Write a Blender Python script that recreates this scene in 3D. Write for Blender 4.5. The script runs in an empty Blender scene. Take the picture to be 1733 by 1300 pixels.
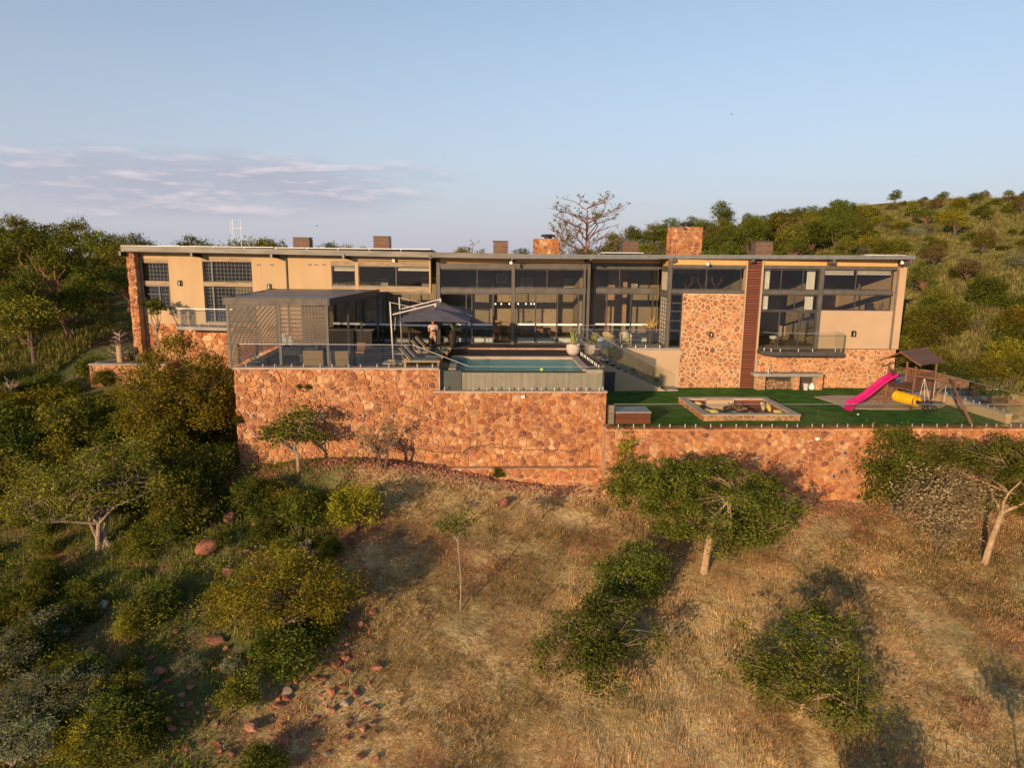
import bpy, bmesh, math, random
import numpy as np
from mathutils import Vector, Matrix
SC = bpy.context.scene
COL = SC.collection
# ------------------------------------------------------------------ camera, sky, sun, exposure
ZC = 5.7
YAW, PITCH, ROLL = math.radians(3.0), math.radians(10.5), math.radians(0.66)
CAMR = Matrix.Rotation(-YAW, 3, 'Z') @ Matrix.Rotation(math.pi/2 - PITCH, 3, 'X') @ Matrix.Rotation(ROLL, 3, 'Z')
cd = bpy.data.cameras.new('camera'); cam = bpy.data.objects.new('camera', cd); COL.objects.link(cam)
cd.sensor_width = 36.0; cd.lens = 36.0*1200/1733; cd.clip_start = 0.1; cd.clip_end = 6000
cam.matrix_world = Matrix.Translation((0, 0, ZC)) @ CAMR.to_4x4()
SC.camera = cam
SUN_AZ, SUN_EL = math.radians(32.5), math.radians(11)     # light travels towards (sin az, cos az), down by el
w = bpy.data.worlds.new("World"); SC.world = w; w.use_nodes = True
nt = w.node_tree; N = nt.nodes; L = nt.links; N.clear()
sky = N.new('ShaderNodeTexSky'); sky.sky_type = 'NISHITA'; sky.sun_disc = False
sky.sun_elevation = math.radians(12); sky.sun_rotation = math.pi + SUN_AZ
sky.altitude = 1200; sky.air_density = 1.0; sky.dust_density = 1.6; sky.ozone_density = 2.2
def wn(t, **k):
    n = N.new(t)
    for a, b in k.items(): setattr(n, a, b)
    return n
def wm(op, a, b=None, c=None, clamp=False):
    n = N.new('ShaderNodeMath'); n.operation = op; n.use_clamp = clamp
    for i, v in enumerate((a, b, c)):
        if v is None: continue
        if isinstance(v, (int, float)): n.inputs[i].default_value = v
        else: L.new(v, n.inputs[i])
    return n.outputs[0]
tc = wn('ShaderNodeTexCoord'); sp = wn('ShaderNodeSeparateXYZ'); L.new(tc.outputs['Generated'], sp.inputs[0])
az = wm('ARCTAN2', sp.outputs[0], sp.outputs[1])          # azimuth, 0 straight ahead, + right
el = wm('ARCSINE', sp.outputs[2])
cb = wn('ShaderNodeCombineXYZ'); L.new(wm('MULTIPLY', az, 4.2), cb.inputs[0]); L.new(wm('MULTIPLY', el, 22.0), cb.inputs[1])
n1 = wn('ShaderNodeTexNoise'); n1.inputs['Scale'].default_value = 1.6; n1.inputs['Detail'].default_value = 7; n1.inputs['Roughness'].default_value = .55
L.new(cb.outputs[0], n1.inputs['Vector'])
def bell(x, c, wd):                                       # soft window around c
    d = wm('DIVIDE', wm('SUBTRACT', x, c), wd); return wm('SUBTRACT', 1.0, wm('MULTIPLY', d, d), clamp=True)
bank = wm('MULTIPLY', bell(az, -.36, .42), bell(el, .082, .056))
mask = wm('MULTIPLY', wm('MULTIPLY_ADD', wm('SUBTRACT', wm('ADD', n1.outputs['Fac'], wm('MULTIPLY', bank, .60)), .68), 2.0, 0, clamp=True), .85)
cb2 = wn('ShaderNodeCombineXYZ'); L.new(wm('MULTIPLY', az, 4.2), cb2.inputs[0]); L.new(wm('MULTIPLY', wm('ADD', el, .008), 22.0), cb2.inputs[1])
n2 = wn('ShaderNodeTexNoise'); n2.inputs['Scale'].default_value = 1.6; n2.inputs['Detail'].default_value = 7; n2.inputs['Roughness'].default_value = .55
L.new(cb2.outputs[0], n2.inputs['Vector'])
rim = wm('MULTIPLY', wm('SUBTRACT', n1.outputs['Fac'], n2.outputs['Fac']), 7.0, clamp=True)
cc = wn('ShaderNodeMix', data_type='RGBA'); cc.inputs[6].default_value = (1.72, 1.74, 2.15, 1); cc.inputs[7].default_value = (3.2, 2.75, 2.9, 1)
L.new(rim, cc.inputs[0])
hz = wn('ShaderNodeMix', data_type='RGBA')                # mauve evening haze towards the horizon
hz.inputs[7].default_value = (2.05, 2.03, 2.38, 1)
hfac = wm('MULTIPLY', wm('POWER', wm('SUBTRACT', 1.0, wm('DIVIDE', el, .55), clamp=True), 1.5), .95, clamp=True)
dsat = wn('ShaderNodeHueSaturation'); dsat.inputs['Saturation'].default_value = .88; dsat.inputs['Value'].default_value = .73; dsat.inputs['Hue'].default_value = .490; L.new(sky.outputs[0], dsat.inputs['Color'])
L.new(hfac, hz.inputs[0]); L.new(dsat.outputs[0], hz.inputs[6])
mx = wn('ShaderNodeMix', data_type='RGBA'); L.new(mask, mx.inputs[0]); L.new(hz.outputs[2], mx.inputs[6]); L.new(cc.outputs[2], mx.inputs[7])
bg = wn('ShaderNodeBackground'); bg.inputs[1].default_value = 0.15; L.new(mx.outputs[2], bg.inputs[0])
wo = wn('ShaderNodeOutputWorld'); L.new(bg.outputs[0], wo.inputs[0])
sd = bpy.data.lights.new('sun', 'SUN'); sd.energy = 3.45; sd.angle = math.radians(0.6); sd.color = (1.0, .70, .405)
so = bpy.data.objects.new('sun', sd); COL.objects.link(so)
so.rotation_euler = Vector((math.sin(SUN_AZ)*math.cos(SUN_EL), math.cos(SUN_AZ)*math.cos(SUN_EL), -math.sin(SUN_EL))).to_track_quat('-Z', 'Y').to_euler()
vs = SC.view_settings; vs.view_transform = 'Standard'; vs.look = 'None'; vs.exposure = 0.76; vs.gamma = 1.0; vs.use_curve_mapping = False
SC.cycles.max_bounces = 8; SC.cycles.transparent_max_bounces = 24; SC.cycles.use_denoising = True
SC.cycles.caustics_reflective = False; SC.cycles.caustics_refractive = False
SC.cycles.sample_clamp_indirect = 6

# ------------------------------------------------------------------ measuring helpers (photo pixel -> point at a known depth or height)
def ray(px, py): return CAMR @ Vector(((px-866.5)/1200, -(py-650)/1200, -1))
def atY(px, py, Y):
    d = ray(px, py); t = Y/d.y; return Vector((d.x*t, Y, ZC+d.z*t))
def atz(px, py, z):
    d = ray(px, py); t = (z-ZC)/d.z; return Vector((d.x*t, d.y*t, z))
def X_(px, py, Y): return atY(px, py, Y).x
def Z_(px, py, Y): return atY(px, py, Y).z

# ------------------------------------------------------------------ materials
def lin(c): return tuple(((v+.055)/1.055)**2.4 if v > .04045 else v/12.92 for v in c)
MATS = {}
def nodes(name):
    m = bpy.data.materials.new(name); m.use_nodes = True; nt = m.node_tree
    return m, nt, nt.nodes, nt.links, nt.nodes['Principled BSDF']
def mat(name, c1, c2=None, scale=3.0, rough=.7, bump=0.0, bscale=None, metal=0.0, vary=0.0, island=False, stretch=None, detail=6, lo=.35, hi=.65, spec=.5, emit=0):
    """two-tone noise material; vary = brightness spread per object (and per loose piece when island)"""
    if name in MATS: return MATS[name]
    m, nt, N, L, P = nodes(name)
    P.inputs['Roughness'].default_value = rough; P.inputs['Metallic'].default_value = metal
    P.inputs['Specular IOR Level'].default_value = spec
    tc = N.new('ShaderNodeTexCoord'); vec = tc.outputs['Object']
    if stretch:
        mp = N.new('ShaderNodeMapping'); mp.inputs['Scale'].default_value = stretch; L.new(vec, mp.inputs[0]); vec = mp.outputs[0]
    c2 = c2 or tuple(min(1, v*1.25) for v in c1)
    nz = N.new('ShaderNodeTexNoise'); nz.inputs['Scale'].default_value = scale; nz.inputs['Detail'].default_value = detail; L.new(vec, nz.inputs['Vector'])
    rp = N.new('ShaderNodeValToRGB'); rp.color_ramp.elements[0].position = lo; rp.color_ramp.elements[1].position = hi
    rp.color_ramp.elements[0].color = (*c1, 1); rp.color_ramp.elements[1].color = (*c2, 1); L.new(nz.outputs['Fac'], rp.inputs[0])
    out = rp.outputs[0]
    if vary:
        oi = N.new('ShaderNodeObjectInfo'); r = oi.outputs['Random']
        if island:
            g = N.new('ShaderNodeNewGeometry'); ad = N.new('ShaderNodeMath'); ad.operation = 'ADD'
            L.new(r, ad.inputs[0]); L.new(g.outputs['Random Per Island'], ad.inputs[1])
            fr = N.new('ShaderNodeMath'); fr.operation = 'FRACT'; L.new(ad.outputs[0], fr.inputs[0]); r = fr.outputs[0]
        mr = N.new('ShaderNodeMapRange'); mr.inputs['To Min'].default_value = 1-vary; mr.inputs['To Max'].default_value = 1+vary; L.new(r, mr.inputs[0])
        hs = N.new('ShaderNodeHueSaturation'); L.new(mr.outputs[0], hs.inputs['Value']); L.new(out, hs.inputs['Color']); out = hs.outputs[0]
    L.new(out, P.inputs['Base Color'])
    if bump:
        nb = N.new('ShaderNodeTexNoise'); nb.inputs['Scale'].default_value = bscale or scale*4; nb.inputs['Detail'].default_value = 5; L.new(vec, nb.inputs['Vector'])
        b = N.new('ShaderNodeBump'); b.inputs['Strength'].default_value = bump; b.inputs['Distance'].default_value = .05
        L.new(nb.outputs['Fac'], b.inputs['Height']); L.new(b.outputs[0], P.inputs['Normal'])
    if emit:
        P.inputs['Emission Color'].default_value = (*c2, 1); P.inputs['Emission Strength'].default_value = emit
    MATS[name] = m; return m
def ramp_mat(name, cols, rough=.85, bump=.5, nscale=5, mixn=.35):
    """each piece picks its own colour from a ramp"""
    m, nt, N, L, P = nodes(name); P.inputs['Roughness'].default_value = rough; P.inputs['Specular IOR Level'].default_value = .25
    oi = N.new('ShaderNodeObjectInfo'); g = N.new('ShaderNodeNewGeometry')
    ad = N.new('ShaderNodeMath'); ad.operation = 'ADD'; L.new(oi.outputs['Random'], ad.inputs[0]); L.new(g.outputs['Random Per Island'], ad.inputs[1])
    fr = N.new('ShaderNodeMath'); fr.operation = 'FRACT'; L.new(ad.outputs[0], fr.inputs[0])
    rp = N.new('ShaderNodeValToRGB'); rp.color_ramp.interpolation = 'LINEAR'
    e = rp.color_ramp.elements; e[0].color = (*cols[0], 1); e[1].position = 1; e[1].color = (*cols[-1], 1)
    for i, c in enumerate(cols[1:-1]): k = e.new((i+1)/(len(cols)-1)); k.color = (*c, 1)
    L.new(fr.outputs[0], rp.inputs[0])
    tc = N.new('ShaderNodeTexCoord'); nz = N.new('ShaderNodeTexNoise'); nz.inputs['Scale'].default_value = nscale; nz.inputs['Detail'].default_value = 8; L.new(tc.outputs['Object'], nz.inputs['Vector'])
    mr = N.new('ShaderNodeMapRange'); mr.inputs['From Min'].default_value = .3; mr.inputs['From Max'].default_value = .7
    mr.inputs['To Min'].default_value = 1-mixn; mr.inputs['To Max'].default_value = 1+mixn; L.new(nz.outputs['Fac'], mr.inputs[0])
    nw = N.new('ShaderNodeTexNoise'); nw.inputs['Scale'].default_value = .55; nw.inputs['Detail'].default_value = 7; L.new(tc.outputs['Object'], nw.inputs['Vector']); m2 = N.new('ShaderNodeMapRange'); m2.inputs['From Min'].default_value = .3; m2.inputs['From Max'].default_value = .7; m2.inputs['To Min'].default_value = .76; m2.inputs['To Max'].default_value = 1.16; L.new(nw.outputs['Fac'], m2.inputs[0]); mm = N.new('ShaderNodeMath'); mm.operation = 'MULTIPLY'; L.new(mr.outputs[0], mm.inputs[0]); L.new(m2.outputs[0], mm.inputs[1]); mr = mm
    hs = N.new('ShaderNodeHueSaturation'); L.new(rp.outputs[0], hs.inputs['Color']); L.new(mr.outputs[0], hs.inputs['Value']); L.new(hs.outputs[0], P.inputs['Base Color'])
    b = N.new('ShaderNodeBump'); b.inputs['Strength'].default_value = bump; b.inputs['Distance'].default_value = .04
    nb = N.new('ShaderNodeTexNoise'); nb.inputs['Scale'].default_value = nscale*2.5; nb.inputs['Detail'].default_value = 6; L.new(tc.outputs['Object'], nb.inputs['Vector'])
    L.new(nb.outputs['Fac'], b.inputs['Height']); L.new(b.outputs[0], P.inputs['Normal'])
    MATS[name] = m; return m
def glass_mat(name, tint, refl=1.0, rough=.01, ior=1.5):
    m, nt, N, L, P = nodes(name); N.remove(P)
    t = N.new('ShaderNodeBsdfTransparent'); t.inputs[0].default_value = (*tint, 1)
    g = N.new('ShaderNodeBsdfGlossy'); g.inputs['Roughness'].default_value = rough; g.inputs[0].default_value = (1, 1, 1, 1)
    f = N.new('ShaderNodeFresnel'); f.inputs[0].default_value = ior
    ml = N.new('ShaderNodeMath'); ml.operation = 'MULTIPLY'; ml.inputs[1].default_value = refl; L.new(f.outputs[0], ml.inputs[0])
    mx = N.new('ShaderNodeMixShader'); L.new(ml.outputs[0], mx.inputs[0]); L.new(t.outputs[0], mx.inputs[1]); L.new(g.outputs[0], mx.inputs[2])
    L.new(mx.outputs[0], N['Material Output'].inputs[0]); MATS[name] = m; return m
def leaf_mat(name, cols, trans=.35):
    m, nt, N, L, P = nodes(name); N.remove(P)
    oi = N.new('ShaderNodeObjectInfo'); g = N.new('ShaderNodeNewGeometry')
    rp = N.new('ShaderNodeValToRGB'); e = rp.color_ramp.elements; e[0].color = (*cols[0], 1); e[1].position = 1; e[1].color = (*cols[-1], 1)
    for i, c in enumerate(cols[1:-1]): k = e.new((i+1)/(len(cols)-1)); k.color = (*c, 1)
    L.new(g.outputs['Random Per Island'], rp.inputs[0])
    mr = N.new('ShaderNodeMapRange'); mr.inputs['To Min'].default_value = .75; mr.inputs['To Max'].default_value = 1.25; L.new(oi.outputs['Random'], mr.inputs[0])
    mh = N.new('ShaderNodeMapRange'); mh.inputs['To Min'].default_value = .485; mh.inputs['To Max'].default_value = .508; L.new(oi.outputs['Random'], mh.inputs[0])
    tc = N.new('ShaderNodeTexCoord'); nz = N.new('ShaderNodeTexNoise'); nz.inputs['Scale'].default_value = 1.1; nz.inputs['Detail'].default_value = 4; L.new(tc.outputs['Object'], nz.inputs['Vector']); mv = N.new('ShaderNodeMapRange'); mv.inputs['From Min'].default_value = .32; mv.inputs['From Max'].default_value = .68; mv.inputs['To Min'].default_value = .62; mv.inputs['To Max'].default_value = 1.42; L.new(nz.outputs['Fac'], mv.inputs[0]); mu = N.new('ShaderNodeMath'); mu.operation = 'MULTIPLY'; L.new(mr.outputs[0], mu.inputs[0]); L.new(mv.outputs[0], mu.inputs[1])
    hs = N.new('ShaderNodeHueSaturation'); L.new(rp.outputs[0], hs.inputs['Color']); L.new(mu.outputs[0], hs.inputs['Value']); L.new(mh.outputs[0], hs.inputs['Hue'])
    d = N.new('ShaderNodeBsdfDiffuse'); t = N.new('ShaderNodeBsdfTranslucent'); L.new(hs.outputs[0], d.inputs[0]); L.new(hs.outputs[0], t.inputs[0])
    mx = N.new('ShaderNodeMixShader'); mx.inputs[0].default_value = trans; L.new(d.outputs[0], mx.inputs[1]); L.new(t.outputs[0], mx.inputs[2])
    L.new(mx.outputs[0], N['Material Output'].inputs[0]); MATS[name] = m; return m

STONE = ramp_mat('sandstone', [(.33, .115, .045), (.43, .185, .070), (.26, .085, .042), (.46, .225, .10), (.40, .155, .055), (.35, .135, .07), (.19, .075, .050), (.44, .185, .060), (.52, .31, .16), (.31, .095, .042), (.44, .20, .085), (.48, .26, .13), (.38, .145, .05)], mixn=.4, nscale=4)
STONE2 = ramp_mat('pale_sandstone', [(.46, .19, .07), (.50, .24, .10), (.36, .12, .05), (.48, .21, .08), (.25, .11, .06), (.52, .28, .13), (.40, .15, .06)], mixn=.35)
MORTAR = mat('mortar', (.32, .17, .09), (.53, .32, .185), scale=1.4, rough=.95, bump=.6, bscale=14)
MORTAR2 = mat('pale_mortar', (.46, .31, .19), (.58, .42, .27), scale=1.5, rough=.95, bump=.5, bscale=14)
COPING = mat('coping_concrete', (.36, .27, .21), (.46, .36, .29), scale=2, rough=.8, bump=.2)
PLASTER = mat('ochre_plaster', (.40, .27, .145), (.50, .35, .20), scale=1.0, rough=.9, bump=.12, bscale=30, stretch=(1.6, 1.6, .22), lo=.1, hi=.9)
PLASTER_P = mat('buff_plaster', (.42, .29, .18), (.48, .335, .21), scale=.5, rough=.9, bump=.08, bscale=30)
STEEL = mat('charcoal_steel', (.050, .047, .046), (.075, .070, .068), scale=2, rough=.45, spec=.4)
BRONZE = mat('bronze_frame', (.082, .071, .060), (.115, .10, .085), scale=2, rough=.5)
TANFR = mat('weathered_band', (.22, .16, .10), (.36, .26, .16), scale=2.0, rough=.8, stretch=(1, 1, 6))
ROOFM = mat('grey_roof_sheet', (.12, .12, .115), (.16, .16, .15), scale=1.2, rough=.5)
FASCIA = mat('fascia_metal', (.115, .10, .085), (.20, .175, .145), scale=.8, rough=.55, stretch=(1, 1, 4))
SOFFIT = mat('soffit', (.22, .20, .18), (.26, .24, .21), rough=.8)
WHITE = mat('white_paint', (.72, .70, .66), (.80, .78, .74), rough=.5)
GREYM = mat('grey_membrane', (.24, .25, .28), (.30, .31, .34), rough=.6)
BRICKV = ramp_mat('vent_brown', [(.15, .09, .065), (.21, .13, .09), (.17, .10, .075)], mixn=.15, bump=.2)
BLACK = mat('black_metal', (.015, .015, .016), (.022, .022, .024), rough=.45)
SS = mat('brushed_steel', (.55, .54, .52), (.62, .61, .59), rough=.3, metal=.8)
WOODR = mat('red_timber', (.13, .035, .018), (.20, .058, .028), scale=2, rough=.55, vary=.18, stretch=(.5, 6, 6), bump=.2)
WOODD = mat('brown_timber', (.10, .042, .022), (.17, .075, .038), scale=2, rough=.65, vary=.2, stretch=(.6, 6, 6), bump=.2)
WOODP = mat('pole_timber', (.13, .060, .032), (.22, .105, .055), scale=2.5, rough=.75, vary=.12, bump=.3, stretch=(1, 1, .3))
DECKM = mat('deck_boards', (.13, .085, .065), (.19, .125, .095), scale=1.5, rough=.6, vary=.12, stretch=(.4, 6, 1))
TILE = mat('deck_tile', (.045, .036, .031), (.070, .056, .048), scale=.8, rough=.8, bump=.05, spec=.2)
LAWN = mat('lawn_turf', (.034, .100, .012), (.075, .180, .026), scale=1.3, rough=.95, bump=.9, bscale=60, spec=.15)
SAND = mat('play_sand', (.42, .30, .21), (.52, .38, .27), scale=1.5, rough=.95, bump=.3, bscale=20)
WINGL = glass_mat('window_glass', (.87, .885, .87), .5)
FENGL = glass_mat('fence_glass', (.962, .982, .972), .75)
CANVAS = mat('grey_canvas', (.085, .075, .085), (.115, .10, .115), scale=1.5, rough=.9)
CUSH = mat('charcoal_cushion', (.055, .062, .068), (.085, .095, .10), scale=3, rough=.9)
TEAK = mat('teak', (.34, .20, .09), (.44, .27, .13), scale=3, rough=.6)
WICKER = mat('wicker', (.42, .28, .11), (.58, .42, .19), scale=40, rough=.7, bump=.6, bscale=60)
DWICK = mat('dark_wicker', (.14, .085, .035), (.25, .165, .07), scale=40, rough=.7, bump=.6, bscale=60)
POTW = mat('white_pot', (.44, .38, .33), (.54, .47, .41), rough=.8)
POTD = mat('dark_pot', (.03, .02, .018), (.045, .03, .026), rough=.4)
YELLOW = mat('yellow_plastic', (.80, .45, .01), (.85, .50, .015), rough=.4)
PINK = mat('pink_plastic', (.50, .012, .13), (.60, .02, .17), rough=.35)
YCUSH = mat('yellow_cushion', (.62, .42, .10), (.70, .50, .14), rough=.9)
RUBBER = mat('tyre_rubber', (.012, .012, .013), (.02, .02, .02), rough=.7)
ROPE = mat('rope', (.50, .45, .38), (.60, .55, .47), rough=.9)
SKIN = mat('skin', (.42, .16, .09), (.46, .18, .11), rough=.6)
KHAKI = mat('khaki', (.33, .24, .15), (.38, .28, .18), rough=.9)
INWALL = mat('interior_wall', (.27, .20, .125), (.33, .245, .155), rough=.9, scale=.8)
INFLOOR = mat('interior_floor', (.10, .075, .06), (.14, .10, .08), rough=.4)
INDARK = mat('dark_joinery', (.035, .028, .024), (.06, .045, .036), scale=1.5, rough=.6)
CURTAIN = mat('curtain_cloth', (.72, .68, .62), (.78, .74, .68), rough=.9)
CONC = mat('grey_concrete', (.24, .22, .20), (.32, .30, .27), scale=1.5, rough=.85, bump=.2)
BARKP = mat('pale_bark', (.28, .185, .105), (.46, .32, .19), scale=6, rough=.9, bump=.8, bscale=18)
BARKD = mat('dark_bark', (.085, .055, .04), (.14, .09, .065), scale=6, rough=.95, bump=.8, bscale=18)
BARKG = mat('grey_bark', (.24, .17, .125), (.34, .25, .18), scale=6, rough=.95, bump=.6, bscale=18)
BARKR = mat('red_brown_bark', (.16, .075, .05), (.23, .11, .075), scale=4, rough=.95)
ROCK = ramp_mat('red_rock', [(.30, .11, .065), (.38, .15, .085), (.26, .10, .065), (.42, .20, .12), (.22, .10, .07)], mixn=.3, bump=.8, nscale=4)
ROCKG = ramp_mat('grey_rock', [(.26, .20, .15), (.38, .30, .23), (.31, .25, .19)], mixn=.3, bump=.8, nscale=4)
LF = dict(
 dark=leaf_mat('leaf_dark', [(.052, .070, .011), (.105, .130, .020), (.175, .190, .032)]),
 olive=leaf_mat('leaf_olive', [(.080, .083, .012), (.165, .160, .022), (.26, .235, .038)]),
 yell=leaf_mat('leaf_yellow', [(.125, .118, .012), (.235, .205, .020), (.33, .275, .036)]),
 mid=leaf_mat('leaf_mid', [(.058, .078, .012), (.118, .138, .020), (.195, .200, .034)]),
 grass=leaf_mat('leaf_grassgreen', [(.072, .100, .015), (.145, .175, .028), (.24, .25, .050)]),
 sage=leaf_mat('leaf_sage', [(.15, .165, .085), (.22, .235, .12), (.32, .31, .165)]),
 hillg=leaf_mat('leaf_hillgreen', [(.13, .14, .03), (.22, .215, .05), (.31, .28, .08)]),
 hay=leaf_mat('leaf_hay', [(.21, .18, .075), (.32, .275, .12), (.43, .36, .18)]),
 straw=leaf_mat('leaf_straw', [(.46, .30, .12), (.64, .44, .19), (.76, .56, .28)]),
 greyb=leaf_mat('leaf_greybrown', [(.24, .185, .09), (.34, .27, .14), (.44, .36, .20)]),
 brown=leaf_mat('leaf_brownish', [(.12, .085, .030), (.18, .13, .045), (.24, .18, .065)]),
 aloe=leaf_mat('leaf_aloe', [(.12, .17, .11), (.16, .22, .14), (.20, .26, .17)], .1),
 sans=leaf_mat('leaf_sansevieria', [(.30, .30, .06), (.40, .38, .08), (.20, .24, .06)], .1),
)

# ------------------------------------------------------------------ object helpers
def tag(o, label=None, cat=None, group=None, kind=None):
    if label: o['label'] = label
    if cat: o['category'] = cat
    if group: o['group'] = group
    if kind: o['kind'] = kind
    return o
def thing(name, label, cat, loc=(0, 0, 0), rz=0, group=None):
    o = bpy.data.objects.new(name, None); COL.objects.link(o); o.location = loc; o.rotation_euler = (0, 0, rz)
    o.empty_display_size = .2
    return tag(o, label, cat, group)
def base_of(o):
    while o.parent: o = o.parent
    return o
class MB:
    """collects simple shapes and links them as ONE mesh object"""
    def __init__(s): s.v = []; s.f = []
    def add(s, vs, fs):
        n = len(s.v); s.v += [tuple(v) for v in vs]; s.f += [tuple(i+n for i in f) for f in fs]; return s
    def box(s, x0, x1, y0, y1, z0, z1):
        return s.add([(x0, y0, z0), (x1, y0, z0), (x1, y1, z0), (x0, y1, z0), (x0, y0, z1), (x1, y0, z1), (x1, y1, z1), (x0, y1, z1)],
                     [(0, 3, 2, 1), (4, 5, 6, 7), (0, 1, 5, 4), (1, 2, 6, 5), (2, 3, 7, 6), (3, 0, 4, 7)])
    def obox(s, c, u, v, w):
        """box from centre and three half-extent vectors"""
        c, u, v, w = map(Vector, (c, u, v, w))
        P = [c-u-v-w, c+u-v-w, c+u+v-w, c-u+v-w, c-u-v+w, c+u-v+w, c+u+v+w, c-u+v+w]
        return s.add(P, [(0, 3, 2, 1), (4, 5, 6, 7), (0, 1, 5, 4), (1, 2, 6, 5), (2, 3, 7, 6), (3, 0, 4, 7)])
    def bar(s, a, b, wd, ht, up=(0, 0, 1)):
        a, b = Vector(a), Vector(b); d = (b-a); l = d.length; d.normalize(); up = Vector(up)
        r = d.cross(up)
        if r.length < 1e-4: r = Vector((1, 0, 0))
        r.normalize(); u = r.cross(d)
        return s.obox((a+b)/2, d*l/2, r*wd/2, u*ht/2)
    def tube(s, pts, rad, n=6, cap=True):
        pts = [Vector(p) for p in pts]; k = len(pts); rad = rad if isinstance(rad, (list, tuple)) else [rad]*k
        vs = []; fs = []; ref = None
        for i, p in enumerate(pts):
            d = (pts[min(i+1, k-1)]-pts[max(i-1, 0)])
            if d.length < 1e-6: d = Vector((0, 0, 1))
            d.normalize()
            if ref is None: ref = Vector((1, 0, 0)) if abs(d.x) < .8 else Vector((0, 1, 0))
            a = d.cross(ref); a = a.normalized() if a.length > 1e-4 else Vector((0, 1, 0)); b = d.cross(a); ref = b.cross(d)*-1 if False else ref
            for j in range(n):
                t = 2*math.pi*j/n; vs.append(p+(a*math.cos(t)+b*math.sin(t))*rad[i])
        for i in range(k-1):
            for j in range(n): fs.append((i*n+j, i*n+(j+1) % n, (i+1)*n+(j+1) % n, (i+1)*n+j))
        if cap: fs.append(tuple(range(n-1, -1, -1))); fs.append(tuple((k-1)*n+j for j in range(n)))
        return s.add(vs, fs)
    def lathe(s, c, prof, n=16, cap=True):
        c = Vector(c); vs = []; fs = []; k = len(prof)
        for r, z in prof:
            for j in range(n): t = 2*math.pi*j/n; vs.append(c+Vector((r*math.cos(t), r*math.sin(t), z)))
        for i in range(k-1):
            for j in range(n): fs.append((i*n+j, i*n+(j+1) % n, (i+1)*n+(j+1) % n, (i+1)*n+j))
        if cap: fs.append(tuple(range(n-1, -1, -1))); fs.append(tuple((k-1)*n+j for j in range(n)))
        return s.add(vs, fs)
    def prism(s, poly, d):
        """extrude a 3D polygon by vector d"""
        n = len(poly); P = [Vector(p) for p in poly]; D = Vector(d)
        return s.add(P+[p+D for p in P], [tuple(range(n-1, -1, -1)), tuple(range(n, 2*n))]+[(i, (i+1) % n, n+(i+1) % n, n+i) for i in range(n)])
    def mesh(s, name, m, off=(0, 0, 0), smooth=False):
        me = bpy.data.meshes.new(name); o = Vector(off)
        me.from_pydata([(v[0]-o.x, v[1]-o.y, v[2]-o.z) for v in s.v], [], s.f); me.materials.append(m)
        if smooth: me.shade_smooth()
        return me
    def build(s, name, m, parent=None, label=None, cat=None, group=None, kind=None, smooth=False, local=False, bevel=0):
        off = (0, 0, 0)
        if parent is not None and not local: off = base_of(parent).location
        o = bpy.data.objects.new(name, s.mesh(name, m, off, smooth)); COL.objects.link(o)
        if parent is not None: o.parent = parent
        if bevel:
            b = o.modifiers.new('bevel', 'BEVEL'); b.width = bevel; b.segments = 2; b.limit_method = 'ANGLE'
        return tag(o, label, cat, group, kind)
def solo(name, mb, m, label, cat, loc=None, group=None, **k):
    """a thing that is one mesh; its origin sits at loc"""
    loc = Vector(loc or (0, 0, 0)); o = bpy.data.objects.new(name, mb.mesh(name, m, loc, k.pop('smooth', False))); COL.objects.link(o); o.location = loc
    return tag(o, label, cat, group, k.get('kind'))
def npmesh(name, V, F, m, smooth=False):
    """V (n,3) array, F (m,k) int array"""
    me = bpy.data.meshes.new(name); n, k = F.shape
    me.vertices.add(len(V)); me.vertices.foreach_set('co', V.astype(np.float32).ravel())
    me.loops.add(n*k); me.loops.foreach_set('vertex_index', F.astype(np.int32).ravel())
    me.polygons.add(n); me.polygons.foreach_set('loop_start', np.arange(0, n*k, k, dtype=np.int32)); me.polygons.foreach_set('loop_total', np.full(n, k, np.int32))
    if smooth: me.polygons.foreach_set('use_smooth', np.ones(n, bool))
    me.update(calc_edges=True); me.materials.append(m); return me
def link(name, me, parent=None, loc=None):
    o = bpy.data.objects.new(name, me); COL.objects.link(o)
    if parent is not None: o.parent = parent
    if loc is not None: o.location = loc
    return o
def copy_tree(o, parent=None):
    c = o.copy(); COL.objects.link(c)
    if parent is not None: c.parent = parent
    for ch in list(o.children): copy_tree(ch, c)
    return c
def place(o, loc, rz=0, s=1, label=None, group=None):
    o.location = loc; o.rotation_euler = (0, 0, rz); o.scale = (s, s, s) if isinstance(s, (int, float)) else s
    if label: o['label'] = label
    if group: o['group'] = group
    return o
# ------------------------------------------------------------------ terrain
def _h(ix, iy, s): 
    n = (ix*374761393 + iy*668265263 + s*1442695041).astype(np.int64) & 0x7fffffff
    n = ((n ^ (n >> 13))*1274126177) & 0x7fffffff
    return ((n ^ (n >> 16)) & 0xffff)/65535.0
def vnoise(x, y, s=0):
    x = np.asarray(x, float); y = np.asarray(y, float); ix = np.floor(x).astype(np.int64); iy = np.floor(y).astype(np.int64); fx = x-ix; fy = y-iy
    fx = fx*fx*(3-2*fx); fy = fy*fy*(3-2*fy)
    return (_h(ix, iy, s)*(1-fx)+_h(ix+1, iy, s)*fx)*(1-fy)+(_h(ix, iy+1, s)*(1-fx)+_h(ix+1, iy+1, s)*fx)*fy
def fbm(x, y, s=0, o=4):
    t = 0; a = .5
    for i in range(o): t = t+a*vnoise(x*2**i, y*2**i, s+i*17); a *= .5
    return t-.47
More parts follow.
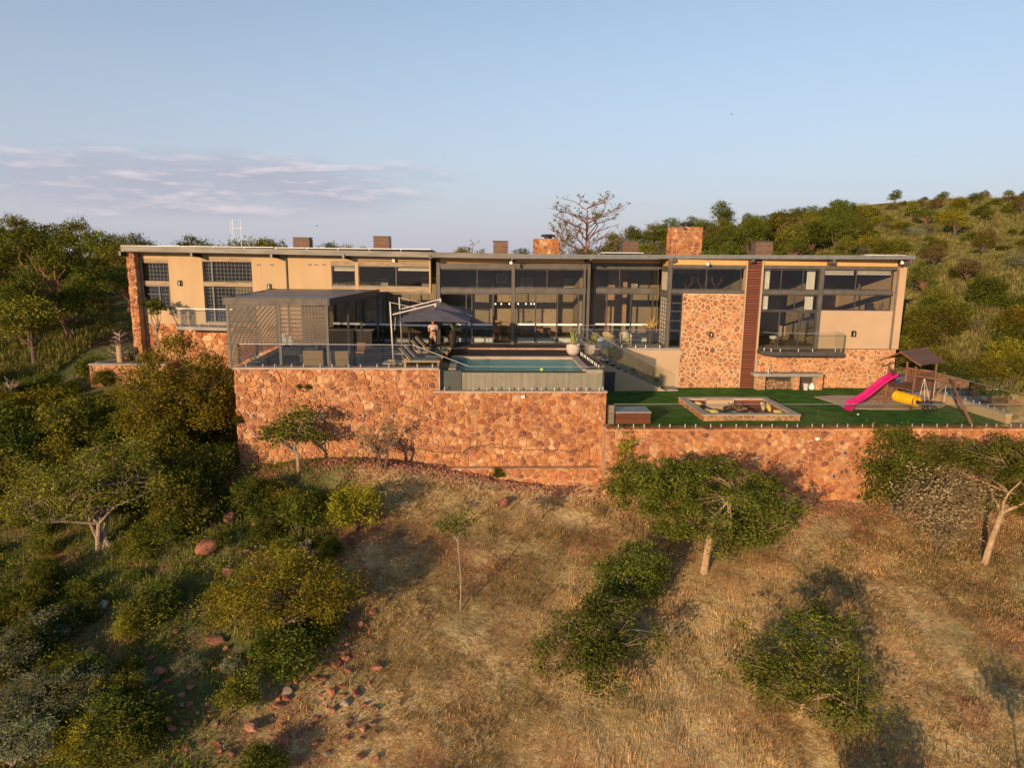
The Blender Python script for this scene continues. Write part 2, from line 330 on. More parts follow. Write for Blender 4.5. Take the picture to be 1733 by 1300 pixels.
CP = [ # x, y, z
 (-11.8, 34, -5.0), (-6, 34, -4.9), (-1.9, 34, -5.1), (2.5, 33.6, -5.7), (6.6, 33.4, -5.9), (12, 32.9, -6.15), (18, 32.9, -6.3), (28, 32.9, -6.4), (40, 33, -6.0),
 (-11.8, 46, -1.9), (-22, 45, -2.3), (-26, 46, -2.7), (-18, 40, -4.2), (-12, 28, -6.6), (-12, 22, -8.4), (-12, 16, -10.2), (-20, 30, -7.2), (-28, 36, -5.6),
 (-4, 28, -6.9), (4, 28, -7.4), (14, 28, -7.8), (24, 28, -7.7), (-4, 20, -9.3), (4, 20, -9.7), (14, 20, -10.0), (24, 20, -9.8), (0, 10, -12.4), (14, 8, -13), (-14, 6, -13.4), (26, 10, -12.4), (0, -5, -17), (30, -5, -16), (-30, -5, -18),
 (-30, 22, -9.2), (-42, 30, -8.5), (-40, 44, -4.0), (-34, 50, -2.2), (-38, 60, -.4), (-50, 75, 2.4), (-30, 62, .3), (-70, 95, 4.6), (-36, 85, 2.2), (-60, 55, -1.5), (-90, 60, 0), (-80, 30, -8),
 (-20, 58, .0), (0, 55, -.8), (20, 55, -.6), (0, 75, -1.6), (-14, 80, -1.0), (14, 70, -.6), (0, 110, -7), (-20, 130, -6),
 (30, 44, -2.6), (31, 38, -3.0), (33, 34, -5.0), (36, 40, -1.6), (38, 48, .6), (30, 50, -1.0), (32, 56, 1.0), (44, 44, 1.2), (50, 60, 6.2), (44, 56, 3.2), (60, 48, 5.0),
 (40, 74, 5.0), (56, 84, 8.6), (72, 100, 13.0), (90, 110, 15.3), (64, 118, 14.0), (44, 96, 8.8), (26, 82, 4.2), (30, 106, 7.4), (16, 96, 4.0), (100, 80, 13.5), (80, 60, 9), (90, 140, 14), (50, 140, 10), (120, 120, 16), (70, 30, 0), (110, 40, 6), (55, 70, 6.2)]
_P = np.array(CP); _x = _P[:, :2]; _n = len(CP)
_r = np.linalg.norm(_x[:, None]-_x[None], axis=2); _K = _r**2*np.log(_r+1e-9)*.001
_A = np.zeros((_n+3, _n+3)); _A[:_n, :_n] = _K + np.eye(_n)*.004; _A[:_n, _n] = 1; _A[:_n, _n+1:] = _x; _A[_n, :_n] = 1; _A[_n+1:, :_n] = _x.T
_w = np.linalg.solve(_A, np.concatenate([_P[:, 2], np.zeros(3)]))
def _tps(x, y):
    out = np.zeros(len(x))
    for i in range(0, len(x), 20000):
        q = np.stack([x[i:i+20000], y[i:i+20000]], 1); r = np.linalg.norm(q[:, None]-_x[None], axis=2)
        out[i:i+20000] = (r**2*np.log(r+1e-9)*.001)@_w[:_n]+_w[_n]+q@_w[_n+1:]
    return out
def sstep(x, a, b):
    t = np.clip((x-a)/(b-a), 0, 1); return t*t*(3-2*t)
def terr(x, y):
    x = np.atleast_1d(np.asarray(x, float)); y = np.atleast_1d(np.asarray(y, float))
    z = _tps(np.clip(x, -110, 130), np.clip(y, -20, 150))
    z = z+fbm(x*.16, y*.16, 3)*1.3*sstep(np.abs(y-40)+np.abs(x)*.2, 10, 40)+fbm(x*.7, y*.7, 9)*.30+fbm(x*1.7, y*1.7, 5, 3)*.16
    mound = np.exp(-((x+5.0)/5.5)**2-((y-33.2)/1.3)**2)*.75; z = z+mound
    r = np.hypot(x-10, y-50); z = z*(1-sstep(r, 140, 420))+sstep(r, 140, 420)*(-70)
    lawn = (x > 6.4) & (x < 27.0) & (y > 33.05) & (y < 44.2); z = np.where(lawn, np.minimum(z, -3.2), z)
    terrace = (x > -12) & (x < 6.6) & (y > 34.2) & (y < 47); z = np.where(terrace, np.minimum(z, -2.5), z)
    hs = (x > -27.5) & (x < 27.2) & (y > 43.6+np.maximum(0, -2.9-x)*.18) & (y < 58); z = np.where(hs, np.minimum(z, -1.3-2*sstep(x, 4, 8)), z)
    return z
def tz(x, y): return float(terr(x, y)[0])
def axis(lo, hi, parts):
    o = []
    for a, b, st in parts: o += list(np.arange(a, b, st))
    return np.array([lo]+o+[hi])
gx = axis(-3000, 3000, [(-1500, -200, 260), (-200, -50, 8), (-50, -28, 1.0), (-28, 30, .36), (30, 60, .9), (60, 140, 3), (140, 400, 40), (400, 1500, 260)])
gy = axis(-400, 4500, [(-200, -10, 40), (-10, 14, 1.5), (14, 46, .36), (46, 70, .9), (70, 150, 2.2), (150, 500, 40), (500, 3000, 300)])
GX, GY = np.meshgrid(gx, gy); V = np.stack([GX.ravel(), GY.ravel(), terr(GX.ravel(), GY.ravel())], 1)
i = np.arange(len(gy)-1)[:, None]*len(gx)+np.arange(len(gx)-1)[None]; F = np.stack([i, i+1, i+1+len(gx), i+len(gx)], -1).reshape(-1, 4)
def greenness(x, y):
    """0 dry straw, 1 green growth, as the ground itself is covered"""
    g = 1-sstep(x+fbm(x*.25, y*.25, 21)*7+(33-y)*.12, -7.0, -2.0)
    back = sstep(y, 43, 47); g = np.maximum(g, back*.8)
    return np.clip(g+fbm(x*.5, y*.5, 31)*.35, 0, 1)
def ground_mat():
    m, nt, N, L, P = nodes('hillside_soil'); P.inputs['Roughness'].default_value = 1; P.inputs['Specular IOR Level'].default_value = .1
    tc = N.new('ShaderNodeTexCoord'); at = N.new('ShaderNodeAttribute'); at.attribute_name = 'green'
    def noise(s, d=6):
        n = N.new('ShaderNodeTexNoise'); n.inputs['Scale'].default_value = s; n.inputs['Detail'].default_value = d; n.inputs['Roughness'].default_value = .65; L.new(tc.outputs['Object'], n.inputs['Vector']); return n.outputs['Fac']
    def ramp(f, st):
        r = N.new('ShaderNodeValToRGB'); e = r.color_ramp.elements; e[0].position, e[0].color = st[0][0], (*st[0][1], 1); e[1].position, e[1].color = st[-1][0], (*st[-1][1], 1)
        for p, c in st[1:-1]: k = e.new(p); k.color = (*c, 1)
        L.new(f, r.inputs[0]); return r.outputs[0]
    def mix(f, a, b):
        n = N.new('ShaderNodeMix'); n.data_type = 'RGBA'; L.new(f, n.inputs[0]); L.new(a, n.inputs[6]); L.new(b, n.inputs[7]); return n.outputs[2]
    straw = ramp(noise(3.2, 12), [(.28, (.26, .155, .065)), (.40, (.46, .31, .135)), (.52, (.62, .445, .21)), (.70, (.76, .58, .32))])
    soil = ramp(noise(1.6, 9), [(.3, (.20, .09, .05)), (.55, (.34, .16, .08)), (.75, (.44, .24, .13))])
    grn = ramp(noise(1.3, 9), [(.3, (.05, .06, .022)), (.5, (.11, .115, .036)), (.72, (.20, .185, .075))])
    patch = ramp(noise(.30, 7), [(.49, (0, 0, 0)), (.61, (1, 1, 1))]); tuft = ramp(noise(.55, 7), [(.47, (0, 0, 0)), (.62, (1, 1, 1))])
    big = N.new('ShaderNodeMapRange'); big.inputs['From Min'].default_value = .35; big.inputs['From Max'].default_value = .65; big.inputs['To Min'].default_value = .66; big.inputs['To Max'].default_value = 1.12; L.new(noise(.19, 6), big.inputs[0])
    hb = N.new('ShaderNodeHueSaturation'); L.new(straw, hb.inputs['Color']); L.new(big.outputs[0], hb.inputs['Value']); straw = hb.outputs[0]
    half = N.new('ShaderNodeMath'); half.operation = 'MULTIPLY'; half.inputs[1].default_value = .85; L.new(patch, half.inputs[0])
    a = mix(half.outputs[0], straw, soil); h2 = N.new('ShaderNodeMath'); h2.operation = 'MULTIPLY'; h2.inputs[1].default_value = .45; L.new(tuft, h2.inputs[0])
    a = mix(h2.outputs[0], a, grn); b = mix(patch, grn, soil); c = mix(at.outputs['Fac'], a, b); L.new(c, P.inputs['Base Color'])
    bp = N.new('ShaderNodeBump'); bp.inputs['Strength'].default_value = .9; bp.inputs['Distance'].default_value = .12; L.new(noise(7, 10), bp.inputs['Height']); L.new(bp.outputs[0], P.inputs['Normal'])
    return m
GROUND = ground_mat()
me = npmesh('ground', V, F, GROUND, True); a = me.attributes.new('green', 'FLOAT', 'POINT'); a.data.foreach_set('value', greenness(V[:, 0], V[:, 1]).astype(np.float32))
tag(link('ground', me), kind='structure')
def ground_hit(px, py, t0=12, t1=200):
    """where the sight line of a photo pixel meets the terrain"""
    d = ray(px, py); t = np.linspace(t0, t1, 700); x = d.x*t; y = d.y*t; z = ZC+d.z*t; h = terr(x, y); k = np.nonzero(z < h)[0]
    j = k[0] if len(k) else 699
    return Vector((x[j], y[j], h[j]))

# ------------------------------------------------------------------ rubble masonry: every stone its own polygon
def cells(w, h, size, rng, gap=.035, drop=.14, flat=1.15):
    sx, sy = size*flat, size/flat; nx, ny = int(w/sx)+3, int(h/sy)+3; pts = {}
    for i in range(-1, nx):
        for j in range(-1, ny):
            if rng.random() < drop: continue
            pts[(i, j)] = ((i+.5+(rng.random()-.5)*.9+(.5 if j % 2 else 0))*sx, (j+.5+(rng.random()-.5)*.85)*sy, rng.random()**1.5*size*.60)
    out = []
    for (i, j), p in pts.items():
        if not (-.4*size < p[0] < w+.4*size and -.4*size < p[1] < h+.4*size): continue
        poly = [(0, 0), (w, 0), (w, h), (0, h)]
        for di in (-2, -1, 0, 1, 2):
            for dj in (-2, -1, 0, 1, 2):
                q = pts.get((i+di, j+dj))
                if not q or q == p: continue
                nx_, ny_ = q[0]-p[0], q[1]-p[1]; l = math.hypot(nx_, ny_); nx_ /= l; ny_ /= l; g = gap*(.6+.8*rng.random())/2
                d = nx_*(p[0]+q[0])/2+ny_*(p[1]+q[1])/2-g+(p[2]-q[2])*.5; new = []
                for k in range(len(poly)):
                    a, b = poly[k], poly[(k+1) % len(poly)]; da = nx_*a[0]+ny_*a[1]-d; db = nx_*b[0]+ny_*b[1]-d
                    if da <= 0: new.append(a)
                    if da*db < 0: t = da/(da-db); new.append((a[0]+(b[0]-a[0])*t, a[1]+(b[1]-a[1])*t))
                poly = new
                if len(poly) < 3: break
            if len(poly) < 3: break
        if len(poly) < 3: continue
        ar = abs(sum(poly[k][0]*poly[(k+1) % len(poly)][1]-poly[(k+1) % len(poly)][0]*poly[k][1] for k in range(len(poly))))/2
        if ar < size*size*.06: continue
        pr = []                                           # knock the corners off
        for k in range(len(poly)):
            a, b, c = Vector(poly[k-1]), Vector(poly[k]), Vector(poly[(k+1) % len(poly)])
            t = .10+.14*rng.random(); u1 = b+(a-b)*t; u2 = b+(c-b)*t; pr += [u1, u2]
        pr = [u+Vector(((rng.random()-.5), (rng.random()-.5)))*size*.045 for u in pr]
        q = [pr[0]]
        for v in pr[1:]:
            if (v-q[-1]).length > size*.04: q.append(v)
        if len(q) >= 3: out.append((ar, q))
    return out
def masonry(parent, root, O, U, Vd, w, h, size, m, seed, maxobj=300, keep=None, proud=.045, gap=.035, flat=1.15, drop=.14):
    """stones on the plane O + u U + v Vd, standing proud along U x Vd"""
    rng = random.Random(seed); O, U, Vd = Vector(O), Vector(U).normalized(), Vector(Vd).normalized(); Nn = U.cross(Vd); off = root.location
    cs = [c for c in cells(w, h, size, rng, gap, drop, flat)]
    if keep: cs = [c for c in cs if keep(*(sum(c[1], Vector((0, 0)))/len(c[1])))]
    cs.sort(key=lambda c: -c[0]); rest = MB()
    for k, (ar, q) in enumerate(cs):
        c = sum(q, Vector((0, 0)))/len(q); pr = proud*(.55+.9*rng.random()); tx, ty = (rng.random()-.5)*.10, (rng.random()-.5)*.10; n = len(q); vs = []
        for ring, (sc, dd) in enumerate(((1, -.01), (.97, pr*.6), (.86, pr))):
            for p in q:
                r = c+(p-c)*sc; vs.append(O+U*r.x+Vd*r.y+Nn*(dd+(tx*(r.x-c.x)+ty*(r.y-c.y) if ring else 0)))
        fs = [(i, (i+1) % n, n+(i+1) % n, n+i) for i in range(n)]+[(n+i, n+(i+1) % n, 2*n+(i+1) % n, 2*n+i) for i in range(n)]+[tuple(2*n+i for i in range(n))]
        if k < maxobj:
            me = bpy.data.meshes.new('stone'); me.from_pydata([v-off for v in vs], [], fs); me.materials.append(m)
            o = bpy.data.objects.new('stone', me); COL.objects.link(o); o.parent = parent
        else: rest.add(vs, fs)
    if rest.v: rest.build('smaller_stones', m, parent, kind='stuff')

# ------------------------------------------------------------------ retaining walls below terrace, pool and lawn
YT, YP = 34.45, 34.2                                       # faces of the terrace wall and of the pool and lawn walls
YLW = 32.95
XL, XJ, XR = X_(396, 622.5, YT), X_(742, 622, YT), X_(1027, 663, YP)
ZT, ZPW, ZLW = Z_(500, 622.5, YT), Z_(880, 662.5, YP), Z_(1380, 724.5, YLW)
def above(zfun): return lambda u, v: zfun(u, v)
tw = thing('retaining_wall', 'tall rubble stone retaining wall under the louvred pergola, with two rows of drain pipes', 'wall', (XL, YT, -5))
MB().box(XL, XJ, YT+.05, YT+.55, -6.6, ZT-.08).build('wall_core', MORTAR, tw)
MB().box(XL, XL+.5, YT+.56, 47, -6.6, ZT-.08).build('wall_core', MORTAR, tw)
MB().box(XL-.04, XJ+.03, YT-.05, YT+.62, ZT-.08, ZT).build('coping', COPING, tw)
MB().box(XJ+.003, XJ+.07, YT-.02, YT+.55, ZPW, ZT-.08).build('end_plaster', COPING, tw)
masonry(tw, tw, (XL, YT+.05, -6.6), (1, 0, 0), (0, 0, 1), XJ-XL, ZT-.10+6.6, .255, STONE, 1, 300, lambda u, v: -6.6+v > tz(XL+u, YT-.1)-.3, gap=.036)
masonry(tw, tw, (XL, 47, -6.6), (0, -1, 0), (0, 0, 1), 12.5, ZT-.10+6.6, .42, STONE, 2, 0, lambda u, v: -6.6+v > tz(XL-.1, 47-u)-.3)
pw = thing('retaining_wall', 'rubble stone retaining wall under the pool, with a long crack across it and one small light', 'wall', (XJ, YP, -5))
XJ2 = X_(733, 700, YP)
MB().box(XJ2, XR, YP+.05, YP+.6, -7.0, ZPW-.07).build('wall_core', MORTAR, pw)
MB().box(XR-.5, XR, YP+.61, 43.0, -7.0, ZPW-.3).build('wall_core', PLASTER_P, pw)
MB().box(XJ2-.0, XR+.03, YP-.03, YP+.40, ZPW-.07, ZPW).build('coping', COPING, pw)
masonry(pw, pw, (XJ2, YP+.05, -7.0), (1, 0, 0), (0, 0, 1), XR-XJ2, ZPW-.08+7.0, .265, STONE, 3, 300, lambda u, v: -7+v > tz(XJ2+u, YP-.1)-.3, gap=.026)
zf = Z_(900, 793, YP-.4)
MB().box(XJ2-.1, XR-.2, YP-.42, YP+.04, -7.2, zf).build('footing', MORTAR, pw)
masonry(pw, pw, (XJ2-.1, YP-.42, -7.2), (1, 0, 0), (0, 0, 1), XR-XJ2-.1, zf+7.2-.03, .40, STONE, 4, 0, lambda u, v: -7.2+v > tz(XJ2+u, YP-.5)-.3, gap=.04)
crk = MB(); rg = random.Random(4); pts = []
for px, py in ((690, 760), (735, 767), (765, 765), (800, 756), (830, 753), (860, 757), (885, 762), (930, 761), (965, 763), (990, 753), (1012, 744)):
    for k in range(3): p = atY(px+k*9*(px < 1000), py+rg.uniform(-1.6, 1.6), YP-.03); pts.append(p)
crk.tube(pts, .010, 4).build('crack', BLACK, pw)
lw = thing('retaining_wall', 'long low rubble stone retaining wall under the green lawn, shaded by the wide acacia', 'wall', (XR, YLW, -5))
XQ = X_(1025, 750, YLW)
MB().box(XQ+.002, 36, YLW+.05, YP+.04, -8, ZLW-.09).build('wall_core', MORTAR, lw)
masonry(lw, lw, (XQ+.01, YLW+.05, -8), (1, 0, 0), (0, 0, 1), 36-XQ, ZLW-.10+8, .27, STONE, 5, 300, lambda u, v: -8+v > tz(XQ+u, YLW-.1)-.3, gap=.03)
# slabs of the broad top course
rg = random.Random(8); x = XQ+.02
cop = MB().box(XQ+.002, 36, YLW-.16, YLW+.42, ZLW-.09, ZLW-.02).build('coping', MORTAR2, lw)
while x < 36:
    wd = rg.uniform(.35, .75); MB().box(x, min(x+wd-.03, 36), YLW-.18, YLW+.40, ZLW-.07, ZLW+.0+rg.uniform(-.012, .01)).build('slab', STONE2, cop); x += wd
# drain pipes and wall lights
def pipes(par, L_, Y):
    for px, py, r in L_:
        p = atY(px, py, Y); MB().lathe((0, 0, 0), [(r*.6, -.02), (r, -.02), (r, .10), (r*.6, .10)], 10, cap=False).v
        b = MB(); b.tube([(p.x, Y-.14, p.z), (p.x, Y+.04, p.z)], [r, r], 10); b.build('drain_pipe', WHITE if r < .06 else COPING, par)
        MB().tube([(p.x, Y-.146, p.z), (p.x, Y-.141, p.z)], [r*.72]*2, 10).build('pipe_mouth', BLACK, par)
pipes(tw, [(427, 703, .055), (545, 704, .055), (615, 703, .055), (663, 703, .055), (724, 703, .055), (545, 750, .055), (610, 750, .055), (665, 750, .055), (731, 750, .055)], YT)
pipes(lw, [(1076, 752, .06), (1282, 776, .09), (1428, 766, .10), (1409, 805, .10)], YLW)
def wall_box_light(px, py, Y, lab):
    p = atY(px, py, Y); t = thing('wall_light', lab, 'light', (p.x, Y, p.z), group='small white lights on the retaining walls')
    MB().box(p.x-.09, p.x+.09, Y-.13, Y-.01, p.z-.06, p.z+.06).build('housing', WHITE, t, bevel=.01)
    MB().box(p.x-.07, p.x+.07, Y-.10, Y-.03, p.z-.068, p.z-.0605).build('lens', SS, t)
wall_box_light(885, 671, YP, 'small white box light just under the pool coping')
wall_box_light(1382, 742, YLW, 'small white box light on the wall below the lawn')
p = atY(1016, 708, YP); s = thing('wall_light', 'small round white light near the right corner of the pool wall', 'light', (p.x, YP, p.z), group='small white lights on the retaining walls')
MB().tube([(p.x, YP-.11, p.z), (p.x, YP, p.z)], [.05, .06], 10).build('housing', WHITE, s); MB().tube([(p.x, YP-.13, p.z), (p.x, YP-.112, p.z)], [.03, .04], 8).build('lens', SS, s)

# ------------------------------------------------------------------ terrace decks, lawn, pool
YD, PX0, PX1, PY0, PY1 = 42.55, -.98, 5.42, 35.05, 39.2       # veranda edge; pool water rectangle
ZW = -.16
tag(MB().box(XL+.5, PX0-.36, YT+.63, YD, -.6, -.06).build('terrace_paving', TILE), kind='structure')
tag(MB().box(PX0-.359, XR-.52, PY1+.37, YD, -.6, -.061).build('terrace_paving', TILE), kind='structure')
tag(MB().box(PX1+.37, XR-.10, PY0+.1, PY1+.369, -.6, -.0615).build('terrace_paving', TILE), kind='structure')
tag(MB().box(XL+.5, 6.9, YD+.001, 46, -.7, .0).build('veranda_floor', TILE), kind='structure')
rg = random.Random(3); x = -2.6
nose = thing('step_edge', 'pale stone nosing along the veranda step behind the pool', 'step', (0, YD, 0))
while x < 6.8: MB().box(x, x+.56, YD-.10, YD+.30, -.058, .012).build('tile', mat('nosing', (.44, .25, .17), (.52, .31, .21), vary=.2), nose); x += .57
MB().box(-.6, .95, YD-.62, YD-.42, -.062, -.045).build('drain_cover', BLACK, nose)
pool = thing('swimming_pool', 'blue infinity pool with pale stone coping on the terrace', 'pool', ((PX0+PX1)/2, 37, ZW))
MB().box(PX0-.36, PX0, PY0, PY1+.36, -.30, -.03).build('coping', COPING, pool); MB().box(PX1, PX1+.36, PY0, PY1+.36, -.30, -.03).build('coping', COPING, pool)
MB().box(PX0+.001, PX1-.001, PY1, PY1+.358, -.30, -.03).build('coping', COPING, pool)
POOLT = mat('pool_tiles', (.22, .50, .50), (.34, .66, .64), scale=9, rough=.5)
b = MB(); b.box(PX0+.002, PX1-.002, PY0+.0, PY1, -1.0, -.95); b.box(PX0-.05, PX0, PY0, PY1, -.949, -.301); b.box(PX1, PX1+.05, PY0, PY1, -.949, -.301); b.box(PX0+.002, PX1-.002, PY1, PY1+.05, -.949, -.301)
b.build('basin', POOLT, pool)
MB().box(.9, 2.2, PY0+.4, PY1-.9, -.949, -.93).build('deep_patch', mat('deep_tiles', (.05, .22, .27), (.08, .28, .33)), pool)
m, nt, N_, L_, P_ = nodes('pool_water'); N_.remove(P_); MATS['pool_water'] = m
tr = N_.new('ShaderNodeBsdfTransparent'); tr.inputs[0].default_value = (.62, .90, .88, 1); gl = N_.new('ShaderNodeBsdfGlossy'); gl.inputs['Roughness'].default_value = .04
fr = N_.new('ShaderNodeFresnel'); fr.inputs[0].default_value = 1.33; mxs = N_.new('ShaderNodeMixShader'); dfu = N_.new('ShaderNodeBsdfDiffuse'); dfu.inputs[0].default_value = (.13, .42, .44, 1); mxd = N_.new('ShaderNodeMixShader'); mxd.inputs[0].default_value = .62; L_.new(tr.outputs[0], mxd.inputs[1]); L_.new(dfu.outputs[0], mxd.inputs[2]); frm = N_.new('ShaderNodeMath'); frm.operation = 'MULTIPLY'; frm.inputs[1].default_value = .55; L_.new(fr.outputs[0], frm.inputs[0]); L_.new(frm.outputs[0], mxs.inputs[0]); L_.new(mxd.outputs[0], mxs.inputs[1]); L_.new(gl.outputs[0], mxs.inputs[2]); L_.new(mxs.outputs[0], N_['Material Output'].inputs[0])
tcn = N_.new('ShaderNodeTexCoord'); mpn = N_.new('ShaderNodeMapping'); mpn.inputs['Scale'].default_value = (1, 1.6, 1); L_.new(tcn.outputs['Object'], mpn.inputs[0])
nn = N_.new('ShaderNodeTexNoise'); nn.inputs['Scale'].default_value = 2.2; nn.inputs['Detail'].default_value = 4; L_.new(mpn.outputs[0], nn.inputs['Vector']); bp = N_.new('ShaderNodeBump'); bp.inputs['Strength'].default_value = .5; bp.inputs['Distance'].default_value = .12
L_.new(nn.outputs['Fac'], bp.inputs['Height']); L_.new(bp.outputs[0], gl.inputs['Normal']); L_.new(bp.outputs[0], fr.inputs['Normal'])
nx = 90; ny = 60; GX, GY = np.meshgrid(np.linspace(PX0, PX1, nx), np.linspace(PY0+.0, PY1, ny)); zz = ZW+fbm(GX*2.0, GY*3.2, 77, 3)*.035
V = np.stack([GX.ravel(), GY.ravel(), zz.ravel()], 1)-np.array(pool.location); i = np.arange(ny-1)[:, None]*nx+np.arange(nx-1)[None]
link('water', npmesh('water', V, np.stack([i, i+1, i+1+nx, i+nx], -1).reshape(-1, 4), m, True), pool)
WEIR = mat('weir_wall', (.22, .185, .145), (.34, .295, .24), scale=1.2, rough=.5, stretch=(4.5, 4.5, .25), bump=.1, lo=.3, hi=.7)
XW0, XW1 = X_(781, 645, PY0-.3), XR-.14
MB().box(XW0, XW1, PY0-.28, PY0, -1.6, ZW-.02).build('weir_wall', WEIR, pool)
MB().box(XW0+.02, PX1+.1, PY0-.30, PY0-.02, ZW-.018, ZW+.018).build('weir_edge', BLACK, pool)
MB().box(PX1+.12, XW1, PY0-.28, PY0+.1, ZW-.02, -.03).build('coping', COPING, pool)
MB().box(XJ+.02, XW0-.01, PY0-.34, PY0+.4, -1.6, -.09).build('plinth', mat('shaded_plaster', (.06, .07, .07), (.085, .095, .09)), pool)  # shade left of the weir is put into the plinth's near-black colour
MB().box(XJ+.02, XR-.1, YP+.41, PY0+.3, -1.7, -1.22).build('trough', mat('trough_blue', (.055, .075, .115), (.08, .10, .15), rough=.4), pool)
MB().box(XW0+.1, XR-.9, PY0-.55, PY0-.3, -1.219, -1.16).build('trough_step', WHITE, pool)
s = solo('pool_ball', MB().lathe((3.35, PY0+.25, ZW-.02), [(.01, 0), (.07, .02), (.10, .09), (.07, .16), (.01, .18)], 12), mat('lime', (.45, .60, .08)), 'lime green ball floating at the near edge of the pool', 'ball', (3.35, PY0+.25, ZW), smooth=True)
for k, (px, py, ln) in enumerate(((970, 658, .5), (750, 657, .35), (868, 659, .55))):
    p = atz(px, py, -1.15); t = thing('pool_tool', ['blue cloth bundle lying in the pool trough', 'pale short pool fitting at the left end of the pool trough', 'pale pool fitting in the middle of the pool trough'][k], 'pool gear', (p.x, p.y, -1.16))
    b = MB(); b.obox(p+Vector((0, 0, .04)), (ln/2, .02, 0), (0, .07, 0), (0, 0, .035)); b.build('body', mat('blue_cloth', (.03, .09, .35)) if k == 0 else WHITE, t, bevel=.02)
    b = MB(); b.tube([p+Vector((-ln*.6, .03, .03)), p+Vector((-ln*.2, -.06, .09)), p+Vector((ln*.4, .0, .09))], .02, 5); b.build('hose', SS, t)
# lawn
nlx, nly = 160, 100; lx, ly = np.meshgrid(np.linspace(XR+.002-.0, 26.7, nlx), np.linspace(YLW+.25, 45.4, nly)); lz = -2.5+fbm(lx*.5, ly*.5, 41)*.05
V = np.stack([lx.ravel(), ly.ravel(), lz.ravel()], 1); i = np.arange(nly-1)[:, None]*nlx+np.arange(nlx-1)[None]; F = np.stack([i, i+1, i+1+nlx, i+nlx], -1).reshape(-1, 4)
fy0 = 34.15; fx0 = X_(1190, 702, fy0); fx1 = X_(1355, 702, fy0); cx_ = V[F].mean(1); F = F[~((cx_[:, 0] > fx0+.12) & (cx_[:, 0] < fx1-.12) & (cx_[:, 1] > fy0+.12) & (cx_[:, 1] < 38.4))]
tag(link('lawn', npmesh('lawn', V, F, LAWN, True)), kind='structure')
sp_ = [(20.0, 40.1), (21.5, 40.5), (24.4, 40.4), (26.2, 39.6), (26.3, 37.6), (25.4, 37.0), (23.6, 36.7), (21.6, 36.75), (20.3, 37.0), (20.3, 38.6)]
tag(MB().prism([(x, y, -2.55) for x, y in sp_], (0, 0, .085)).build('sand_patch', SAND), kind='structure')
tag(MB().prism([(26.3, 39.2, -2.6), (29.5, 39.2, -2.6), (31.5, 46, -2.2), (26.6, 46, -2.2)], (0, 0, .14)).build('paved_path', GREYM), kind='structure')
for k in range(4): tag(MB().box(27+k*.35, 30, 39.3+k*.9, 40.2+k*.9, -2.5, -2.30+k*.16).build('path_step', GREYM), kind='structure')
# ------------------------------------------------------------------ the house
class PL:
    """an upright facade plane; u runs to the right, d outwards"""
    def __init__(s, O, ang=0): s.O = Vector((O[0], O[1], 0)); s.u = Vector((math.cos(ang), math.sin(ang), 0)); s.n = Vector((s.u.y, -s.u.x, 0))
    def at(s, u, z, d=0): return s.O+s.u*u+s.n*d+Vector((0, 0, z))
    def hit(s, px, py):
        r = ray(px, py); t = s.n.dot(s.O)/s.n.dot(r); p = r*t; p.z += ZC; return (p-s.O).dot(s.u), p.z
    def rect(s, a, b, c, e):
        my, mx_ = (b+e)/2, (a+c)/2; return s.hit(a, my)[0], s.hit(c, my)[0], s.hit(mx_, e)[1], s.hit(mx_, b)[1]
    def box(s, mb, u0, u1, z0, z1, d0, d1):
        return mb.obox(s.at((u0+u1)/2, (z0+z1)/2, (d0+d1)/2), s.u*(u1-u0)/2, s.n*(d1-d0)/2, (0, 0, (z1-z0)/2))
A0 = atY(729, 500, 44.05); ANG = math.radians(-9)
LWP = PL((A0.x, 44.05), ANG); C1 = PL((A0.x, 44.4)); C2 = PL((C1.O.x, 45.15)); RB = PL((0, 43.1))
house = thing('house', 'long single pitched house of ochre plaster, stone and glass on top of the retaining walls', 'house', (0, 46, 0))
HO = house
def part(name, f, m, **k):
    b = MB(); f(b); return b.build(name, m, HO, **k)
def window(pl, u0, u1, z0, z1, us=(), zs=(), fr=.06, m=STEEL, d=-.06, gl=WINGL, name='window', bar=None, cells_=None):
    """frame with members at us (between u0,u1) and zs, one pane in each cell"""
    U = [u0]+list(us)+[u1]; Z = [z0]+list(zs)+[z1]; b = MB()
    for i, u in enumerate(U): hw = fr if 0 < i < len(U)-1 else fr*1.0; pl.box(b, max(u-hw/2, u0) if i else u0, (u+hw/2) if i < len(U)-1 else u1, z0, z1, d-.05, d+.05) if i < len(U)-1 or True else None
    for i, z in enumerate(Z):
        a, c = (z-fr/2, z+fr/2); a = max(a, z0); c = min(c, z1)
        if i == 0: c = z0+fr
        if i == len(Z)-1: a = z1-fr
        for j in range(len(U)-1): pl.box(b, U[j]+fr/2, U[j+1]-fr/2, a, c, d-.045, d+.045)
    w_ = b.build(name, m, HO)
    for i in range(len(U)-1):
        for j in range(len(Z)-1):
            if cells_ and (i, j) not in cells_: continue
            g = MB(); pl.box(g, U[i]+fr/2, U[i+1]-fr/2, Z[j]+fr/2, Z[j+1]-fr/2, d-.008, d+.008); g.build('pane', gl, w_)
            if bar:                                        # burglar bars on the inside
                h = MB(); nu = max(1, round((U[i+1]-U[i])/bar)); nz = max(1, round((Z[j+1]-Z[j])/bar))
                for k in range(1, nu): x = U[i]+(U[i+1]-U[i])*k/nu; pl.box(h, x-.012, x+.012, Z[j], Z[j+1], d-.13, d-.105)
                for k in range(1, nz): x = Z[j]+(Z[j+1]-Z[j])*k/nz; pl.box(h, U[i], U[i+1], x-.012, x+.012, d-.104, d-.08)
                h.build('burglar_bars', mat('bar_grey', (.20, .19, .17), (.25, .24, .21)), w_)
    return w_
def wallbox(pl, r, m, d0=-.30, d1=0, name='wall'):
    b = MB(); pl.box(b, *r, d0, d1); return b.build(name, m, HO)
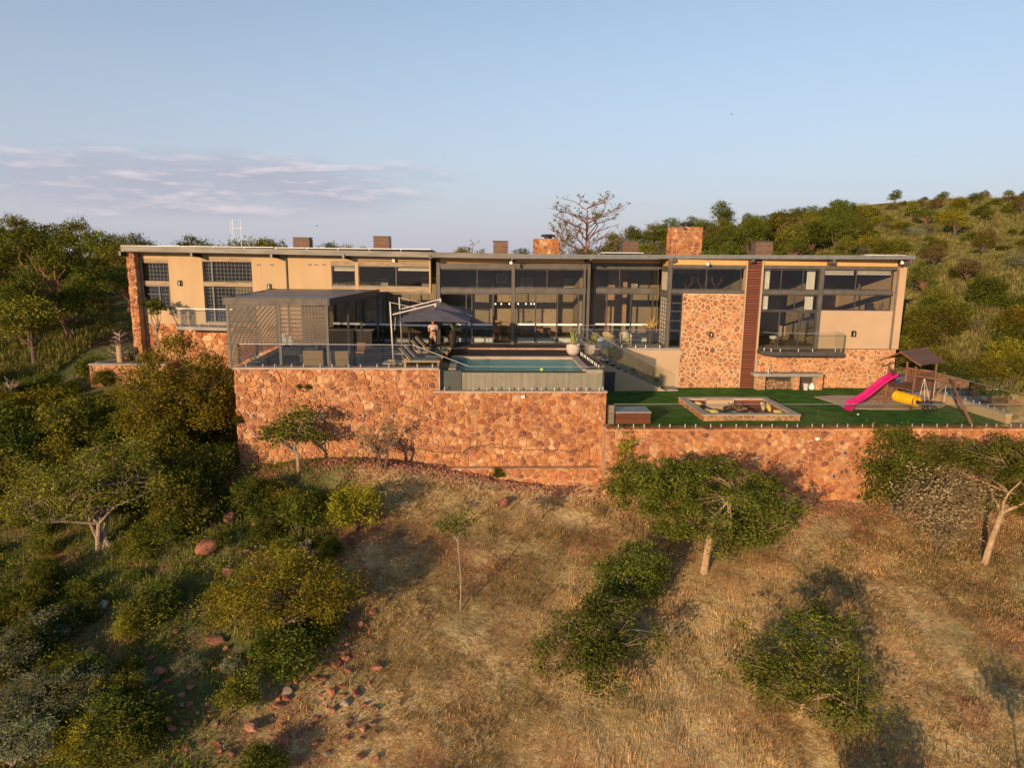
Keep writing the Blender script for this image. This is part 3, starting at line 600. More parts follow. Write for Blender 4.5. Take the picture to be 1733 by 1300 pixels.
def wall_holes(pl, u0, u1, z0, z1, holes, m, d0=-.30, d1=0, name='wall'):
    """one wall with rectangular openings (holes sorted by u, not overlapping in u)"""
    b = MB(); c = u0; holes = sorted(holes)
    for (a, e, lo, hi) in holes:
        if a > c+.001: pl.box(b, c, a, z0, z1, d0, d1)
        if lo > z0+.01: pl.box(b, a, e, z0, lo, d0, d1)
        if hi < z1-.01: pl.box(b, a, e, hi, z1, d0, d1)
        c = e
    if c < u1-.001: pl.box(b, c, u1, z0, z1, d0, d1)
    return b.build(name, m, HO)
ZR = 5.42                                                   # top of the front walls
# ---- left wing
LWPS = PL(LWP.O+LWP.n*.55, ANG); LWPR = PL(LWP.O+LWP.n*1.25, ANG); uE = LWPS.hit(220, 500)[0]; uP = LWPS.hit(233, 500)[0]; ZB = LWP.hit(300, 547)[1]
W1 = LWP.rect(239, 438, 287, 523); W2 = LWP.rect(345, 436, 428, 547); W3 = LWP.rect(561, 441, 601, 492); W4 = LWP.rect(606.5, 441, 729, 495)
low = LWP.rect(560, 496, 729, 583)
wall_holes(LWP, uP, W3[0], ZB, ZR, [W1, W2], PLASTER)
wall_holes(LWP, W3[0], 0, LWP.hit(640, 495)[1], ZR, [W3, (W4[0], W4[1]-.10, W4[2], W4[3])], PLASTER)
window(LWP, *W1, zs=[LWP.hit(262, 498)[1]-0, ], m=BRONZE, d=-.14, bar=.24)
window(LWP, W1[0]+.02, W1[1]-.02, W1[2]+.02, LWP.hit(262, 483)[1], us=[LWP.hit(271, 505)[0]], m=BRONZE, d=-.06, name='casement', cells_=[])
window(LWP, *W2, us=[LWP.hit(360, 500)[0]], zs=[LWP.hit(390, 482)[1]], m=BRONZE, d=-.14, bar=.24, fr=.10)
for W in (W1, W2):                                          # plaster coloured head and transom bands
    part('band', lambda b: LWP.box(b, W[0]+.01, W[1]-.01, W[3]-.26, W[3]-.002, -.10, -.01), TANFR)
    part('band', lambda b: LWP.box(b, W[0]+.01, W[1]-.01, LWP.hit(300, 483.5)[1], LWP.hit(300, 476)[1], -.08, -.01), TANFR)
for W, (y0, y1, y2, y3), us in ((W3, (441, 449.5, 484, 491), []), (W4, (442, 450.5, 485, 494), [670])):
    cx = 580 if W is W3 else 668
    part('band', lambda b: LWP.box(b, W[0]+.01, W[1]-.01, LWP.hit(cx, y1)[1], LWP.hit(cx, y0)[1], -.12, -.01), TANFR)
    part('band', lambda b: LWP.box(b, W[0]+.01, W[1]-.01, LWP.hit(cx, y3)[1], LWP.hit(cx, y2)[1], -.12, -.01), TANFR)
    window(LWP, W[0]+.02, W[1]-.02, LWP.hit(cx, y2)[1], LWP.hit(cx, y1)[1], us=[LWP.hit(x, 470)[0] for x in us], m=STEEL, fr=.05, d=-.10)
for a, c in ((563, 600), (671, 728)):                       # roller blinds half down
    r = LWP.rect(a, 450, c, 457); t = thing('roller_blind', ['white roller blind a little way down in the narrow upper window', 'white roller blind in the upper window above the grey umbrellas'][a > 600], 'blind', LWP.at(r[0], r[2], -.3), group='roller blinds in the upper windows')
    b = MB(); LWP.box(b, *r, -.24, -.22); b.build('fabric', mat('blind', (.42, .36, .29), (.46, .40, .33)), t); b = MB(); LWP.box(b, r[0], r[1], r[2]-.05, r[2], -.25, -.21); b.build('bottom_bar', WHITE, t)
# lower glazing behind the pergola
window(LWP, low[0], -.12, .02, low[3], us=[LWP.hit(x, 540)[0] for x in (602, 648, 692)], zs=[LWP.hit(650, 572)[1], LWP.hit(650, 549.5)[1]], fr=.07)
part('hand_rail', lambda b: LWP.box(b, low[0]+.1, -.2, LWP.hit(650, 551)[1], LWP.hit(650, 547.5)[1], -.02, .0), WHITE)
part('low_panel', lambda b: LWP.box(b, low[0]+.1, -.2, .09, LWP.hit(650, 572)[1]-.03, -.20, -.17), WHITE)
# base of stone, side pier, downpipe
BW = LWP.rect(229, 548, 560, 600); zb0 = -3.2
bp_ = part('stone_base', lambda b: LWP.box(b, uP+.002, low[0], zb0, ZB-.0, -.32, -.05), MORTAR)
masonry(bp_, house, LWP.at(uP, zb0, -.05), LWP.u, (0, 0, 1), low[0]-uP, ZB-zb0-.06, .36, STONE, 21, 300, lambda u, v: zb0+v > tz(*LWP.at(uP+u, 0, .1)[:2])-.4)
part('ledge', lambda b: LWP.box(b, uP+.02, W2[0]-.3, ZB-.05, ZB+.0, -.04, .03), COPING)
pr_ = part('stone_pier', lambda b: LWP.box(b, uE, uP, zb0, ZR+.05, -9, .55), MORTAR)
masonry(pr_, house, LWP.at(uE, zb0, .55), LWP.u, (0, 0, 1), uP-uE, ZR-zb0, .30, STONE, 22, 200, flat=1.0)
masonry(pr_, house, LWP.at(uE, zb0, -8.5), -LWP.n*-1, (0, 0, 1), 9.05, ZR-zb0, .45, STONE, 23, 0)
part('downpipe', lambda b: b.tube([LWP.at(uP+.09, ZB-2.2, .0), LWP.at(uP+.09, ZR, .06)], .05, 8), TANFR)
part('downpipe', lambda b: b.tube([LWP.at(LWP.hit(486, 465)[0], .2, .06), LWP.at(LWP.hit(486, 465)[0], ZR, .06)], .05, 8), BRONZE)
for px in (438, 460, 524, 535, 548):
    u, z = LWP.hit(px, 448); v_ = part('air_vent', lambda b: LWP.box(b, u-.13, u+.13, z-.07, z+.07, -.02, .02), COPING)
    b = MB()
    for k in (-1, 0, 1): LWP.box(b, u-.03+k*.08, u+.03+k*.08, z-.05, z+.05, .021, .024)
    b.build('slots', BLACK, v_)
def wall_lamp(pl, px, py, lab):
    u, z = pl.hit(px, py); t = thing('wall_lamp', lab, 'lamp', pl.at(u, z, 0), group='dark lantern lamps on the outer walls')
    b = MB(); pl.box(b, u-.13, u+.13, z-.19, z+.19, .0, .03); b.build('back_plate', BLACK, t)
    b = MB(); pl.box(b, u-.09, u+.09, z+.10, z+.14, .031, .20); pl.box(b, u-.09, u+.09, z-.15, z-.11, .031, .20); pl.box(b, u+.06, u+.09, z-.11, z+.10, .15, .19); pl.box(b, u-.09, u-.06, z-.11, z+.10, .15, .19); b.build('cage', BLACK, t)
    b = MB(); b.lathe(pl.at(u, z-.11, .10), [(.035, 0), (.045, .1), (.03, .2)], 8); b.build('lamp_glass', mat('frosted', (.55, .50, .42)), t)
wall_lamp(LWP, 305, 479, 'dark lantern lamp on the ochre wall left of the double windows')
wall_lamp(LWP, 456, 485, 'dark lantern lamp on the ochre wall right of the double windows')
wall_lamp(RB, 1203, 566, 'dark lantern lamp on the tall stone wall'); wall_lamp(RB, 1444, 565, 'dark lantern lamp on the buff wall at the right end')
# left balcony
u0, u1 = LWP.hit(318, 550)[0], LWP.hit(398, 550)[0]+.6
bal = part('balcony', lambda b: LWP.box(b, u0, u1, ZB-.26, ZB-.06, .001, 1.35), CONC)
b = MB(); LWP.box(b, u0+.05, u1, ZB-.02, ZB+1.05, 1.22, 1.236); b.build('glass_panel', FENGL, bal)
b = MB(); LWP.box(b, u0+.05, u0+.066, ZB-.02, ZB+1.05, .05, 1.2); b.build('glass_panel', FENGL, bal)
b = MB(); LWP.box(b, u0+.03, u1, ZB+1.052, ZB+1.08, 1.20, 1.25); LWP.box(b, u0+.04, u0+.08, ZB+1.052, ZB+1.08, .05, 1.199); b.build('top_rail', SS, bal)
for k in range(6): u = u0+.25+k*.62; b = MB(); b.tube([LWP.at(u, ZB-.06, 1.23), LWP.at(u, ZB+.12, 1.23)], .035, 8); b.build('spigot', SS, bal)
# ---- roof: one thin mono-pitch sheet falling to the back, bent where the wing turns
RO = 1.0; P0 = LWP.at(LWPR.hit(205, 420)[0], 0, RO+.25); P1 = LWP.at(.3, 0, RO); P2 = Vector((X_(1004, 432, 43.35), 43.35, 0)); P3 = Vector((X_(1549, 433, 42.0), 42.0, 0)); P2a = Vector((P2.x, 43.35, 0))
def zroof(p, front): return 5.70-(p.y-front)*.075
def sheet(name, pts, zt, th, m):
    b = MB(); b.prism([Vector((p.x, p.y, z-th)) for p, z in zip(pts, zt)], (0, 0, th)); return b.build(name, m, HO)
bk = 11.0
P1 = Vector((A0.x+.2, 43.2, 0)); P2 = Vector((X_(1115, 432, 43.0), 43.05, 0))
sheet('roof_sheet', [P0, P1, P1+Vector((0, bk, 0)), P0+LWP.n*-bk], [5.66, 5.60, 4.8, 4.9], .06, ROOFM)
sheet('roof_sheet', [P1+Vector((.002, 0, 0)), P2, P3, P3+Vector((0, bk+1, 0)), P1+Vector((.002, bk, 0))], [5.60, 5.66, 5.74, 4.75, 4.8], .06, ROOFM)
def fascia(a, b_, za, zb, h=.29):
    d = (b_-a).normalized(); n_ = Vector((d.y, -d.x, 0)); v = [a+n_*.06, b_+n_*.06, b_+n_*.002, a+n_*.002]; Z = [za, zb, zb, za]
    m_ = MB(); m_.add([Vector((p.x, p.y, z-h)) for p, z in zip(v, Z)]+[Vector((p.x, p.y, z+.02)) for p, z in zip(v, Z)], [(0, 3, 2, 1), (4, 5, 6, 7), (0, 1, 5, 4), (1, 2, 6, 5), (2, 3, 7, 6), (3, 0, 4, 7)]); return m_.build('fascia', FASCIA, HO)
ztop = lambda p, px, py: atY(px, py, p.y).z
PA = Vector((X_(872, 430, 43.13), 43.13, 0))
fascia(P0, P1, 5.84, 5.66, .30); fascia(P1, PA, 5.66, 5.63, .29); FASCIA_, FASCIA = FASCIA, mat('fascia_grey', (.13, .135, .14), (.17, .175, .18), rough=.5); fascia(PA+Vector((.004, 0, 0)), P2, 5.60, 5.66, .25); fascia(P2+Vector((.001, 0, 0)), P3, 5.66, 5.80, .22); FASCIA = FASCIA_
sheet('soffit', [P0, P1, C1.at(0, 0, 0), LWP.at(uE, 0, 0)], [5.52, 5.43, 5.40, 5.44], .02, SOFFIT)
sheet('soffit', [P1+Vector((.01, 0, 0)), P2, P3, Vector((P3.x, 43.3, 0)), Vector((P2.x, 45.3, 0)), Vector((P1.x, 45.3, 0))], [5.42, 5.47, 5.60, 5.46, 5.33, 5.33], .02, SOFFIT)
for px, Yf in ((222, None), (340, None), (472, None), (591, None), (729, 43.2), (866, 43.2), (998, 43.2), (1136, 42.9), (1264, 42.6), (1395, 42.4), (1516, 42.1)):  # rafter ends
    if Yf is None: u = LWP.hit(px, 440)[0]; a, c = LWP.at(u, 5.30, -.1), LWP.at(u, 5.38, RO+.08)
    else: x = X_(px, 440, 43.6); yb = 44.3 if px < 990 else 45.2 if px < 1100 else 43.2; a, c = Vector((x, yb, 5.26)), Vector((x, Yf-.1, 5.42))
    b = MB(); b.bar(a, c, .14, .26); b.build('rafter_end', BRONZE if px > 700 else BLACK, HO)
def flood(px, py, Y, lab):
    p = atY(px, py, Y); t = thing('flood_lamp', lab, 'lamp', p, group='white flood lamps under the roof edge')
    b = MB(); b.tube([p, p+Vector((-.06, -.18, -.10))], [.05, .10], 10); b.build('lamp_head', WHITE, t); b = MB(); b.tube([p, p+Vector((0, .05, .18))], .02, 6); b.build('bracket', BLACK, t)
flood(210, 427, 48.2, 'white flood lamp at the far left corner of the roof'); flood(229, 429, 48.0, 'white flood lamp just right of the stone pier top')
flood(1526, 442, 42.1, 'white flood lamp at the right end of the roof'); flood(668, 438, 44.3, 'small white lamp above the upper window with a blind'); flood(866, 442, 43.4, 'small white lamp under the roof above the open sliding door'); flood(1198, 444, 42.6, 'small white lamp above the antler window')
# ---- centre bays
def zc(y): return C1.hit(870, y)[1]
for PLx, a, c, tops, lows in ((C1, 742, 867, [807.5], [789, 798.5, 835]), (C1, 869, 990, [926], [906.5, 942.5, 978.5]), (C2, 1000, 1113, [1049], [1026, 1067, 1104])):
    ua, uc = PLx.hit(a, 520)[0], PLx.hit(c, 520)[0]; xm = (a+c)/2; Z = lambda y: PLx.hit(xm, y)[1]
    hole = (836, 866) if a == 742 else None
    window(PLx, ua+.12, uc-.02, Z(487.5), Z(455.5), us=[PLx.hit(x, 470)[0] for x in tops], fr=.055, d=-.12)
    cs = [(i, j) for i in range(len(lows)+1) for j in range(2) if not (a == 742 and i == 3)]
    window(PLx, ua+.12, uc-.02, .02, Z(496.5), us=[PLx.hit(x, 540)[0] for x in lows], zs=[Z(571)], fr=.07, d=-.12, cells_=cs, name='sliding_door')
    b = MB()
    xs = [a+6]+lows+[c]
    for k in range(len(xs)-1):
        if a == 742 and k == 3: continue
        u_, v_ = PLx.hit(xs[k], 550)[0]+.05, PLx.hit(xs[k+1], 550)[0]-.05
        g = MB(); PLx.box(g, u_, v_, Z(551), Z(547.8), -.05, -.03); g.build('hand_rail', WHITE, HO)
        g = MB(); PLx.box(g, u_, v_, .10, Z(571)-.04, -.30, -.27); g.build('low_panel', WHITE, HO)
    part('head_beam', lambda b: PLx.box(b, ua-.05, uc+.08, Z(455), Z(445.5), -.30, .02), BRONZE)
    part('transom_beam', lambda b: PLx.box(b, ua+.02, uc+.05, Z(496), Z(488), -.20, .00), BRONZE)
    part('gable_strip', lambda b: PLx.box(b, ua-.05, uc+.08, Z(445.2), ZR-.02, -.25, -.02), mat('orange_plaster', (.60, .33, .12), (.66, .37, .14)))
for PLx, px, wd in ((C1, 742, .22), (C1, 868, .20), (C1, 988, .13), (C1, 995, .16), (RB, 1131.5, .22)):
    u = PLx.hit(px, 520)[0]; part('post', lambda b: PLx.box(b, u-wd/2, u+wd/2, .0, ZR+.02 if PLx is C1 else ZR-.04, -.14, .06), BRONZE)
x_ = C1.hit(997, 520)[0]; part('side_wall', lambda b: b.box(C1.O.x+x_-.02, C1.O.x+x_+.04, 44.5, 45.2, 0, ZR-.1), STEEL)
# return wall between the recessed bay and the right block
xr0, xr1 = X_(1115, 540, 45.15), X_(1130, 540, 43.15); SP = PL((xr0+.0, 45.05), math.atan2(43.25-45.05, (xr1-.1)-xr0)); Ls = math.hypot(43.25-45.05, (xr1-.1)-xr0)
PANEL = mat('frosted_pane', (.60, .52, .38), (.66, .58, .43), rough=.3)
window(SP, .05, Ls, 3.42, 4.75, fr=.10, m=BRONZE, d=-.05, gl=PANEL); window(SP, .05, Ls, .12, 3.10, us=[Ls*.36, Ls*.68], zs=[.12+k*.25 for k in range(1, 12)], fr=.035, m=STEEL, d=-.05, gl=PANEL, name='gridded_window')
b = MB(); SP.box(b, 0, Ls+.05, 3.11, 3.41, -.12, .02); b.build('transom_beam', BRONZE, HO); b = MB(); SP.box(b, 0, Ls+.05, 4.76, 5.0, -.12, .02); b.build('head_beam', BRONZE, HO); b = MB(); SP.box(b, 0, Ls+.05, 5.001, ZR-.03, -.12, .0); b.build('gable_strip', MATS['orange_plaster'], HO)
# ---- right block
r = lambda *a: RB.rect(*a); Zr = lambda x, y: RB.hit(x, y)[1]; Ur = lambda x, y: RB.hit(x, y)[0]
uT0, uT1 = Ur(1153, 560), Ur(1255, 560); uL0, uL1 = Ur(1257.5, 560), Ur(1281, 560); uG0, uG1, uG2, uG3 = Ur(1284, 560), Ur(1384, 520), Ur(1389, 520), Ur(1512, 480)
part('head_beam', lambda b: RB.box(b, Ur(1132, 520)+.11, uT1+.05, Zr(1200, 454), Zr(1200, 448.5), -.25, .02), BRONZE)
part('gable_strip', lambda b: RB.box(b, Ur(1132, 520)-.1, uT1+.05, Zr(1200, 448.3), ZR+.04, -.25, -.0), MATS['orange_plaster'])
window(RB, Ur(1136, 470), Ur(1255, 470), Zr(1200, 490.5), Zr(1200, 454.5), us=[Ur(1196, 470)], fr=.055, d=-.10)
part('transom_beam', lambda b: RB.box(b, Ur(1134, 490), uT1+.02, Zr(1200, 496.5), Zr(1200, 490.8), -.2, .03), BRONZE)
window(RB, Ur(1134.5, 540), uT0-.03, .02, Zr(1143, 497), zs=[Zr(1143, y) for y in (513, 527, 543, 560)], fr=.07, d=-.10)
tower = part('stone_wall', lambda b: RB.box(b, uT0, uT1, -2.6, Zr(1200, 497), -.35, .02), MORTAR2)
masonry(tower, house, RB.at(uT0, -2.55, .02), (1, 0, 0), (0, 0, 1), uT1-uT0, Zr(1200, 497)+2.5, .27, STONE2, 31, 300, gap=.055, proud=.03, drop=.1)
part('column_edge', lambda b: RB.box(b, uT1+.003, uL0-.003, -2.6, ZR+.03, -.35, .10), PLASTER_P); part('column_edge', lambda b: RB.box(b, uL1+.003, uG0-.003, -2.6, ZR+.03, -.35, .10), PLASTER_P)
part('louvre_back', lambda b: RB.box(b, uL0, uL1, -2.6, ZR+.03, -.35, -.06), mat('deep_red', (.07, .022, .014)))
lv = bpy.data.meshes.new('slat'); b = MB(); RB.box(b, uL0+.02, uL1-.02, 0, .098, -.05, .06); nS = 50; hS = (ZR+2.5)/nS
lv = b.mesh('slat', WOODR, (0, 46, 0))
for k in range(nS): o = link('slat', lv, house, (0, 0, -2.5+k*hS))
# glazed part with balcony
part('head_beam', lambda b: RB.box(b, uG0, uG3+.15, Zr(1400, 455.5), Zr(1400, 450), -.25, .02), BRONZE)
part('gable_strip', lambda b: RB.box(b, uG0, uG3+.15, Zr(1400, 449.8), ZR+.05, -.25, -.0), MATS['orange_plaster'])
for a, c, mu, ml in ((uG0, uG1, [1323, 1360], [1346]), (uG2, uG3, [1450], [1448])):
    cx = 1335 if a == uG0 else 1450
    window(RB, a+.04, c-.02, Zr(cx, 491), Zr(cx, 456), us=[Ur(x, 470) for x in mu], fr=.05, d=-.10)
    window(RB, a+.04, c-.02, Zr(cx, 525.5), Zr(cx, 498.5), us=[Ur(x, 510) for x in ml], fr=.05, d=-.10)
    part('transom_beam', lambda b: RB.box(b, a+.001, c+.02, Zr(cx, 498.2), Zr(cx, 491.2), -.2, .02), BRONZE)
window(RB, uG0+.04, uG1-.02, .04, Zr(1335, 526), us=[Ur(1318, 560), Ur(1352, 560)], zs=[], fr=.08, d=-.10, name='sliding_door')
window(RB, Ur(1354, 560), uG1-.1, Zr(1365, 560), Zr(1365, 528), zs=[Zr(1365, 545)], fr=.06, d=-.02, name='casement', cells_=[])
part('post', lambda b: RB.box(b, uG1-.02, uG2+.02, .0, Zr(1386, 455.4), -.26, .05), BRONZE)
part('wall', lambda b: RB.box(b, uG2+.03, Ur(1510, 560), 0, Zr(1450, 526), -.3, .0), PLASTER_P)
part('wall', lambda b: RB.box(b, Ur(1515, 520), Ur(1526, 520)+.02, 0, ZR, -9, .10), PLASTER_P)
part('downpipe', lambda b: b.tube([RB.at(Ur(1512.5, 520), .0, .06), RB.at(Ur(1512.5, 520), 4.9, .06)], .045, 8), BRONZE)
uR = Ur(1524, 520)
sb = part('stone_base', lambda b: RB.box(b, uG0, uR, -2.6, -.04, -.4, .02), MORTAR2)
masonry(sb, house, RB.at(uG0, -2.55, .02), (1, 0, 0), (0, 0, 1), uR-uG0, 2.5, .27, STONE2, 32, 300, gap=.05, proud=.03, drop=.1)
part('side_wall', lambda b: b.box(uR-.3, uR-.001, 43.55, 53, -2.6, -.05), PLASTER_P)
bs = part('balcony', lambda b: b.prism([(uG0-.05, 43.07, -.30), (uG0-.05, 42.4, -.30), (uG0+.5, 41.8, -.30), (Ur(1411, 590), 41.8, -.30), (Ur(1411, 590), 43.07, -.30)], (0, 0, .26)), STEEL)
gp = [(uG0, 42.45), (uG0+.52, 41.86), ((uG0+Ur(1411, 590))/2, 41.86), (Ur(1411, 590)-.05, 41.86), (Ur(1411, 590)-.05, 43.0)]
for k in range(4):
    (xa, ya), (xb, yb) = gp[k], gp[k+1]; d = Vector((xb-xa, yb-ya, 0)); d.normalize(); a_ = Vector((xa, ya, .02))+d*.02; c_ = Vector((xb, yb, .02))-d*.02
    b = MB(); n_ = Vector((d.y, -d.x, 0))*.008; b.obox((a_+c_)/2+Vector((0, 0, .53)), (c_-a_)/2, n_, (0, 0, .53)); b.build('glass_panel', FENGL, bs)
    b = MB(); b.bar(a_+Vector((0, 0, 1.075)), c_+Vector((0, 0, 1.075)), .04, .025); b.build('top_rail', SS, bs)
    for t_ in (.2, .8): q = a_.lerp(c_, t_); b = MB(); b.tube([q+Vector((0, 0, -.06)), q+Vector((0, 0, .12))], .03, 8); b.build('spigot', SS, bs)
# beige retaining face under the recessed veranda
part('veranda_wall', lambda b: b.box(X_(1016, 620, 43.1), uT0-.003, 43.05, 43.4, -3.2, -.13), PLASTER_P)
part('veranda_slab', lambda b: b.box(6.91, uT0-.003, 43.0, 46, -.129, -.001), CONC)
# ---- chimneys and roof vents
def chimney(px0, px1, pyt, Y, dep):
    x0, x1 = X_(px0, 410, Y), X_(px1, 410, Y); zt = atY((px0+px1)/2, pyt, Y).z
    c = part('chimney', lambda b: b.box(x0, x1, Y, Y+dep, 4.5, zt), MORTAR)
    masonry(c, house, (x0, Y, 5), (1, 0, 0), (0, 0, 1), x1-x0, zt-5, .24, STONE, int(px0), 120, gap=.03); masonry(c, house, (x1, Y, 5), (0, 1, 0), (0, 0, 1), dep, zt-5, .24, STONE, int(px0)+1, 60, gap=.03); masonry(c, house, (x0, Y+dep, 5), (0, -1, 0), (0, 0, 1), dep, zt-5, .24, STONE, int(px0)+2, 0, gap=.03)
    b = MB(); xm = (x0+x1)/2; b.lathe((xm+.1, Y+dep/2, zt), [(.25, 0), (.25, .12), (.46, .14), (.48, .24), (.3, .30)], 14); b.build('cowl', BLACK, c)
chimney(906, 947, 404, 46.5, 1.3); chimney(1138, 1188, 384, 46.0, 1.3)
for px0, px1, pyt, Y in ((495, 531, 401, 49), (631, 666, 399, 47.5), (834, 866, 407, 47.5), (1054, 1088, 407, 48), (1279, 1316, 408, 48)):
    x0, x1 = X_(px0, 415, Y), X_(px1, 415, Y); zt = atY(px0, pyt, Y).z; wq = (x1-x0)*.72
    v_ = part('roof_vent', lambda b: b.box(x0+.06, x0+.06+wq, Y+.06, Y+1.0, 4.6, zt-.06), mat('vent_dark', (.10, .065, .05)))
    b = MB(); b.box(x0, x0+wq+.14, Y, Y+1.06, zt-.059, zt); b.build('cap', BRONZE, v_)
    sl = MB()
    for k in range(7):
        z = zt-.14-k*.115; g = MB(); g.box(x0+.03, x0+.09+wq, Y+.0, Y+.055, z-.09, z); g.box(x0+.091+wq, x0+.13+wq, Y+.02, Y+1.0, z-.09, z); g.build('slat', BRICKV, v_)
# solar panels lying almost flush on the roof
for k, (px0, px1, py, Yp) in enumerate(((214, 470, 416, None), (471, 733, 419, None), (1018, 1090, 427, 44.0), (1466, 1534, 431.5, 43.2))):
    lab = ['long row of solar panels along the left end of the roof', 'row of solar panels on the roof above the pergola', 'single solar panel on the roof beside the middle louvred vent', 'solar panel at the right end of the roof'][k]
    if Yp is None: ua, uc = LWP.hit(px0, 416)[0], LWP.hit(px1, 418)[0]; pa, pc = LWP.at(ua, 0, .6), LWP.at(uc, 0, .6)
    else: pa, pc = Vector((X_(px0, py, Yp), Yp, 0)), Vector((X_(px1, py, Yp), Yp, 0))
    d = (pc-pa); l = d.length; d.normalize(); bn = Vector((-d.y, d.x, 0)); zt = 5.89-k*.02 if Yp is None else 5.80+.05*(k == 3)
    t = thing('solar_panel', lab, 'solar panel', (pa.x, pa.y, 5.6), group='solar panels on the roof'); nP = max(1, round(l/2.0))
    for q in range(nP):
        a_ = pa+d*(l*q/nP+.01); b = MB(); b.prism([a_+Vector((0, 0, zt-.05)), a_+d*(l/nP-.02)+Vector((0, 0, zt-.05)), a_+d*(l/nP-.02)+bn*1.6+Vector((0, 0, zt-.19)), a_+bn*1.6+Vector((0, 0, zt-.19))], (0, 0, .04)); b.build('module', WHITE, t)
        b = MB(); b.bar(a_+d*.1+Vector((0, 0, 5.5)), a_+d*.1+Vector((0, 0, zt-.055)), .04, .04, (0, 1, 0)); b.build('foot', SS, t)
t = thing('antenna_mast', 'white antenna on a thin mast above the left end of the roof', 'antenna', atY(409, 415, 47.5)); p = t.location
b = MB(); b.tube([p+Vector((0, 0, -1)), p+Vector((0, 0, 1.7))], .014, 6); b.build('mast', WHITE, t); b = MB(); b.tube([p+Vector((-.55, 0, 1.05)), p+Vector((.12, 0, 1.1))], .012, 5); b.build('arm', WHITE, t)
b = MB(); b.tube([p+Vector((-.5, 0, .35)), p+Vector((-.5, 0, 1.65))], .018, 6); b.tube([p+Vector((-.62, 0, .45)), p+Vector((-.62, 0, 1.5))], .012, 5); b.build('aerial', WHITE, t)
# ---- interior shell
part('floor_inside', lambda b: b.prism([LWP.at(uP, -.35, -.31), (C1.O.x, 44.56, -.35), (uT1, 45.3, -.35), (uR-.31, 43.5, -.35), (uR-.31, 52, -.35), LWP.at(uP, -.35, -9)], (0, 0, .345)), INFLOOR)
b = MB(); b.prism([(C1.O.x+.1, 44.9, 3.0+1.9), (uR-.3, 43.7, 4.9), (uR-.3, 52, 4.5), (C1.O.x+.1, 52, 4.5)], (0, 0, .03)); 
part('back_wall', lambda b: b.box(C1.O.x-1, uR-.01, 50.2, 50.4, 0, 5.0), INWALL)
part('back_wall', lambda b: LWP.box(b, uP, .5, 0, 5.0, -6.5, -6.3), INWALL)
for px, y0, y1, m in ((561, 44, 50.1, INWALL), (738, 46.5, 50.1, INDARK), (990, 46.8, 50.1, INWALL), (1150, 46, 50.1, INDARK), (1262, 43.6, 50.1, INWALL), (1388, 45, 50.1, INWALL)):
    x = X_(px, 520, 45) ; y0 = max(y0, 44.6) if px > 700 and px < 1131 else y0+3 if px < 700 else y0
    part('partition', lambda b: b.box(x-.08, x+.08, y0, y1, .0, 4.85), m)
part('fireplace', lambda b: b.box(X_(1030, 500, 49), X_(1062, 500, 49), 49.2, 50.1, 0, 4.6), mat('warm_stone', (.36, .20, .10), (.46, .28, .14)))
# rear and roof side closing walls keep the rooms dark
part('rear_wall', lambda b: b.box(X_(1255, 500, 50), uR-.02, 50.41, 50.5, -2, 4.6), PLASTER_P)

# ------------------------------------------------------------------ pergola
pg = thing('pergola', 'charcoal flat roofed pergola with louvred screens at the left end of the terrace', 'pergola', (-9.7, 39, 0))
def pp(name, f, m): b = MB(); f(b); return b.build(name, m, pg)
xa, xb, ya, yb = -12.15, -7.17, 34.95, 43.85
pp('fascia_beam', lambda b: b.box(xa, xb, ya, ya+.08, 3.06, 3.42), mat('pergola_fascia', (.085, .070, .058), (.12, .10, .083))); pp('fascia_beam', lambda b: b.prism([(xb, ya, 3.05), (xb+.01, ya, 3.41), (xb+1.25, yb, 3.41), (xb+1.25, yb, 3.05)], (.08, 0, 0)), mat('blue_black', (.020, .026, .034), (.03, .036, .045), rough=.4))
pp('fascia_beam', lambda b: b.box(xa-.0, xa+.08, ya+.081, yb, 3.06, 3.42), STEEL)
for k in range(7):                                        # roof sheets, front to back
    y0 = ya+.09+k*(yb-ya-.1)/7; y1 = ya+.09+(k+1)*(yb-ya-.1)/7-.015; f0 = (y0-ya)/(yb-ya)*1.25; f1 = (y1-ya)/(yb-ya)*1.25
    pp('roof_sheet', lambda b: b.prism([(xa+.09, y0, 3.36), (xb+f0-.01, y0, 3.36), (xb+f1-.01, y1, 3.36), (xa+.09, y1, 3.36)], (0, 0, .03+.012*(k % 2))), mat('pergola_roof', (.10, .092, .098), (.15, .135, .14), rough=.45))
posts = [(-12.0, 35.05), (-9.55, 35.05), (-7.25, 35.05), (-12.0, 39.3), (-12.0, 43.6), (-6.75, 38.0), (-6.45, 40.4), (-5.95, 43.6)]
for x, y in posts: pp('post', lambda b: b.box(x-.06, x+.06, y-.06, y+.06, -.06 if y < 42.5 else .0, 3.05), BRONZE if y < 36 else STEEL)
SLT = mat('louvre_slat', (.13, .10, .075), (.18, .14, .105), rough=.5, vary=.06)
def slats(par, a, c, z0, z1, n, m=SLT, h=.046, t_=.03):
    a, c = Vector(a), Vector(c); d = (c-a).normalized(); nn_ = Vector((d.y, -d.x, 0)); b = MB(); b.obox((a+c)/2, (c-a)/2, nn_*t_/2, (0, 0, h/2)); me = b.mesh('slat', m, base_of(par).location)
    for k in range(n): link('slat', me, par, (0, 0, z0+(z1-z0)*k/(n-1)))
slats(pg, (-11.93, 35.02, 0), (-9.62, 35.02, 0), 1.30, 2.98, 19); slats(pg, (-9.48, 35.02, 0), (-7.32, 35.02, 0), 1.30, 2.98, 19)
slats(pg, (-12.0, 39.22, 0), (-12.0, 35.12, 0), 0.05, 3.0, 38); slats(pg, (-12.0, 43.5, 0), (-12.0, 39.4, 0), 0.05, 3.0, 38)
slats(pg, (-11.93, 35.02, 0), (-11.62, 35.02, 0), .05, 1.20, 14)
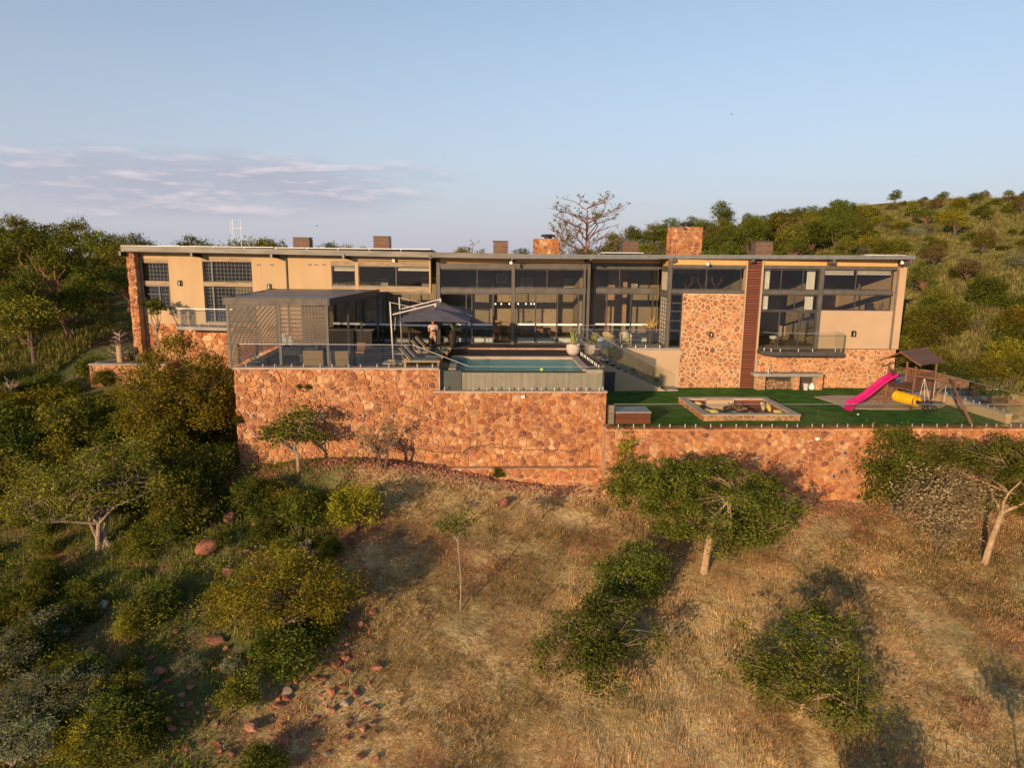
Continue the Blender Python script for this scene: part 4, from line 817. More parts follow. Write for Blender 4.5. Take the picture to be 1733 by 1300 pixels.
slats(pg, (-11.9, 43.6, 0), (-9.9, 43.6, 0), .05, 3.0, 38)
pp('screen_frame', lambda b: b.box(-11.93, -9.62, 35.0, 35.05, 1.2, 1.25).box(-9.48, -7.32, 35.0, 35.05, 1.2, 1.25).box(-11.93, -9.62, 35.0, 35.05, 3.02, 3.05), BRONZE)
# kitchen counter at the back of the pergola and its worktop
ct = thing('outdoor_counter', 'long dark bar counter with a pale top under the pergola', 'counter', (-9, 42.6, 0))
MB().box(-9.6, -6.2, 42.6, 43.2, 0, 1.02).build('cabinet', INDARK, ct); MB().box(-9.7, -6.1, 42.5, 43.3, 1.021, 1.07).build('worktop', CONC, ct)
# ------------------------------------------------------------------ frameless glass fences
def fence(name_label, pts, h, panel, group='glass fences', rail=True, zt=None, tint=FENGL):
    """pts: list of base corners; panels of about `panel` metres, two spigots each"""
    t = thing('glass_fence', name_label, 'fence', pts[0], group=group)
    for k in range(len(pts)-1):
        a, c = Vector(pts[k]), Vector(pts[k+1]); l = (c-a).length; n = max(1, round(l/panel)); d = (c-a)/n
        hd = Vector((d.x, d.y, 0)).normalized(); nn_ = Vector((hd.y, -hd.x, 0))
        for q in range(n):
            p0 = a+d*q+d*.012; p1 = a+d*(q+1)-d*.012; b = MB(); Z0 = Vector((0, 0, .07)); Z1 = Vector((0, 0, h))
            b.prism([p0+Z0, p1+Z0, p1+Z1, p0+Z1], nn_*.012); b.build('glass_panel', tint, t)
            for f in (.2, .8):
                s = p0.lerp(p1, f); b = MB(); b.tube([s-Vector((0, 0, .02)), s+Vector((0, 0, .17))], .036, 8); b.build('spigot', SS, t)
        if rail: b = MB(); b.bar(a+Vector((0, 0, h+.012)), c+Vector((0, 0, h+.012)), .035, .022); b.build('top_rail', SS, t)
    return t
zt_ = ZT-.0
fence('frameless glass fence along the front edge of the pergola terrace', [(XL+.25, YT+.15, zt_), (-3.15, YT+.15, zt_)], 1.12, 1.38)
# stepping glass: sloping down from the terrace to the pool trough
t = thing('glass_fence', 'slanting glass panel stepping down beside the sun loungers', 'fence', (-3.1, YT+.15, zt_), group='glass fences')
a0 = Vector((-3.1, YT+.16, zt_)); a1 = Vector((XJ-.05, YT+.16, zt_)); xq = X_(793, 622, YP+.15)
b = MB(); b.prism([a0+Vector((0, 0, .07)), a1+Vector((0, 0, .07)), (a1.x, a1.y, .55), a0+Vector((0, 0, 1.12))], (0, .012, 0)); b.build('glass_panel', FENGL, t)
b = MB(); b.prism([(XJ+.1, YP+.16, ZPW+.07), (xq, YP+.16, ZPW+.07), (xq, YP+.16, ZPW+1.2), (XJ+.1, YP+.16, .46)], (0, .012, 0)); b.build('glass_panel', FENGL, t)
b = MB(); b.bar(a0+Vector((0, 0, 1.14)), (xq, YP+.16, ZPW+1.22), .035, .025); b.build('top_rail', SS, t)
for p in (a0.lerp(a1, .2), a0.lerp(a1, .8), Vector((XJ+.3, YP+.16, ZPW))): b = MB(); b.tube([p, p+Vector((0, 0, .19))], .036, 8); b.build('spigot', SS, t)
fence('glass fence in front of the pool trough', [(xq+.02, YP+.15, ZPW), (XR-.12, YP+.15, ZPW)], 1.20, 1.2)
fence('glass fence running back along the right side of the pool', [(XR-.12, YP+.3, ZPW), (XR-.12, PY0+.05, ZPW)], 1.20, 1.2)
fence('glass fence on the paving right of the pool, with a row of close steel clamps', [(XR-.2, PY0+.3, -.06), (6.0, 42.0, -.06)], 1.10, .95)
fence('glass fence at the edge of the veranda above the stair', [(5.7, 43.05, .0), (uT0-1.0, 43.05, .0)], 1.12, 1.4)
fence('long glass fence along the front edge of the lawn', [(XR+.15, YLW+.12, ZLW), (34.5, YLW+.12, ZLW)], 1.15, 1.27)
t = thing('gate_post', 'pale metal gate post beside the planted white pot', 'post', (X_(979, 590, 41.2), 41.2, -.06)); p = t.location
b = MB(); b.box(p.x-.035, p.x+.035, 41.17, 41.24, -.06, 1.55); b.build('post', SS, t); b = MB(); b.bar((p.x, 41.2, 1.56), (8.0, 41.6, 1.56), .04, .03); b.build('rail', SS, t)
# stair from the veranda down to the lawn
st = thing('stair', 'outdoor stair with green tinted glass sides going down to the lawn', 'stair', (9, 42.4, -2.5))
nS = 13; xs0, xs1 = 6.95, 11.6; dz = 2.5/nS; dx = (xs1-xs0)/nS
for k in range(nS): b = MB(); b.box(xs0+k*dx, xs0+(k+1)*dx+.03, 41.95, 42.96, -(k+1)*dz-.10, -(k+1)*dz); b.build('step', CONC, st)
b = MB(); b.prism([(xs0-.2, 41.90, -.35), (xs0+.3, 41.90, -.55), (xs1+.2, 41.90, -2.56), (xs0-.2, 41.90, -2.56)], (0, .045, 0)); b.build('side_wall', PLASTER_P, st)
b = MB(); b.box(X_(1022, 645, 41.8), X_(1041, 645, 41.8), 41.85, 41.895, -2.49, -1.32); b.build('under_stair_door', mat('blue_black', (.020, .026, .034)), st)
for k in range(4):
    xa_ = xs0+.1+k*(xs1-xs0)/4; xc_ = xs0+.1+(k+1)*(xs1-xs0)/4-.03; za = -(xa_-xs0)/dx*dz; zc_ = -(xc_-xs0)/dx*dz
    for yy in (41.88, 42.97): b = MB(); b.prism([(xa_, yy, za-.05), (xc_, yy, zc_-.05), (xc_, yy, zc_+1.05), (xa_, yy, za+1.05)], (0, .014, 0)); b.build('glass_panel', FENGL, st)
for yy in (41.887, 42.977): b = MB(); b.bar((xs0, yy, 1.08), (xs1+.1, yy, 1.08-2.5), .03, .02); b.build('top_rail', SS, st)
for k in range(7): x = xs0+.3+k*.66; b = MB(); b.tube([(x, 41.86, -(x-xs0)/dx*dz-.12), (x, 41.86, -(x-xs0)/dx*dz+.08)], .03, 6); b.build('spigot', SS, st)
b = MB(); b.box(xs1+.05, xs1+.75, 41.9, 43.0, -2.53, -2.40); b.build('landing', CONC, st)
for px, py in ((1034, 604), (1073, 625), (1111, 643)): p = atY(px, py, 43.04); b = MB(); b.box(p.x-.1, p.x+.1, 42.985, 43.045, p.z-.04, p.z+.04); solo('step_light', b, BLACK, ('upper', 'middle', 'lower')[(px > 1050)+(px > 1090)]+' small dark step light on the buff wall beside the stair', 'light', (p.x, 43, p.z), group='step lights along the stair')
# right hand boundary of the lawn
cw = thing('boundary_wall', 'low ochre wall with a glass fence along the right edge of the lawn', 'wall', (26.8, 36, -2.5))
MB().box(26.72, 27.02, YLW+.61, 40.6, -3.2, -2.08).build('wall', PLASTER, cw); MB().box(26.68, 27.06, YLW+.61, 40.65, -2.079, -2.02).build('coping', COPING, cw)
fence('glass fence on the low wall at the right edge of the lawn', [(26.87, YLW+.8, -2.02), (26.87, 40.4, -2.02)], 1.1, 1.2)
sf = thing('stair_railing', 'grey steel railing of many bars beside the path behind the swing', 'railing', (28.4, 40, -2.5))
ra_, rb_ = atY(1622, 638, 40.5), atY(1690, 702, 37.6)
for k in range(8): o_ = Vector((0, 0, -.14*k)); b = MB(); b.bar(ra_+o_, rb_+o_, .035, .035); b.build('bar', STEEL, sf)
for t_ in (0, .33, .66, 1): q = ra_.lerp(rb_, t_)+Vector((0, .04, .03)); b = MB(); b.bar(q, q-Vector((0, 0, 1.15)), .06, .06, (0, 1, 0)); b.build('post', STEEL, sf)
fence('glass fence climbing the slope beyond the path', [(27.6, 41.0, -1.9), (34.0, 36.5, -2.6)], 1.1, 1.3, rail=False)

# ------------------------------------------------------------------ lawn furniture
tk = thing('storage_chest', 'red brown timber clad chest with a grey lid on the lawn behind the pool wall', 'chest', (7.6, 35, -2.5))
xk0, xk1, yk = X_(1042, 710, 33.5), X_(1101, 710, 33.5), 33.5; zk = Z_(1070, 697, yk); hk = (zk+2.5-.07)/9
MB().box(xk0+.03, xk1-.03, yk+.03, yk+1.2, -2.5, zk-.07).build('core', INDARK, tk); MB().box(xk0-.02, xk1+.02, yk-.03, yk+1.25, zk-.065, zk).build('lid', GREYM, tk)
for k in range(9): MB().box(xk0, xk1, yk-.005, yk+.025, -2.49+k*hk, -2.49+k*hk+hk*.9).build('plank', WOODR, tk)
for k in range(9): MB().box(xk0-.029, xk0-.0, yk+.03, yk+1.2, -2.49+k*hk, -2.49+k*hk+hk*.9).build('plank', WOODR, tk)
sc_ = thing('slat_screen', 'narrow screen of thin horizontal slats between the chest and the pool wall', 'screen', (XR+.2, 33.6, -2.5))
XR_ = X_(1028, 710, 33.45)
for k in range(15): MB().box(XR_+.03, xk0-.1, 33.45, 33.49, -2.48+k*.063, -2.48+k*.063+.032).build('slat', mat('slat_buff', (.30, .22, .16)), sc_)
MB().box(XR_, XR_+.028, 33.43, 33.55, -2.5, -1.52).build('post', BLACK, sc_); MB().box(xk0-.098, xk0-.05, 33.43, 33.55, -2.5, -1.52).build('post', BLACK, sc_)
# sunken fire pit
fy0 = 34.15; fx0 = X_(1190, 702, fy0); fx1 = X_(1355, 702, fy0); zc0 = Z_(1270, 701.5, fy0)
fp = thing('fire_pit', 'sunken square seating pit with a low stone surround and timber benches in the lawn', 'fire pit', ((fx0+fx1)/2, 36.8, -2.5))
fy1 = 38.5; ck = .36
for nm, bx in (('core', [(fx0+.03, fx1-.03, fy0+.03, fy0+ck), (fx0+.03, fx0+ck, fy0+ck+.001, fy1), (fx1-ck, fx1-.03, fy0+ck+.001, fy1), (fx0+ck+.001, fx1-ck-.001, fy1-ck, fy1)]),):
    for q in bx: MB().box(*q, -3.2, zc0-.07).build('wall_core', MORTAR2, fp)
for q in ((fx0-.02, fx1+.02, fy0-.02, fy0+ck), (fx0-.02, fx0+ck, fy0+ck+.001, fy1+.02), (fx1-ck, fx1+.02, fy0+ck+.001, fy1+.02), (fx0+ck+.001, fx1-ck-.001, fy1-ck, fy1+.02)): MB().box(*q, zc0-.069, zc0).build('coping', COPING, fp)
masonry(fp, fp, (fx0, fy0+.03, -2.56), (1, 0, 0), (0, 0, 1), fx1-fx0, zc0+2.56-.075, .27, STONE2, 51, 200, gap=.04); masonry(fp, fp, (fx0+.03, fy1, -2.56), (0, -1, 0), (0, 0, 1), fy1-fy0, zc0+2.56-.075, .27, STONE2, 52, 100, gap=.04); masonry(fp, fp, (fx1-.03, fy0, -2.56), (0, 1, 0), (0, 0, 1), fy1-fy0, zc0+2.56-.075, .27, STONE2, 53, 0, gap=.04)
# bench boards along the back and sides, floor
for k in range(5):
    z = zc0-.10-k*.13; x5, x6 = X_(1190, 668, fy1), X_(1236, 668, fy1)
    MB().box(fx0+ck, x5, fy1-ck-.05, fy1-ck-.005, z-.12, z).build('plank', WOODR, fp); MB().box(x6, fx1-ck, fy1-ck-.05, fy1-ck-.005, z-.12, z).build('plank', WOODR, fp)
    MB().box(fx1-ck-.05, fx1-ck-.005, fy0+ck, fy1-ck-.06, z-.12, z).build('plank', WOODR, fp); MB().box(fx0+ck+.005, fx0+ck+.05, fy0+ck, fy1-ck-.06, z-.12, z).build('plank', WOODR, fp)
MB().box(x5+.01, x6-.01, fy1-ck-.30, fy1+.25, -3.1, zc0-.03).build('plaster_steps', PLASTER_P, fp)
MB().box(fx0+ck, fx1-ck, fy0+ck, fy1-ck, -3.15, -3.02).build('floor', GREYM, fp)
for q in ((fx0+ck+.06, fx0+ck+.62, fy0+ck+.1, fy1-ck-.4), (fx1-ck-.62, fx1-ck-.06, fy0+ck+.1, fy1-ck-.4)): 
    for k in range(4): w_ = (q[1]-q[0])/4; MB().box(q[0]+k*w_, q[0]+(k+1)*w_-.01, q[2], q[3], -2.68, -2.63).build('bench_board', WOODR, fp)
fb = thing('fire_bowl', 'round black metal fire bowl heaped with logs in the seating pit', 'fire bowl', ((fx0+fx1)/2+.1, 36.7, -3.02)); c = fb.location
MB().lathe(c, [(.30, 0), (.34, .12), (.62, .42), (.66, .60), (.62, .60), (.3, .30)], 18).build('bowl', BLACK, fb, smooth=True)
rg = random.Random(2)
for k in range(9): a = rg.random()*6.3; p = c+Vector((rg.uniform(-.25, .25), rg.uniform(-.25, .25), .55+rg.random()*.2)); v = Vector((math.cos(a), math.sin(a), rg.uniform(-.2, .4)))*.30; b = MB(); b.tube([p-v, p+v], .05, 7); b.build('log', WOODP, fb)
b = MB(); b.tube([c+Vector((.75, .0, .0)), c+Vector((.75, 0, .45))], [.22, .24], 12); solo('log_basket', b, DWICK, 'small dark basket beside the fire bowl', 'basket', c+Vector((.75, 0, 0)))
def cushion(p, rz, tilt, lab, m=YCUSH, s=.48, yaw=0):
    me = bpy.data.meshes.new('cushion'); b = bmesh.new(); bmesh.ops.create_cube(b, size=1)
    for v in b.verts: v.co = Vector((v.co.x*s, v.co.y*.16, v.co.z*s))
    bmesh.ops.subdivide_edges(b, edges=b.edges[:], cuts=3, use_grid_fill=True)
    for v in b.verts:
        u_, w_ = abs(v.co.x)/(s/2), abs(v.co.z)/(s/2); v.co.y *= (1-.75*max(u_, w_)**3)*1.6
    b.to_mesh(me); b.free(); me.shade_smooth(); me.materials.append(m); o = link('cushion', me, None, p); o.rotation_euler = (tilt, 0, rz); return tag(o, lab, 'cushion', None)
G = 'cushions in the fire pit'
for (p, rz, ti, lab, m) in (((fx0+.62, 37.2, -2.40), -1.1, -.5, 'yellow cushion at the far left of the fire pit', YCUSH), ((fx0+.65, 35.7, -2.42), -1.2, -.9, 'yellow cushion nearest the left corner of the fire pit', YCUSH), ((fx0+1.0, 35.3, -2.38), .2, -.9, 'long yellow cushion lying at the front left of the fire pit', YCUSH),
   ((fx1-.75, 37.0, -2.36), .9, -.35, 'patterned cushion leaning on the right side of the fire pit', mat('pattern_cloth', (.30, .24, .14), (.55, .46, .28), scale=14)), ((fx1-.55, 36.75, -2.36), 1.2, -.4, 'yellow cushion leaning on the right side of the fire pit', YCUSH), ((fx1-.6, 35.3, -2.38), .4, -1.0, 'yellow cushion lying flat at the right corner of the fire pit', YCUSH)):
    tag(cushion(p, rz, ti, lab, m), group=G)
# counter with firewood against the stone base
bc = thing('stone_counter', 'long counter slab on stone piers with firewood stored beneath', 'counter', (18.5, 42.6, -2.5))
x0, x1 = X_(1280, 636, 42.3), X_(1393, 636, 42.3); zs = Z_(1335, 633, 42.2)
MB().prism([(x0-.1, 43.0, zs-.2), (x0-.1, 42.5, zs-.2), (x0+.15, 42.25, zs-.2), (x1, 42.25, zs-.2), (x1, 43.0, zs-.2)], (0, 0, .2)).build('worktop', CONC, bc, bevel=.02)
for a, c in ((1281, 1295), (1344, 1353), (1381, 1392)):
    q0, q1 = X_(a, 650, 42.4), X_(c, 650, 42.4); MB().box(q0, q1, 42.42, 42.98, -2.55, zs-.201).build('pier', MORTAR2, bc); masonry(bc, bc, (q0, 42.42, -2.52), (1, 0, 0), (0, 0, 1), q1-q0, zs+2.3, .24, STONE2, a, 60, gap=.04)
MB().box(x0+.1, x1-.1, 42.9, 42.985, -2.5, zs-.21).build('back', INDARK, bc)
b = MB(); rg = random.Random(12)
for r_ in range(6):
    for k in range(15-r_ % 2):
        x = X_(1297, 650, 42.5)+.06+k*.105+(r_ % 2)*.05; z = -2.43+r_*.095+rg.uniform(-.01, .01); 
        if x > X_(1343, 650, 42.5)-.05 or (r_ == 5 and k > 6): continue
        b.tube([(x, 42.46+rg.uniform(-.03, .03), z), (x+rg.uniform(-.02, .02), 42.86, z)], rg.uniform(.035, .052), 6)
tag(link('firewood', b.mesh('firewood', mat('cut_wood', (.12, .055, .03), (.50, .32, .18), scale=9, vary=.35, island=True), (0, 0, 0))), 'stacked split firewood under the left half of the counter', 'firewood', kind='stuff')
p = Vector((X_(1363, 655, 42.4), 42.35, -2.5)); bk_ = thing('bucket', 'pale metal bucket under the right half of the counter', 'bucket', p)
MB().lathe(p, [(.13, 0), (.17, .36), (.18, .38), (.15, .37), (.12, .03)], 14).build('pail', mat('zinc', (.45, .43, .40), rough=.4), bk_); b = MB(); b.tube([p+Vector((.17*math.cos(t), 0, .36+.12*math.sin(t))) for t in np.linspace(0, math.pi, 9)], .01, 5); b.build('handle', SS, bk_)
p = Vector((X_(1375, 650, 42.4), 42.45, -2.5)); b = MB(); b.lathe(p, [(.14, 0), (.2, .10), (.16, .28), (.05, .42), (.02, .44)], 10); s = solo('sack', b, WHITE, 'white crumpled sack beside the bucket under the counter', 'sack', p, smooth=True)
b = MB(); b.tube([p+Vector((-.35, .1, .05)), p+Vector((-.15, .1, .35))], .04, 6); b.tube([p+Vector((-.05, .15, .05)), p+Vector((-.1, .1, .5))], .035, 6); solo('spare_logs', b, WOODP, 'loose logs behind the bucket and sack', 'logs', p)
p = Vector((X_(1300, 630, 42.6), 42.6, zs)); t = thing('tap', 'small metal tap on the left end of the counter', 'tap', p); b = MB(); b.tube([p, p+Vector((0, 0, .3)), p+Vector((.08, -.1, .34)), p+Vector((.1, -.15, .28))], .018, 6); b.build('spout', SS, t); MB().lathe(p, [(.06, 0), (.05, .03)], 8).build('foot', SS, t)

# ------------------------------------------------------------------ play set
ps = thing('playset', 'brown timber play tower with a pitched roof, pink slide, yellow tunnel and swing beam', 'playset', (24, 38, -2.5))
FL, FR_, BR, BL = Vector((23.05, 38.0, -2.5)), Vector((23.75, 36.7, -2.5)), Vector((25.7, 37.9, -2.5)), Vector((24.9, 39.3, -2.5))
def at_zpx(px, py, Y): return atY(px, py, Y)
for q, zt in ((FL, -.06), (FR_, -.10), (BR, -.12), (BL, -.02)): b = MB(); b.tube([q-Vector((0, 0, .1)), Vector((q.x+.03, q.y, zt))], [.075, .06], 8); b.build('post', WOODP, ps, smooth=True)
dk = -1.45
for k in range(8): a = FL.lerp(BL, k/8); c = FR_.lerp(BR, k/8); a2 = FL.lerp(BL, (k+.9)/8); c2 = FR_.lerp(BR, (k+.9)/8); b = MB(); b.prism([(v.x, v.y, dk) for v in (a, c, c2, a2)], (0, 0, .05)); b.build('deck_board', WOODD, ps)
e_w = (FL+BL)/2; e_e = (FR_+BR)/2; rd = (BL-FL).normalized(); wd = (FR_-FL).normalized(); zr, ze = .62, .02
ra = (FL+FR_)/2-rd*.30; rb = (BL+BR)/2+rd*.30; half = (FR_-FL).length/2+.42
for sgn in (-1, 1):
    for k in range(9):
        t0, t1 = k/9, (k+1.08)/9; q = lambda base, t: Vector((base.x, base.y, 0))+wd*sgn*half*t+Vector((0, 0, zr+(ze-zr)*t+.012*(1-(k % 2))))
        b = MB(); b.prism([q(ra, t0), q(rb, t0), q(rb, t1), q(ra, t1)], (0, 0, .025)); b.build('roof_plank', WOODD, ps)
b = MB(); b.bar((ra.x, ra.y, zr-.05), (rb.x, rb.y, zr-.05), .06, .08)
for q in (ra, rb):
    for sgn in (-1, 1): e = Vector((q.x, q.y, 0))+wd*sgn*half; b.bar((q.x, q.y, zr-.03), (e.x, e.y, ze-.03), .05, .07)
b.build('rafters', WOODD, ps)
for (a, c) in ((BL, BR), (BR, FR_), (FL, BL)):
    for k in range(10):
        if (a is FL) and k > 3: continue
        p = a.lerp(c, (k+.5)/10); d = (c-a).normalized(); b = MB(); b.obox((p.x, p.y, -1.02), d*(c-a).length/24, Vector((d.y, -d.x, 0))*.012, (0, 0, .42)); b.build('side_plank', WOODD, ps)
    b = MB(); b.bar((a.x, a.y, -.60), (c.x, c.y, -.60), .05, .09); b.build('rail', WOODP, ps)
# slatted climbing ramp on the left
for k in range(11): t = k/10; z = -2.40+t*.95; y0 = Vector((22.15, 38.9, z))+Vector((.75, -.2, 0))*t; b = MB(); b.bar(y0-Vector((.55, .35, 0))*.0, y0+Vector((.95, -.75, 0)), .04, .07); b.build('ramp_slat', WOODD, ps)
b = MB(); b.bar((22.05, 38.95, -2.5), (22.95, 38.65, -1.4), .08, .08); b.bar((23.1, 38.1, -2.5), (23.7, 37.9, -1.4), .08, .08); b.build('ramp_beam', WOODP, ps)
# slide: sloping chute with raised sides and a wave in it
S0, S1 = Vector((23.15, 37.2, -1.30)), Vector((20.35, 36.55, -2.38)); dS = Vector((S1.x-S0.x, S1.y-S0.y, 0)); sw = Vector((-dS.y, dS.x, 0)).normalized(); vs_ = []; fs_ = []
S0 = atY(1516, 636, 37.5); S1 = atY(1436, 688, 36.6); dS = S1-S0; sw = Vector((-dS.y, dS.x, 0)).normalized(); NS = 22
for k in range(NS+1):
    t = k/NS; c = S0+dS*t; c.z = S0.z+(S1.z-S0.z)*(t*.86+.14*sstep(np.array(t), .05, .9).item())+.05*math.sin(t*math.pi*2.2)
    for o_, zz in ((-.27, .20), (-.24, .20), (-.20, .03), (-.10, 0), (.10, 0), (.20, .03), (.24, .20), (.27, .20), (.25, .0), (.0, -.04), (-.25, .0)): vs_.append(c+sw*o_+Vector((0, 0, zz)))
for k in range(NS):
    for j in range(11): fs_.append((k*11+j, k*11+(j+1) % 11, (k+1)*11+(j+1) % 11, (k+1)*11+j))
fs_ += [tuple(range(10, -1, -1)), tuple(NS*11+j for j in range(11))]
b = MB(); b.add(vs_, fs_); b.build('slide', PINK, ps, smooth=True)
b = MB(); b.obox(S1+Vector((.04, 0, -.08)), sw*.26, dS.normalized()*.10, (0, 0, .10)); b.build('slide_foot', PINK, ps, bevel=.02)
# yellow tunnel between the posts
T0, T1 = atY(1520, 671, 37.4), atY(1546, 681, 36.5); T0.z = max(T0.z, -2.18); b = MB()
T0 = atY(1517, 670, 37.9); T1 = atY(1551, 680, 36.3); dT = (T1-T0); b.tube([T0+dT*t for t in np.linspace(0, 1, 15)], [.30+.025*(k % 2) for k in range(15)], 18, cap=False); b.build('tunnel', YELLOW, ps, smooth=False)
b = MB(); b.tube([T1+dT.normalized()*.0, T1+dT.normalized()*.03], [.33, .33], 18, cap=False); b.build('tunnel_rim', YELLOW, ps)
# swing beam and A frame
BA, BB = Vector((FR_.x+.05, FR_.y-.05, -.62)), None; BB = atY(1617, 647, 35.6)
b = MB(); b.tube([BA, BB], [.08, .085], 10); b.build('swing_beam', WOODP, ps, smooth=True); b = MB(); b.tube([BB, BB+(BB-BA).normalized()*.25], [.085, .08], 10); b.build('beam_end', WOODP, ps)
F1, F2 = atz(1557, 696, -2.5), atz(1652, 721, -2.5); tp = BB-(BB-BA).normalized()*.25
F1 = Vector((tp.x-.35, tp.y+1.0, -2.5)); F1 = atz(1559, 695, -2.5)
b = MB(); b.tube([F1, tp+Vector((0, 0, .08))], [.07, .06], 8); b.build('a_frame_leg', WOODP, ps, smooth=True); b = MB(); b.tube([Vector((F2.x, max(F2.y, YLW+.4), -2.5)), tp+Vector((0, 0, .1))], [.085, .06], 8); b.build('a_frame_leg', WOODP, ps, smooth=True)
def rope(a, z1, par, nm='rope'): b = MB(); b.tube([a, Vector((a.x, a.y, z1))], .014, 5); return b.build(nm, ROPE, par)
sa = BA.lerp(BB, .48); sb_ = BA.lerp(BB, .62); sw_ = thing('swing', 'swing seat on two pale ropes under the timber beam', 'swing', sa)
for p in (BA.lerp(BB, .50), BA.lerp(BB, .78)): rope(p, -1.9, sw_)
p0_, p1_ = BA.lerp(BB, .50), BA.lerp(BB, .78); b = MB(); b.obox(((p0_.x+p1_.x)/2, (p0_.y+p1_.y)/2, -1.92), (p1_-p0_)*.55*Vector((1, 1, 0)).length/1.414 if False else Vector((p1_.x-p0_.x, p1_.y-p0_.y, 0))*.56, (.0, .12, 0), (0, 0, .02)); b.build('seat', BLACK, sw_)
ty = BA.lerp(BB, .22); tc_ = Vector((ty.x+.15, ty.y-.0, -2.05)); ts = thing('tyre_swing', 'black tyre hanging flat on ropes beneath the timber beam', 'swing', ty)
for a in (0, 2.1, 4.2): b = MB(); b.tube([ty, tc_+Vector((.3*math.cos(a), .3*math.sin(a), .08))], .014, 5); b.build('rope', ROPE, ts)
def torus(c, R_, r_, ax='z', n=20, k=8):
    v = []; f = []
    for i in range(n):
        for j in range(k):
            t, s_ = 2*math.pi*i/n, 2*math.pi*j/k; x, y, z = (R_+r_*math.cos(s_))*math.cos(t), (R_+r_*math.cos(s_))*math.sin(t), r_*math.sin(s_)
            v.append(Vector(c)+(Vector((x, y, z)) if ax == 'z' else Vector((x, z, y)) if ax == 'y' else Vector((z, x, y))))
            f.append((i*k+j, ((i+1) % n)*k+j, ((i+1) % n)*k+(j+1) % k, i*k+(j+1) % k))
    return v, f
b = MB(); b.add(*torus(tc_, .30, .11)); b.build('tyre', RUBBER, ts, smooth=True)
p = atz(1573, 700, -2.5); p.z = -2.3; tb = thing('toy_bike', 'small dark tricycle lying on the lawn near the A frame', 'tricycle', p)
for dx_ in (-.22, .25): b = MB(); b.add(*torus(p+Vector((dx_, 0, 0)), .16, .03, 'y')); b.build('wheel', RUBBER, tb)
b = MB(); b.tube([p+Vector((-.22, 0, 0)), p+Vector((0, 0, .22)), p+Vector((.25, 0, 0))], .02, 6); b.tube([p+Vector((.25, 0, 0)), p+Vector((.18, 0, .4)), p+Vector((.1, .15, .42))], .018, 6); b.build('frame', BLACK, tb); b = MB(); b.obox(p+Vector((-.05, 0, .25)), (.1, 0, 0), (0, .06, 0), (0, 0, .03)); b.build('saddle', BLACK, tb)
b = MB(); p = atz(1452, 703, -2.46); b.lathe(p, [(.01, 0), (.05, .02), (.06, .06), (.01, .10)], 8); solo('toy', b, WHITE, 'tiny pale toy lying on the lawn in front of the slide', 'toy', p)

# ------------------------------------------------------------------ terrace furniture
def lounger():
    r = thing('sun_lounger', '', 'sun lounger'); B = lambda nm, f, m, **k: (lambda b: (f(b), b.build(nm, m, r, local=True, **k))[1])(MB())
    B('frame', lambda b: b.box(-.55, 1.35, -.34, -.28, .24, .32).box(-.55, 1.35, .28, .34, .24, .32).box(1.29, 1.35, -.279, .279, .24, .32), TEAK)
    for x in (-.45, 1.25):
        for y in (-.31, .31): B('leg', lambda b: b.box(x-.03, x+.03, y-.03, y+.03, 0, .24), TEAK)
    B('mattress', lambda b: b.box(-.02, 1.36, -.33, .33, .325, .40), CUSH, bevel=.02)
    B('backrest', lambda b: b.obox((-.32, 0, .66), (-.30, 0, .34), (0, .33, 0), Vector((.34, 0, .30)).normalized()*.04), CUSH, bevel=.02)
    B('back_frame', lambda b: b.obox((-.38, 0, .60), (-.32, 0, .36), (0, .36, 0), Vector((.34, 0, .30)).normalized()*.018), TEAK); B('prop', lambda b: b.tube([(-.5, 0, .28), (-.62, 0, .62)], .02, 6), TEAK)
    return r
lg = lounger(); LGL = ['front sun lounger, nearest the glass fence', 'second sun lounger from the glass fence', 'third sun lounger from the glass fence', 'rear sun lounger, in front of the standing man']
for k, (x, y, s_) in enumerate(((-3.15, 36.05, 1), (-3.05, 37.3, 1), (-2.85, 39.3, 1), (-2.75, 40.9, 1))):
    o = lg if k == 0 else copy_tree(lg); place(o, (x, y, -.06), -.02, s_, LGL[k]+', teak with charcoal cushions', 'sun loungers beside the pool')
